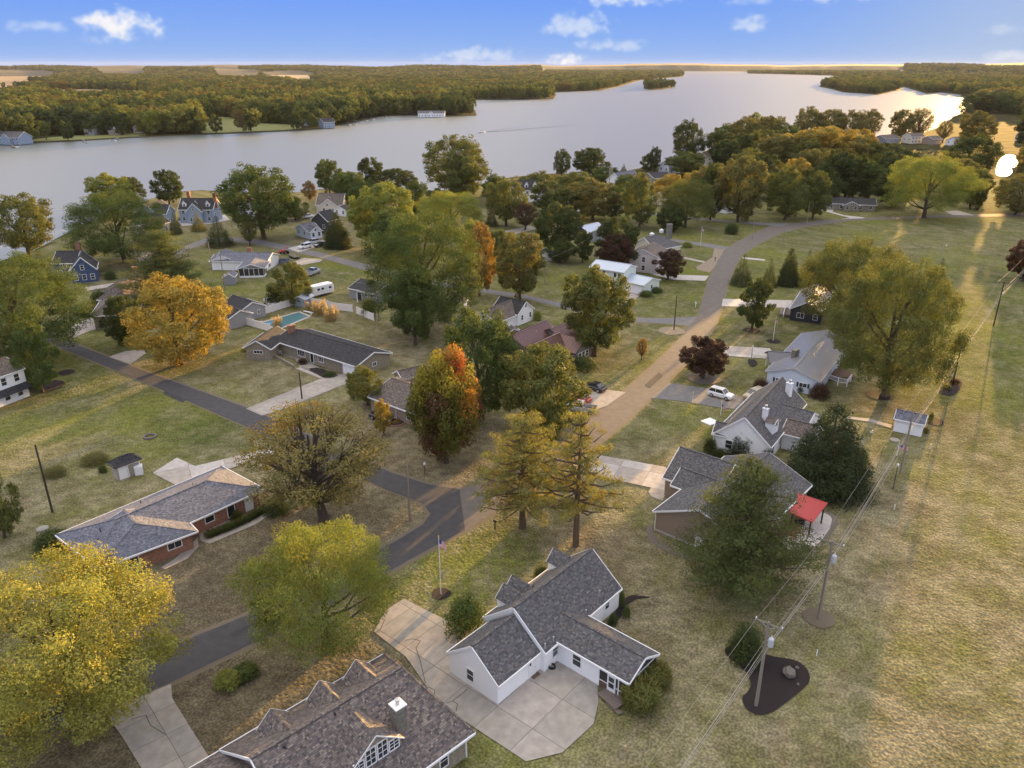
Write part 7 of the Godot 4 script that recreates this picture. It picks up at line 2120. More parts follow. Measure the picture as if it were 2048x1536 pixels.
	["bush2", "leaf_deep", 52.9, -105.2, 2.5, 1.3, "round_shrub", "dark shrub on lawn beside dark spreading evergreen"],
	["bush1", "leaf_green", 70.9, -119.9, 1.9, 0.5, "round_shrub", "small upright shrub in the ring behind white shed"],
	["bush1", "leaf_rust", 67.8, -115.5, 1.2, 0.6, "round_shrub", "rust shrub at the corner of the white shed"],
	["bush2", "leaf_rust", 81.1, -134.3, 1.0, 1.0, "round_shrub", "rusty low planting around the corner pole"],
	["bush2", "leaf_purple", 83.9, -136.7, 1.2, 1.1, "round_shrub", "dark low planting around the corner pole"],
	["bush2", "leaf_green", 12.5, -69.3, 1.8, 0.5, "round_shrub", "shrub behind the white house wall", "shrubs behind white house"],
	["bush2", "leaf_green", 12.2, -71.4, 2.2, 0.5, "round_shrub", "shrub behind the white house wall", "shrubs behind white house"],
	["bush2", "leaf_deep", 10.9, -68.1, 1.6, 0.6, "round_shrub", "shrub behind the white house wall", "shrubs behind white house"],
	["bush2", "leaf_deep", 3.4, -76.0, 2.1, 1.1, "round_shrub", "foundation shrub in front of far dormer of white house"],
	["bush2", "hedge", -36.5, -89.0, 1.7, 0.9, "round_shrub", "dark mounded shrub at the brick ranch entrance"],
	["bush2", "hedge", -36.1, -92.2, 1.0, 0.8, "round_shrub", "clipped dark shrub against the brick wall"],
	["bush2", "leaf_deep", -31.7, -90.9, 2.3, 2.0, "round_shrub", "loose dark shrub at the end of the long hedge"],
	["bush1", "leaf_green", -60.7, -102.2, 1.3, 0.7, "round_shrub", "grey green shrub beside the block shed"],
	["bush2", "leaf_rust", -63.5, -105.4, 1.5, 2.3, "round_shrub", "brown weedy thicket along the old wire fence", "fence line thickets"],
	["bush2", "leaf_rust", -67.4, -101.3, 1.5, 1.8, "round_shrub", "brown weedy thicket along the old wire fence", "fence line thickets"],
	["bush2", "leaf_deep", -57.3, -82.7, 2.6, 2.8, "round_shrub", "dark thicket at the corner of brick ranch"],
	["bush1", "leaf_yellow", -56.2, -155.1, 1.0, 1.1, "round_shrub", "yellow shrub at the corner of long ranch house"],
	["bush2", "leaf_purple", -42.3, -147.4, 1.3, 1.1, "round_shrub", "dark red shrub before the ranch picture window"],
	["bush2", "leaf_deep", -35.4, -140.8, 1.0, 1.5, "round_shrub", "low shrub in the ranch garden bed"],
	["pampas", "plume", -46.4, -180.7, 3.8, 2.8, "ornamental_grass", "tall plumed pampas grass by the pool fence", "pampas grasses"],
	["pampas", "plume", -42.7, -175.9, 3.7, 2.6, "ornamental_grass", "tall plumed pampas grass by the pool fence", "pampas grasses"],
	["pampas", "plume", -49.3, -184.0, 2.8, 2.2, "ornamental_grass", "tall plumed pampas grass by the pool fence", "pampas grasses"],
	["pampas", "plume", -54.0, -171.0, 2.8, 1.7, "ornamental_grass", "tall plumed pampas grass by the pool fence", "pampas grasses"],
	["bush2", "leaf_green", -34.4, -179.9, 5.0, 2.0, "round_shrub", "dark shrub beside the white fence end"],
	["bush2", "leaf_deep", -113.1, -214.9, 2.6, 2.0, "round_shrub", "round dark shrub on the lawn by big hipped house"],
	["bush2", "leaf_deep", -102.0, -187.0, 5.1, 3.1, "round_shrub", "tall shrubs at the side of big hipped house"],
	["bush2", "leaf_deep", -148.8, -234.7, 3.1, 2.8, "round_shrub", "dark clipped shrub at lakeside left of blue house"],
	["bush2", "leaf_deep", 14.3, -144.6, 2.8, 3.0, "round_shrub", "dark foundation shrubs at stone gable"],
	["bush1", "leaf_lime", 6.0, -176.7, 2.5, 1.1, "round_shrub", "pale shrub at the corner of white bungalow"],
	["bush2", "leaf_green", 35.0, -197.4, 1.6, 2.0, "round_shrub", "garden shrubs along pale blue garage", "garage bed shrubs"],
	["bush2", "leaf_green", 38.3, -201.3, 1.5, 2.0, "round_shrub", "garden shrubs along pale blue garage", "garage bed shrubs"],
	["bush2", "leaf_lime", 58.0, -256.6, 2.0, 2.0, "round_shrub", "bright round shrub by the lane"],
	["bush2", "leaf_deep", 78.2, -278.0, 4.1, 2.7, "round_shrub", "dark small tree like shrub on lawn by the lane"],
	["egg2", "leaf_lime", 79.7, -279.8, 3.9, 1.8, "broadleaf_tree", "small bright tree on lawn by the lane"],
	["bush2", "leaf_rust", 207.4, -325.2, 2.0, 2.1, "round_shrub", "round shrub on the lawn under the sun glint"],
]


# ------------------------------------------------------------------ the far side of the lake

func inside_any(p: Vector2, polys: Array) -> bool:
	for q in polys:
		if Geometry2D.is_point_in_polygon(p, q):
			return true
	return false


func build_far_wood() -> void:
	var r := RandomNumberGenerator.new()
	r.seed = 29
	lake_margin = Geometry2D.offset_polygon(lake, 7.0)[0]
	var keys := ["far1", "far2", "far3"]
	var tints := [Color(0.07, 0.1, 0.04), Color(0.1, 0.135, 0.045), Color(0.14, 0.165, 0.05), Color(0.24, 0.245, 0.065), Color(0.19, 0.15, 0.055)]
	var leaves := ["leaf_green", "leaf_deep", "leaf_olive", "leaf_green", "leaf_lime", "leaf_deep"]
	# single trees along the far shore
	var singles := 0
	for i in range(60, lake.size() - 2):
		var p := lake[i]
		var q := lake[i + 1]
		if p.distance_to(Vector2.ZERO) > 1500.0 or q.distance_to(Vector2.ZERO) > 1500.0:
			continue
		var away := (q - p).orthogonal().normalized()
		if away.dot((p + q) * 0.5) < 0.0:
			away = -away
		var n := int(p.distance_to(q) / 13.0)
		for k in n:
			for row in 2:
				if singles >= 110 or r.randf() < 0.35:
					continue
				var s := p.lerp(q, (k + r.randf()) / n) + away * (r.randf_range(6, 16) + row * r.randf_range(10, 24))
				if inside_any(s, MEADOWS) and r.randf() < 0.7 or Geometry2D.is_point_in_polygon(s, lake):
					continue
				var h := r.randf_range(13, 23)
				tree(keys[r.randi() % 3], leaves[r.randi() % 6], s.x, s.y, h, h * r.randf_range(0.34, 0.5), "shore_tree", "tree along the shore across the lake", "trees across the lake")
				singles += 1
	# the woods behind them, which read as one mass
	for kk in 3:
		var where := []
		var cols := []
		var k0: Dictionary = kinds[keys[kk]]
		for band in [[430.0, 1300.0, 17.0, 4600], [1300.0, 2600.0, 15.0, 9000], [2600.0, 7400.0, 14.0, 17000]]:
			for k in int(band[3]):
				var a := deg_to_rad(r.randf_range(-37.0, 38.0))
				var d := sqrt(lerpf(band[0] * band[0], band[1] * band[1], r.randf()))
				var p := Vector2(sin(a), -cos(a)) * d
				if Geometry2D.is_point_in_polygon(p, lake_margin) or inside_any(p, FIELDS) or inside_any(p, MEADOWS):
					continue
				if near_side(p):
					continue
				if noise_a.get_noise_2d(p.x * 0.35 + 900.0, p.y * 0.35) < -0.12 - r.randf() * 0.3:
					continue
				if absf(rad_to_deg(a) - SUN_AZ) < 2.2 and d < 800.0:
					continue
				var h: float = band[2] * r.randf_range(0.55, 1.35)
				var w := h * r.randf_range(0.8, 1.2) * (1.0 if d < 2600.0 else 1.5)
				where.append(Transform3D(Basis(Vector3.UP, r.randf() * TAU).scaled(Vector3(w, h, w)), Vector3(p.x, hill_height(p), p.y)))
				cols.append(tints[clampi(int(2.4 + noise_a.get_noise_2d(p.x * 0.15, p.y * 0.15) * 5.0 + r.randf_range(-1.2, 1.2)), 0, 4)])
		for k in 16:
			var p := island[r.randi() % island.size()].lerp(island[r.randi() % island.size()], r.randf_range(0.2, 0.8))
			var h := r.randf_range(13.0, 20.0)
			where.append(Transform3D(Basis(Vector3.UP, r.randf() * TAU).scaled(Vector3(h * 1.1, h, h * 1.1)), Vector3(p.x, 0, p.y)))
			cols.append(tints[r.randi() % 2])
		var mm := MultiMesh.new()
		mm.transform_format = MultiMesh.TRANSFORM_3D
		mm.use_colors = true
		mm.mesh = k0.crown
		mm.instance_count = where.size()
		for i in where.size():
			mm.set_instance_transform(i, where[i])
			mm.set_instance_color(i, cols[i])
		var o := MultiMeshInstance3D.new()
		o.name = numbered("woodland")
		o.multimesh = mm
		o.material_override = M.wood_leaf
		add_child(o)
		tag(o, "mixed autumn woodland covering the land beyond the lake", "woodland", "woods beyond the lake")
		o.set_meta("kind", "stuff")


var lake_margin: PackedVector2Array


# land on this side of the water is planted tree by tree
func near_side(p: Vector2) -> bool:
	return p.length() < 620.0 and p.y > -620.0 and p.x > -250.0 or Geometry2D.is_point_in_polygon(p, near_zone)


var near_zone: PackedVector2Array = PackedVector2Array([Vector2(-152.20, -213.76), Vector2(-6.15, -409.34), Vector2(140.14, -573.66), Vector2(243.76, -690.47), Vector2(374.75, -732.75), Vector2(577.42, -1039.75), Vector2(651.60, -1163.31), Vector2(540.80, -786.73), Vector2(256.54, -315.99), Vector2(54.88, -49.57), Vector2(-46.62, -49.57)])


# ------------------------------------------------------------------ vehicles and boats

func loft(b: MB, rings: Array) -> void:
	for i in rings.size() - 1:
		var p: Array = rings[i]
		var q: Array = rings[i + 1]
		for k in p.size():
			var k2 := (k + 1) % p.size()
			b.quad(p[k], q[k], q[k2], p[k2])
	for e in [[rings[0], true], [rings[-1], false]]:
		var r: Array = e[0]
		for k in range(1, r.size() - 1):
			if e[1]:
				b.tri(r[0], r[k], r[k + 1])
			else:
				b.tri(r[0], r[k + 1], r[k])


func body_ring(z: float, hw: float, y0: float, y1: float) -> Array:
	return [Vector3(-hw * 0.9, y0, z), Vector3(-hw, y0 + 0.14, z), Vector3(-hw, y1 - 0.16, z), Vector3(-hw * 0.86, y1, z), Vector3(hw * 0.86, y1, z), Vector3(hw, y1 - 0.16, z), Vector3(hw, y0 + 0.14, z), Vector3(hw * 0.9, y0, z)]


func cabin_ring(z: float, hw0: float, hw1: float, y0: float, y1: float) -> Array:
	return [Vector3(-hw0, y0, z), Vector3(-hw1, y1, z), Vector3(hw1, y1, z), Vector3(hw0, y0, z)]


# z runs from the nose (negative) to the tail; kinds: sedan, suv, pickup
func car(kind: String, paint: Material, at: Vector2, heading: float, called: String, label: String, group := "", y := 0.08) -> Node3D:
	var t := thing(called, label, "car" if kind != "pickup" else "pickup truck", v3(at, y), -deg_to_rad(heading), group)
	var hw := 0.92
	var b := MB.new()
	var roof_y := 1.46
	var glass_z := []
	match kind:
		"sedan":
			loft(b, [body_ring(-2.35, 0.7, 0.32, 0.66), body_ring(-2.2, 0.86, 0.24, 0.76), body_ring(-1.2, hw, 0.22, 0.92), body_ring(-0.7, hw, 0.22, 0.97), body_ring(1.5, hw, 0.22, 1.0), body_ring(2.15, 0.88, 0.25, 0.98), body_ring(2.35, 0.76, 0.34, 0.86)])
			glass_z = [-1.0, -0.2, 0.95, 1.75]
		"suv":
			loft(b, [body_ring(-2.3, 0.74, 0.36, 0.82), body_ring(-2.15, 0.88, 0.28, 0.94), body_ring(-1.1, hw, 0.26, 1.06), body_ring(2.0, hw, 0.26, 1.08), body_ring(2.3, 0.84, 0.32, 1.02)])
			glass_z = [-1.15, -0.45, 1.75, 2.2]
			roof_y = 1.68
		_:
			loft(b, [body_ring(-2.75, 0.78, 0.45, 1.0), body_ring(-2.6, 0.92, 0.36, 1.12), body_ring(-1.4, 0.98, 0.36, 1.2), body_ring(0.55, 0.98, 0.36, 1.2)])
			glass_z = [-1.35, -0.75, 0.35, 0.55]
			roof_y = 1.88
			hw = 0.97
	part("body", b.mesh(), paint, t)
	var base_y := 0.92 if kind == "sedan" else (1.02 if kind == "suv" else 1.15)
	var g := MB.new()
	loft(g, [cabin_ring(glass_z[0], hw * 0.86, hw * 0.8, base_y, base_y + 0.06), cabin_ring(glass_z[1], hw * 0.88, hw * 0.74, base_y, roof_y), cabin_ring(glass_z[2], hw * 0.88, hw * 0.74, base_y, roof_y), cabin_ring(glass_z[3], hw * 0.86, hw * 0.8, base_y, base_y + 0.06)])
	var cab := part("cabin_glass", g.mesh(), M.glass, t)
	var r := MB.new()
	r.box(Vector3(0, roof_y + 0.02, (glass_z[1] + glass_z[2]) * 0.5), Vector3(hw * 1.5, 0.07, glass_z[2] - glass_z[1] + 0.1))
	part("roof", r.mesh(), paint, t)
	var pl := MB.new()
	for s in [-1.0, 1.0]:
		pl.bar(Vector3(s * hw * 0.87, base_y, glass_z[0]), Vector3(s * hw * 0.75, roof_y, glass_z[1]), 0.08, 0.07)
		pl.bar(Vector3(s * hw * 0.87, base_y, glass_z[3]), Vector3(s * hw * 0.75, roof_y, glass_z[2]), 0.12, 0.1)
		pl.bar(Vector3(s * hw * 0.885, base_y, (glass_z[1] + glass_z[2]) * 0.5 + 0.1), Vector3(s * hw * 0.75, roof_y, (glass_z[1] + glass_z[2]) * 0.5 + 0.1), 0.05, 0.1)
	part("pillar", pl.mesh(), paint, cab)
	if kind == "pickup":
		for s in [-1.0, 1.0]:
			var sd := MB.new()
			sd.box(Vector3(s * 0.92, 0.82, 1.65), Vector3(0.12, 0.8, 2.2))
			part("bed_side", sd.mesh(), paint, t)
		var tg := MB.new()
		tg.box(Vector3(0, 0.82, 2.75), Vector3(1.9, 0.8, 0.1))
		part("tailgate", tg.mesh(), paint, t)
		var fl := MB.new()
		fl.box(Vector3(0, 0.52, 1.65), Vector3(1.74, 0.16, 2.2))
		part("bed_floor", fl.mesh(), M.black_metal, t)
	var wz := [-1.4, 1.4] if kind != "pickup" else [-1.75, 1.75]
	for z in wz:
		for s in [-1.0, 1.0]:
			var w := MB.new()
			w.tube([Vector3(s * (hw - 0.2), 0.34, z), Vector3(s * (hw + 0.02), 0.34, z)], [0.35, 0.35], 16)
			var wn := part("wheel", w.mesh(), M.tyre, t)
			var rm := MB.new()
			rm.tube([Vector3(s * (hw + 0.0), 0.34, z), Vector3(s * (hw + 0.04), 0.34, z)], [0.22, 0.2], 12)
			part("rim", rm.mesh(), M.steel, wn)
	var z0 := -2.32 if kind != "pickup" else -2.74
	var z1 := 2.33 if kind != "pickup" else 2.8
	for s in [-1.0, 1.0]:
		var h := MB.new()
		h.box(Vector3(s * 0.58, base_y - 0.26, z0 + 0.06), Vector3(0.36, 0.14, 0.12))
		part("headlight", h.mesh(), M.white_metal, t)
		var l := MB.new()
		l.box(Vector3(s * 0.68, base_y - 0.16, z1 - 0.05), Vector3(0.3, 0.16, 0.12))
		part("taillight", l.mesh(), M.red_plastic, t)
		var mr := MB.new()
		mr.box(Vector3(s * (hw + 0.1), base_y + 0.1, glass_z[0] + 0.35), Vector3(0.2, 0.13, 0.1))
		part("mirror", mr.mesh(), paint, t)
	return t


func build_vehicles() -> void:
	car("suv", M.paint_white, Vector2(37.89, -130.24), 128.8, "parked_car", "white sport utility car on the grey driveway beside the plum tree")
	car("suv", M.paint_gold, Vector2(43.91, -130.01), -125.6, "parked_car", "pale gold car half hidden behind the grey roof")
	car("sedan", M.paint_black, Vector2(15.25, -133.77), -51.4, "parked_car", "black sedan with its nose under the olive tree")
	car("sedan", M.paint_red, Vector2(12.05, -128.65), -52.6, "parked_car", "dark red car under the olive tree beside black sedan")
	car("pickup", M.paint_silver, Vector2(12.02, -123.85), -72.6, "parked_pickup", "silver pickup truck backed under the olive tree")
	car("sedan", M.paint_black, Vector2(-22.13, -120.55), 122.7, "parked_car", "black car at the corner of the taupe house")
	car("suv", M.paint_white, Vector2(-68.08, -254.28), -139.8, "parked_car", "white car nearest the street on the concrete drive of three cars")
	car("suv", M.paint_silver, Vector2(-67.09, -261.23), -130.1, "parked_car", "silver white car on the far side of the black car")
	car("sedan", M.paint_black, Vector2(-63.84, -257.33), -146.0, "parked_car", "black car between two pale cars under dark evergreen")
	car("suv", M.paint_blue, Vector2(-68.23, -232.11), 110.8, "parked_car", "blue grey car at the corner of the white porch house")
	var p := car("pickup", M.paint_silver, Vector2(-57.35, -219.96), 22.7, "parked_pickup", "silver pickup with black bed on the open lawn")
	var rk := MB.new()
	for x in [-0.8, 0.8]:
		rk.bar(Vector3(x, 1.2, 0.6), Vector3(x, 1.95, 0.6), 0.06, 0.06)
		rk.bar(Vector3(x, 1.95, 0.6), Vector3(x, 1.95, 2.7), 0.06, 0.06)
		rk.bar(Vector3(x, 1.2, 2.7), Vector3(x, 1.95, 2.7), 0.06, 0.06)
	part("ladder_rack", rk.mesh(), M.black_metal, p)
	car("pickup", M.paint_white, Vector2(-60.89, -189.16), -31.5, "parked_pickup", "white pickup truck beside the grey house gable", "", 0.02)
	car("sedan", M.paint_white, Vector2(-124.52, -304.04), -139.5, "parked_car", "white car in front of blue grey lake house")
	car("sedan", M.paint_black, Vector2(-128.06, -306.15), -140.0, "parked_car", "dark car next to white car by lake house")
	car("suv", M.paint_red, Vector2(-119.84, -311.55), -139.6, "parked_car", "red car at the blue grey lake house garage")
	car("suv", M.paint_silver, Vector2(43.92, -331.29), 76.7, "parked_car", "silver car alone on the street by the rusty tree")
	car("sedan", M.paint_black, Vector2(-65.64, -322.88), 73.2, "parked_car", "dark car by the low white garage")
	car("suv", M.paint_white, Vector2(-80.43, -309.37), 57.7, "parked_car", "white car behind pale blue one storey house")
	# camper trailer
	var rv := thing("camper_trailer", "white camper trailer with dark windows and swoosh stripes on grass", "camper", v3(Vector2(-49.88, -198.36)), -deg_to_rad(float(42.9)))
	var b := MB.new()
	loft(b, [body_ring(-3.1, 1.12, 0.75, 2.5), body_ring(-2.8, 1.2, 0.5, 3.0), body_ring(2.9, 1.2, 0.5, 3.0), body_ring(3.1, 1.14, 0.6, 2.9)])
	part("body", b.mesh(), M.white_metal, rv)
	for s in [-1.0, 1.0]:
		for z in [-1.9, 0.4, 1.6]:
			var w := MB.new()
			w.box(Vector3(s * 1.205, 2.0, z), Vector3(0.03, 0.55, 0.8))
			part("window", w.mesh(), M.glass, rv)
		var st := MB.new()
		st.bar(Vector3(s * 1.205, 1.2, -2.6), Vector3(s * 1.205, 1.45, 2.7), 0.02, 0.1)
		part("stripe", st.mesh(), M.gutter_grey, rv)
		for z in [0.0, 0.8]:
			var w := MB.new()
			w.tube([Vector3(s * 0.95, 0.34, z), Vector3(s * 1.2, 0.34, z)], [0.34, 0.34], 14)
			part("wheel", w.mesh(), M.tyre, rv)
	var dr := MB.new()
	dr.box(Vector3(1.21, 1.55, -0.7), Vector3(0.03, 1.8, 0.65))
	part("door", dr.mesh(), M.white_cloth, rv)
	var ac := MB.new()
	ac.box(Vector3(0, 3.12, 0.3), Vector3(0.7, 0.25, 1.0))
	part("roof_unit", ac.mesh(), M.white_metal, rv)
	# flatbed trailer and little tractor by the street
	var tr := thing("flatbed_trailer", "low flatbed trailer with plank floor parked by the street", "trailer", v3(Vector2(-68.35, -241.36)), -deg_to_rad(float(142.5)))
	for k in 8:
		var q := MB.new()
		q.box(Vector3(-0.9 + k * 0.257, 0.6, 0), Vector3(0.24, 0.06, 5.2))
		part("plank", q.mesh(), M.old_wood, tr)
	var fr := MB.new()
	fr.box(Vector3(0, 0.5, 0), Vector3(2.1, 0.12, 5.3))
	fr.bar(Vector3(0, 0.5, 2.6), Vector3(0, 0.5, 3.8), 0.12, 0.12)
	part("frame", fr.mesh(), M.black_metal, tr)
	for s in [-1.0, 1.0]:
		for z in [-0.4, 0.5]:
			var w := MB.new()
			w.tube([Vector3(s * 1.05, 0.3, z), Vector3(s * 1.25, 0.3, z)], [0.32, 0.32], 12)
			part("wheel", w.mesh(), M.tyre, tr)
	var tk := thing("compact_tractor", "small red compact tractor with roll bar beside the flatbed trailer", "tractor", v3(Vector2(-72.49, -246.24)), 0.9)
	var tb := MB.new()
	tb.box(Vector3(0, 0.95, -0.8), Vector3(0.75, 0.55, 1.4))
	part("hood", tb.mesh(), M.red_plastic, tk)
	var ts := MB.new()
	ts.box(Vector3(0, 0.95, 0.45), Vector3(0.6, 0.5, 0.5))
	part("seat", ts.mesh(), M.black_metal, tk)
	var rb := MB.new()
	for x in [-0.5, 0.5]:
		rb.bar(Vector3(x, 0.8, 0.8), Vector3(x, 2.3, 0.8), 0.08, 0.08)
	rb.bar(Vector3(-0.5, 2.3, 0.8), Vector3(0.5, 2.3, 0.8), 0.08, 0.08)
	part("roll_bar", rb.mesh(), M.red_plastic, tk)
	for s in [-1.0, 1.0]:
		for a in [[-1.1, 0.34], [0.6, 0.55]]:
			var w := MB.new()
			w.tube([Vector3(s * 0.5, a[1], a[0]), Vector3(s * 0.8, a[1], a[0])], [a[1], a[1]], 14)
			part("wheel", w.mesh(), M.tyre, tk)
	var bk := MB.new()
	bk.box(Vector3(0, 0.4, -2.1), Vector3(1.4, 0.5, 0.5))
	part("loader_bucket", bk.mesh(), M.red_plastic, tk)
	boats()


func boat(at: Vector2, turn: float, label: String, group := "", k := 1.0) -> void:
	var t := thing("boat", label, "boat", v3(at, WATER_Y), turn, group)
	var b := MB.new()
	loft(b, [[Vector3(-0.15, 0.5, -3.2) * k, Vector3(-0.2, 0.9, -3.3) * k, Vector3(0.2, 0.9, -3.3) * k, Vector3(0.15, 0.5, -3.2) * k], [Vector3(-0.6, -0.2, -1.5) * k, Vector3(-1.1, 0.8, -1.6) * k, Vector3(1.1, 0.8, -1.6) * k, Vector3(0.6, -0.2, -1.5) * k], [Vector3(-0.8, -0.2, 3.0) * k, Vector3(-1.15, 0.75, 3.0) * k, Vector3(1.15, 0.75, 3.0) * k, Vector3(0.8, -0.2, 3.0) * k]])
	part("hull", b.mesh(), M.white_metal, t)
	var c := MB.new()
	c.box(Vector3(0, 1.9, 0.4) * k, Vector3(2.0, 0.1, 2.6) * k)
	part("canopy", c.mesh(), M.blue_cloth, t)
	var p := MB.new()
	for x in [-0.95, 0.95]:
		for z in [-0.7, 1.6]:
			p.box(Vector3(x, 1.35, z) * k, Vector3(0.07, 1.1, 0.07) * k)
	part("canopy_frame", p.mesh(), M.steel, t)
	var w := MB.new()
	w.box(Vector3(0, 1.05, -0.8) * k, Vector3(1.6, 0.5, 0.06) * k)
	part("windscreen", w.mesh(), M.glass, t)


func boats() -> void:
	boat(Vector2(-27.34, -732.75), 1.5, "motor boat under way trailing a long wake on the open lake", "", 1.1)
	# wake: low ridges of water behind the boat
	var b := MB.new()
	var a0: Vector2 = Vector2(-26.10, -735.56)
	for e in [[Vector2(80.69, -849.01)], [Vector2(63.02, -820.18)], [Vector2(18.15, -827.21)], [Vector2(30.96, -767.90)]]:
		var q: Vector2 = e[0]
		var n := (q - a0).orthogonal().normalized()
		for k in 24:
			var s := a0.lerp(q, k / 24.0)
			var u := a0.lerp(q, (k + 0.96) / 24.0)
			var h := 0.32 * (1.0 - k / 26.0)
			b.quad(v3(s + n * 0.9, WATER_Y), v3(u + n * 0.9, WATER_Y), v3(u, WATER_Y + h), v3(s, WATER_Y + h))
			b.quad(v3(s, WATER_Y + h), v3(u, WATER_Y + h), v3(u - n * 0.9, WATER_Y), v3(s - n * 0.9, WATER_Y))
	structure("lake_water_wake", b.mesh(), M.wake)
	var docks := [[Vector2(-326.62, -675.81), Vector2(-316.12, -648.23)], [Vector2(-320.23, -685.52), Vector2(-303.41, -675.81)], [Vector2(-346.55, -657.18), Vector2(-330.51, -631.02)], [Vector2(-177.30, -871.95), Vector2(-158.04, -820.18)], [Vector2(-178.25, -904.49), Vector2(-158.92, -864.17)], [Vector2(-174.20, -930.50), Vector2(-153.74, -896.14)], [Vector2(-150.70, -977.23), Vector2(-141.58, -939.49)], [Vector2(181.55, -1938.94), Vector2(202.84, -1866.28)], [Vector2(-384.54, -622.74), Vector2(-363.10, -591.63)]]
	for d in docks:
		var a: Vector2 = d[0]
		var e: Vector2 = d[1]
		var t := thing("dock", "narrow wooden boat dock on the far shore", "dock", v3(a), 0.0, "docks across the lake")
		var m := MB.new()
		m.bar(Vector3(0, 0.1, 0), v3(e - a, 0.1), 1.8, 0.15)
		part("deck", m.mesh(), M.old_wood, t)
		var p := MB.new()
		for k in 5:
			var s := (e - a) * (k / 4.0)
			p.box(v3(s, -0.4), Vector3(0.25, 1.6, 0.25))
		part("pile", p.mesh(), M.pole_wood, t)
	for p in [[Vector2(-332.64, -635.24), 0.4], [Vector2(-317.71, -648.23), 1.2], [Vector2(-163.39, -827.21), 0.3], [Vector2(-160.01, -841.62), 0.5], [Vector2(-158.92, -864.17), 0.4], [Vector2(-156.69, -887.93), 0.4], [Vector2(-154.34, -913.00), 0.6], [Vector2(-145.01, -939.49), 1.0], [Vector2(-95.43, -958.00), 1.3], [Vector2(-364.57, -599.12), 0.2], [Vector2(196.39, -1901.92), 1.0]]:
		boat(p[0], p[1], "small moored boat at the docks across the lake", "moored boats")


# ------------------------------------------------------------------ poles, flags and small things

func pole(at: Vector2, h: float, r: float, m: Material, label: String, arm := 0.0, arm_turn := 0.0, can := false, called := "power_pole", light := false) -> Node3D:
	var t := thing(called, label, "pole", v3(at), arm_turn)
	var b := MB.new()
	b.tube([Vector3(0, -0.1, 0), Vector3(0, h, 0)], [r, r * 0.68], 10)
	part("shaft", b.mesh(), m, t)
	if arm > 0.0:
		var a := MB.new()
		a.box(Vector3(0, h - 0.35, 0.14), Vector3(arm, 0.12, 0.1))
		part("crossarm", a.mesh(), m, t)
		var br := MB.new()
		for s in [-1.0, 1.0]:
			br.bar(Vector3(s * arm * 0.28, h - 0.38, 0.17), Vector3(0, h - 0.95, 0.16), 0.03, 0.04)
		part("brace", br.mesh(), M.steel, t)
		for s in [-0.46, 0.0, 0.46]:
			var q := MB.new()
			q.lathe([Vector2(0.03, 0), Vector2(0.07, 0.06), Vector2(0.045, 0.12), Vector2(0.065, 0.18), Vector2(0.0, 0.22)], 10, Vector3(s * arm, h - 0.29, 0.14))
			part("insulator", q.mesh(), M.white_metal, t)
	if can:
		var c := MB.new()
		c.lathe([Vector2(0, h - 2.5), Vector2(0.24, h - 2.48), Vector2(0.26, h - 1.7), Vector2(0.2, h - 1.62), Vector2(0, h - 1.58)], 14, Vector3(-0.45, 0, 0))
		var cn := part("transformer", c.mesh(), M.transformer, t)
		var bs := MB.new()
		bs.tube([Vector3(-0.45, h - 1.6, 0), Vector3(-0.45, h - 1.3, 0)], [0.05, 0.03], 8)
		part("bushing", bs.mesh(), M.white_metal, cn)
		var hk := MB.new()
		hk.box(Vector3(-0.2, h - 2.0, 0), Vector3(0.25, 0.1, 0.1))
		part("bracket", hk.mesh(), M.steel, t)
	if light:
		var l := MB.new()
		l.bar(Vector3(0, h - 0.6, 0), Vector3(1.1, h - 0.3, 0), 0.05, 0.05)
		part("lamp_arm", l.mesh(), M.steel, t)
		var hd := MB.new()
		hd.lathe([Vector2(0.0, -0.14), Vector2(0.16, -0.1), Vector2(0.2, 0.02), Vector2(0.06, 0.12), Vector2(0, 0.14)], 12, Vector3(1.2, h - 0.3, 0))
		part("lamp_head", hd.mesh(), M.white_metal, t)
	return t


func cable(pts: Array, r: float, sag: float, m: Material, label: String, group := "power lines") -> void:
	var b := MB.new()
	var line := []
	for i in pts.size() - 1:
		var a: Vector3 = pts[i]
		var c: Vector3 = pts[i + 1]
		var L := a.distance_to(c)
		for k in 12:
			var t := k / 12.0
			line.append(a.lerp(c, t) - Vector3(0, sag * 4.0 * t * (1.0 - t) * L / 42.0, 0) - pts[0])
	line.append(pts[-1] - pts[0])
	var rr := []
	for i in line.size():
		rr.append(r)
	b.tube(line, rr, 5)
	tag(part(numbered("overhead_cable"), b.mesh(), m, self, pts[0]), label, "cable", group)


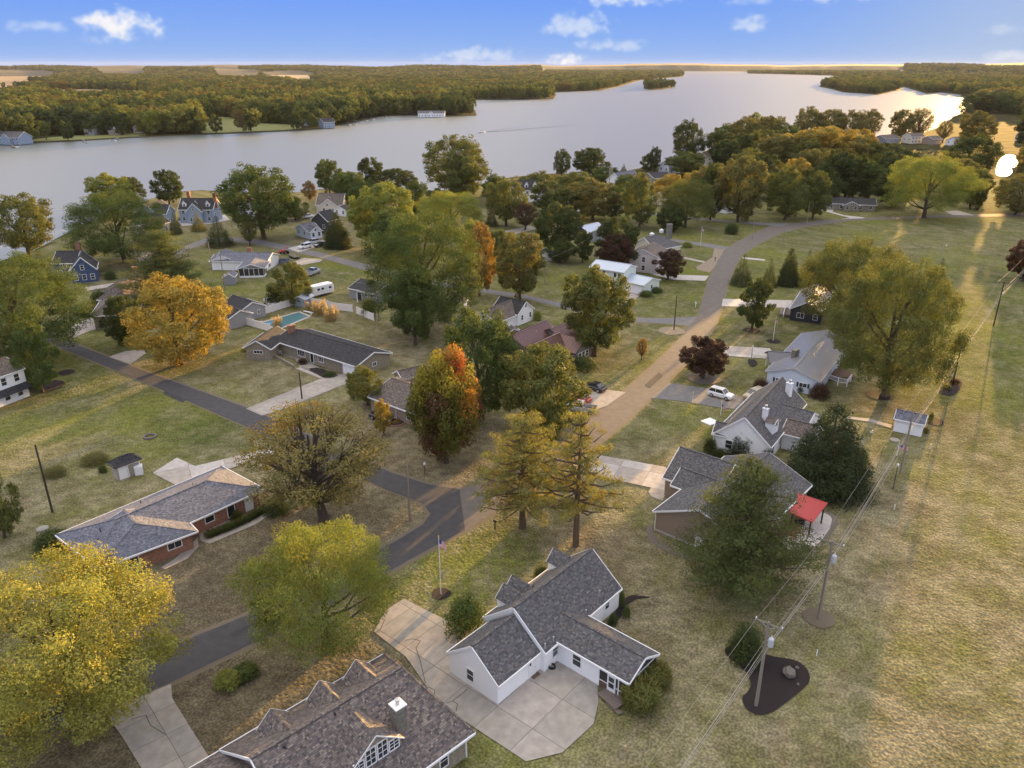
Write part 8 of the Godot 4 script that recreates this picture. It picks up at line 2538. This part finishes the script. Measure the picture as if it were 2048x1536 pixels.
# striped flag on its pole: the cloth hangs from the top
func flag(at: Vector2, h: float, y: float, w: float, hgt: float, turn: float, label: String, limp := 0.4) -> void:
	var t := thing("flagpole", label, "flag", v3(at), turn)
	var b := MB.new()
	b.tube([Vector3(0, y, 0), Vector3(0, y + h, 0)], [0.06, 0.035], 8)
	part("pole", b.mesh(), M.white_metal, t)
	var bl := MB.new()
	bl.lathe([Vector2(0, 0), Vector2(0.09, 0.06), Vector2(0, 0.16)], 10, Vector3(0, y + h, 0))
	part("finial", bl.mesh(), M.gold, t)
	var pos := func(u: float, v: float) -> Vector3:
		return Vector3(0.06 + u * w * (1.0 - limp * 0.5), y + h - 0.5 - v * hgt - u * u * limp * w * 0.75, 0.1 * sin(u * 9.0) * u)
	for k in 13:
		var q := MB.new()
		for j in 8:
			var u0 := j / 8.0
			var u1 := (j + 1) / 8.0
			if k < 7 and u1 <= 0.45:
				continue
			q.quad(pos.call(u0, k / 13.0), pos.call(u1, k / 13.0), pos.call(u1, (k + 1) / 13.0), pos.call(u0, (k + 1) / 13.0))
		part("stripe", q.mesh(), M.red_cloth if k % 2 == 0 else M.white_cloth, t)
	var c := MB.new()
	for j in 3:
		c.quad(pos.call(j / 8.0, 0.0), pos.call((j + 1) / 8.0, 0.0), pos.call((j + 1) / 8.0, 7.0 / 13.0), pos.call(j / 8.0, 7.0 / 13.0))
	part("canton", c.mesh(), M.blue_cloth, t)


func mailbox(at: Vector2, turn: float, m: Material, label: String) -> void:
	var t := thing("mailbox", label, "mailbox", v3(at), turn)
	var p := MB.new()
	p.box(Vector3(0, 0.55, 0), Vector3(0.12, 1.1, 0.12))
	part("post", p.mesh(), m, t)
	var b := MB.new()
	b.box(Vector3(0, 1.15, 0), Vector3(0.2, 0.14, 0.5))
	b.tube([Vector3(0, 1.22, -0.25), Vector3(0, 1.22, 0.25)], [0.1, 0.1], 10)
	part("box", b.mesh(), m, t)
	var f := MB.new()
	f.box(Vector3(0.12, 1.25, 0.1), Vector3(0.02, 0.2, 0.05))
	part("flag", f.mesh(), M.red_plastic, t)


func build_street_furniture() -> void:
	# the line of poles along the field
	var spots := [Vector2(-8, -17.5), Vector2(23.02, -56.58), Vector2(33.48, -69.14), Vector2(57.34, -101.63), Vector2(83.92, -137.47), Vector2(111.43, -172.12), Vector2(145.74, -213.76)]
	var way: Vector2 = (spots[5] - spots[1]).normalized()
	var turn := -atan2(way.y, way.x) + PI / 2.0
	var hs := [9.8, 9.8, 10.0, 10.0, 8.6, 10.6, 10.0]
	pole(spots[1], 9.8, 0.17, M.pole_wood, "pale wooden power pole with transformer rising from the mulch bed", 2.6, turn, true)
	pole(spots[2], 10.0, 0.17, M.pole_wood, "wooden power pole with transformer beside the stone edged patio", 2.4, turn, true)
	pole(spots[3], 10.0, 0.16, M.pole_wood, "wooden power pole close to the white shed", 0.0, turn)
	pole(spots[4], 8.6, 0.16, M.dark_pole_wood, "dark power pole with transformer in a planted bed at field edge", 2.2, turn, true)
	pole(spots[5], 10.6, 0.17, M.dark_pole_wood, "dark power pole standing alone in the meadow", 2.6, turn)
	var side := way.orthogonal()
	for w in [[1.15, -0.2, 0.014, "upper bare wire strung along the field poles, house side"], [-1.15, -0.2, 0.014, "upper bare wire strung along the field poles, field side"], [0.12, -2.2, 0.014, "middle wire strung along the field poles"], [0.16, -3.3, 0.034, "thick pale lower cable strung along the field poles"], [0.16, -3.8, 0.02, "thin lowest cable strung along the field poles"]]:
		var pts := []
		for i in spots.size():
			pts.append(v3(spots[i] + side * w[0], hs[i] + w[1]))
		cable(pts, w[2], 0.5, M.wire, w[3])
	# other poles
	for p in [
		[Vector2(-62.07, -90.92), 10.2, M.dark_pole_wood, "old dark wooden pole standing behind the brick ranch", false],
		[Vector2(-13.52, -88.80), 8.4, M.pole_wood, "bare wooden pole on the street corner lawn", false],
		[Vector2(-37.99, -129.55), 5.2, M.dark_pole_wood, "short dark pole beside the ranch driveway", false],
		[Vector2(-77.36, -204.27), 9.5, M.pole_wood, "pale wooden pole beside the grey barn roofed shed", false],
		[Vector2(-56.97, -198.36), 8.2, M.pole_wood, "wooden pole against the ivy covered tree", false],
		[Vector2(-31.38, -175.93), 9.0, M.pole_wood, "leaning wooden pole at the end of the white fence", false],
		[Vector2(36.92, -169.19), 8.2, M.dark_pole_wood, "dark wooden pole in the gravel oval at the road junction", false],
		[Vector2(89.70, -256.56), 8.0, M.pole_wood, "wooden pole at the road bend", false],
		[Vector2(111.04, -294.87), 8.5, M.pole_wood, "wooden pole at the lane junction", false],
		[Vector2(-110.67, -226.49), 8.5, M.pole_wood, "wooden pole behind the big hipped house", false],
		[Vector2(-87.14, -222.30), 9.0, M.pole_wood, "ivy wrapped wooden pole beside the white porch house", false],
		[Vector2(-103.95, -290.00), 7.0, M.pole_wood, "wooden pole by the huge double stemmed tree", false],
		[Vector2(8.92, -208.39), 7.5, M.pole_wood, "thin wooden pole on the lawn behind the bungalow", false],
		[Vector2(25.69, -237.98), 9.0, M.pole_wood, "wooden pole between the dark round trees", false],
		[Vector2(129.68, -232.74), 6.0, M.steel, "pale lamp pole at the far meadow edge", true],
		[Vector2(83.40, -269.38), 6.5, M.pole_wood, "slim pole at the lane corner", false],
		[Vector2(-39.28, -191.38), 2.6, M.white_metal, "white post with round birdhouse by the small grey house", false],
	]:
		pole(p[0], p[1], 0.15, p[2], p[3], 0.0, 0.3, false, "wooden_pole" if p[2] != M.steel else "lamp_pole", p[4])
	cable([v3(Vector2(-31.38, -175.93), 8.6), v3(Vector2(-15.93, -193.66), 8.0), v3(Vector2(8.92, -208.39), 7.2), v3(Vector2(25.69, -237.98), 8.6)], 0.02, 1.2, M.wire, "thin wire sagging between poles above the bungalow roof", "")
	cable([v3(Vector2(-31.38, -175.93), 8.2), v3(Vector2(-28.25, -154.79), 4.4)], 0.015, 0.3, M.wire, "service wire running down to the long ranch roof", "")
	cable([v3(Vector2(-110.67, -226.49), 8.2), v3(Vector2(-116.15, -193.66), 7.5)], 0.02, 1.0, M.wire, "thin wire running past the blue house", "")
	cable([v3(Vector2(-110.67, -226.49), 8.2), v3(Vector2(-77.36, -204.27), 9.2), v3(Vector2(-56.97, -198.36), 8.0), v3(Vector2(-31.38, -175.93), 8.8)], 0.02, 1.0, M.wire, "thin wire strung between the left yard poles", "")
	# flags
	flag(Vector2(-8.11, -73.30), 7.8, 0.0, 1.5, 1.0, 0.6, "tall white flagpole with limp striped flag in a mulch ring", 0.9)
	flag(Vector2(32.27, -127.75), 2.2, 0.0, 1.0, 0.6, 0.8, "small striped yard flag beside the grey driveway", 0.8)
	flag(Vector2(35.95, -122.39), 2.6, 0.0, 1.2, 0.75, 0.2, "striped flag near the grey house porch", 0.8)
	flag(Vector2(57.12, -161.54), 5.5, 0.0, 1.0, 0.6, 0.2, "pale flagpole in a mulch ring before pale blue house", 0.9)
	flag(Vector2(62.85, -258.10), 6.5, 0.0, 1.2, 0.8, 0.2, "thin flagpole on the lawn at the lane", 0.9)
	flag(Vector2(57.15, -103.16), 2.4, 2.2, 1.3, 0.8, -0.3, "striped flag flying from the pole near the white shed", 0.1)
	# orange feather flag
	var of := thing("feather_flag", "orange feather flag standing at the white shed", "flag", v3(Vector2(63.61, -118.16)), 0.4)
	var fp := MB.new()
	fp.tube([Vector3(0, 0, 0), Vector3(0, 2.6, 0)], [0.03, 0.02], 6)
	part("pole", fp.mesh(), M.black_metal, of)
	var fc := MB.new()
	for k in 6:
		var y0 := 0.9 + k * 0.28
		var w0 := 0.5 * sin((k + 0.6) / 7.0 * PI)
		var w1 := 0.5 * sin((k + 1.6) / 7.0 * PI)
		fc.quad(Vector3(0.02, y0 + 0.28, 0), Vector3(w1, y0 + 0.28, 0.06), Vector3(w0, y0, 0.06), Vector3(0.02, y0, 0))
	part("cloth", fc.mesh(), M.orange_cloth, of)
	# lamp posts
	for p in [[Vector2(54.31, -97.22), 3.6, "black lamp post with lantern at the backyard edge"], [Vector2(49.38, -150.86), 2.2, "short black lamp post in the curved driveway bed"], [Vector2(80.53, -132.58), 3.2, "black lamp post in the planted bed with pole"], [Vector2(-12.83, -101.32), 1.6, "white globe lamp post on the shaded corner lawn"]]:
		var t := thing("lamp_post", p[2], "lamp post", v3(p[0]))
		var s := MB.new()
		s.tube([Vector3(0, 0, 0), Vector3(0, p[1], 0)], [0.06, 0.045], 8)
		part("post", s.mesh(), M.black_metal, t)
		var l := MB.new()
		l.lathe([Vector2(0.06, 0), Vector2(0.16, 0.12), Vector2(0.18, 0.38), Vector2(0.04, 0.52), Vector2(0, 0.6)], 8, Vector3(0, p[1], 0))
		part("lantern", l.mesh(), M.white_cloth, t)
	# mailboxes
	mailbox(Vector2(-45.83, -57.20), 0.9, M.white_metal, "white mailbox on a post across the dark street")
	mailbox(Vector2(-40.31, -53.59), 0.9, M.white_metal, "small white mailbox at the foot of the golden tree")
	mailbox(Vector2(54.62, -179.88), 0.4, M.white_metal, "white mailbox by the road near egg shaped tree")
	mailbox(Vector2(45.70, -186.97), 0.4, M.white_metal, "white mailbox across the road near pale blue garage")
	mailbox(Vector2(-2.21, -86.88), 0.9, M.black_metal, "dark mailbox on a post beside the golden pine")
	mailbox(Vector2(62.36, -235.99), 0.4, M.black_metal, "dark mailbox by the tan gravel patch")
	# boulder with a hollow in the mulch bed
	var r := RandomNumberGenerator.new()
	r.seed = 4
	for q in [[Vector2(27.41, -60.48), 0.72, "pale pitted boulder standing in the mulch bed"], [Vector2(28.53, -61.44), 0.22, "small white stone behind the pitted boulder"], [Vector2(27.89, -59.27), 0.14, "smallest pale stone in the mulch bed"], [Vector2(-25.68, -82.13), 0.5, "grey boulder on lawn by the thinning tree"]]:
		var b := MB.new()
		var rings := []
		for i in 7:
			var ring := []
			var a := PI * i / 6.0
			for k in 10:
				var t := TAU * k / 10.0
				var rr: float = q[1] * r.randf_range(0.8, 1.15)
				ring.append(Vector3(cos(t) * sin(a) * rr * 0.85, -cos(a) * rr * 0.75 + q[1] * 0.55, sin(t) * sin(a) * rr))
			rings.append(ring)
		for i in 6:
			for k in 10:
				b.quad(rings[i + 1][(k + 1) % 10], rings[i + 1][k], rings[i][k], rings[i][(k + 1) % 10])
		tag(part(numbered("boulder"), b.mesh(), M.boulder, self, v3(q[0], 0.05)), q[2], "boulder")
	# ring of stones on the left lawn, tree ring edging, markers
	var ring := MB.new()
	for k in 16:
		var t := TAU * k / 16.0
		ring.box(Vector3(cos(t) * 0.9, 0.12, sin(t) * 0.9), Vector3(0.3, 0.24, 0.36), Basis(Vector3.UP, -t))
	tag(part(numbered("fire_ring"), ring.mesh(), M.boulder, self, v3(Vector2(-58.81, -114.00))), "round stone fire ring on the green lawn", "fire ring")
	var cv := MB.new()
	cv.lathe([Vector2(0.75, 0.0), Vector2(0.75, 0.18), Vector2(0.55, 0.24), Vector2(0, 0.26)], 18)
	tag(part(numbered("well_cover"), cv.mesh(), M.concrete_0, self, v3(Vector2(61.56, -112.72))), "round concrete well cover near the white shed", "well cover")
	tag(part(numbered("well_cover"), cv.mesh(), M.concrete_2, self, v3(Vector2(-61.10, -86.76))), "round concrete cover in the dry grass behind brick ranch", "well cover")
	for p in [[Vector2(31.15, -63.30), "short white marker stake in the dry field"], [Vector2(65.79, -109.72), "white marker stake on the lawn near the shed"], [Vector2(51.89, -91.56), "white marker stake below the black lamp post"]]:
		var b := MB.new()
		b.tube([Vector3(0, 0, 0), Vector3(0, 0.75, 0)], [0.05, 0.05], 8)
		b.tube([Vector3(0, 0.75, 0), Vector3(0, 0.82, 0)], [0.065, 0.04], 8)
		tag(part(numbered("marker_stake"), b.mesh(), M.white_metal, self, v3(p[0])), p[1], "marker stake")
	var bf := thing("bird_feeder", "bird feeder on a post beside dark spreading evergreen", "bird feeder", v3(Vector2(57.39, -112.18)))
	var bp := MB.new()
	bp.tube([Vector3(0, 0, 0), Vector3(0, 1.7, 0)], [0.05, 0.05], 8)
	part("post", bp.mesh(), M.pole_wood, bf)
	var bh := MB.new()
	bh.box(Vector3(0, 1.85, 0), Vector3(0.35, 0.35, 0.35))
	part("house", bh.mesh(), M.white_metal, bf)
	var br := MB.new()
	br.box(Vector3(0, 2.06, 0), Vector3(0.5, 0.08, 0.5), Basis(Vector3.FORWARD, 0.25))
	part("roof", br.mesh(), M.dark_trim, bf)
	# round flower bed with brick edge and small flag at the taupe house
	var fb := thing("flower_bed", "round brick edged flower bed with small striped flag by the taupe house", "flower bed", v3(Vector2(-19.69, -119.54)))
	var fm := MB.new()
	fm.lathe([Vector2(1.5, 0.0), Vector2(1.4, 0.16), Vector2(0, 0.3)], 18)
	part("soil", fm.mesh(), M.mulch, fb)
	for k in 20:
		var t := TAU * k / 20.0
		var eb := MB.new()
		eb.box(Vector3(cos(t) * 1.6, 0.1, sin(t) * 1.6), Vector3(0.18, 0.2, 0.42), Basis(Vector3.UP, -t))
		part("brick", eb.mesh(), M.brick, fb)
	var fl := part("flowers", kinds["bush1"].crown, M.leaf_orange, fb)
	fl.scale = Vector3(2.2, 0.5, 2.2)
	flag(Vector2(-19.61, -120.14), 1.8, 0.2, 0.8, 0.5, 0.3, "small striped flag in the round flower bed", 0.8)
	# patio furniture at the long ranch
	lawn_chair(Vector2(-48.50, -153.26), 2.2, M.white_metal, "white chair on the long ranch patio", "")
	# trellis fence along the left field
	var wf := thing("wire_fence", "old wire fence with thin posts across the left lawn", "fence", v3(Vector2(-71.06, -101.32)))
	var f0: Vector2 = Vector2(-71.06, -101.32)
	var f1: Vector2 = Vector2(-62.37, -112.90)
	for k in 9:
		var b := MB.new()
		b.tube([v3((f1 - f0) * (k / 8.0)), v3((f1 - f0) * (k / 8.0), 1.2)], [0.04, 0.04], 6)
		part("post", b.mesh(), M.pole_wood, wf)
	for y in [0.4, 0.8, 1.1]:
		var b := MB.new()
		b.tube([Vector3(0, y, 0), v3(f1 - f0, y)], [0.012, 0.012], 4)
		part("wire", b.mesh(), M.wire, wf)
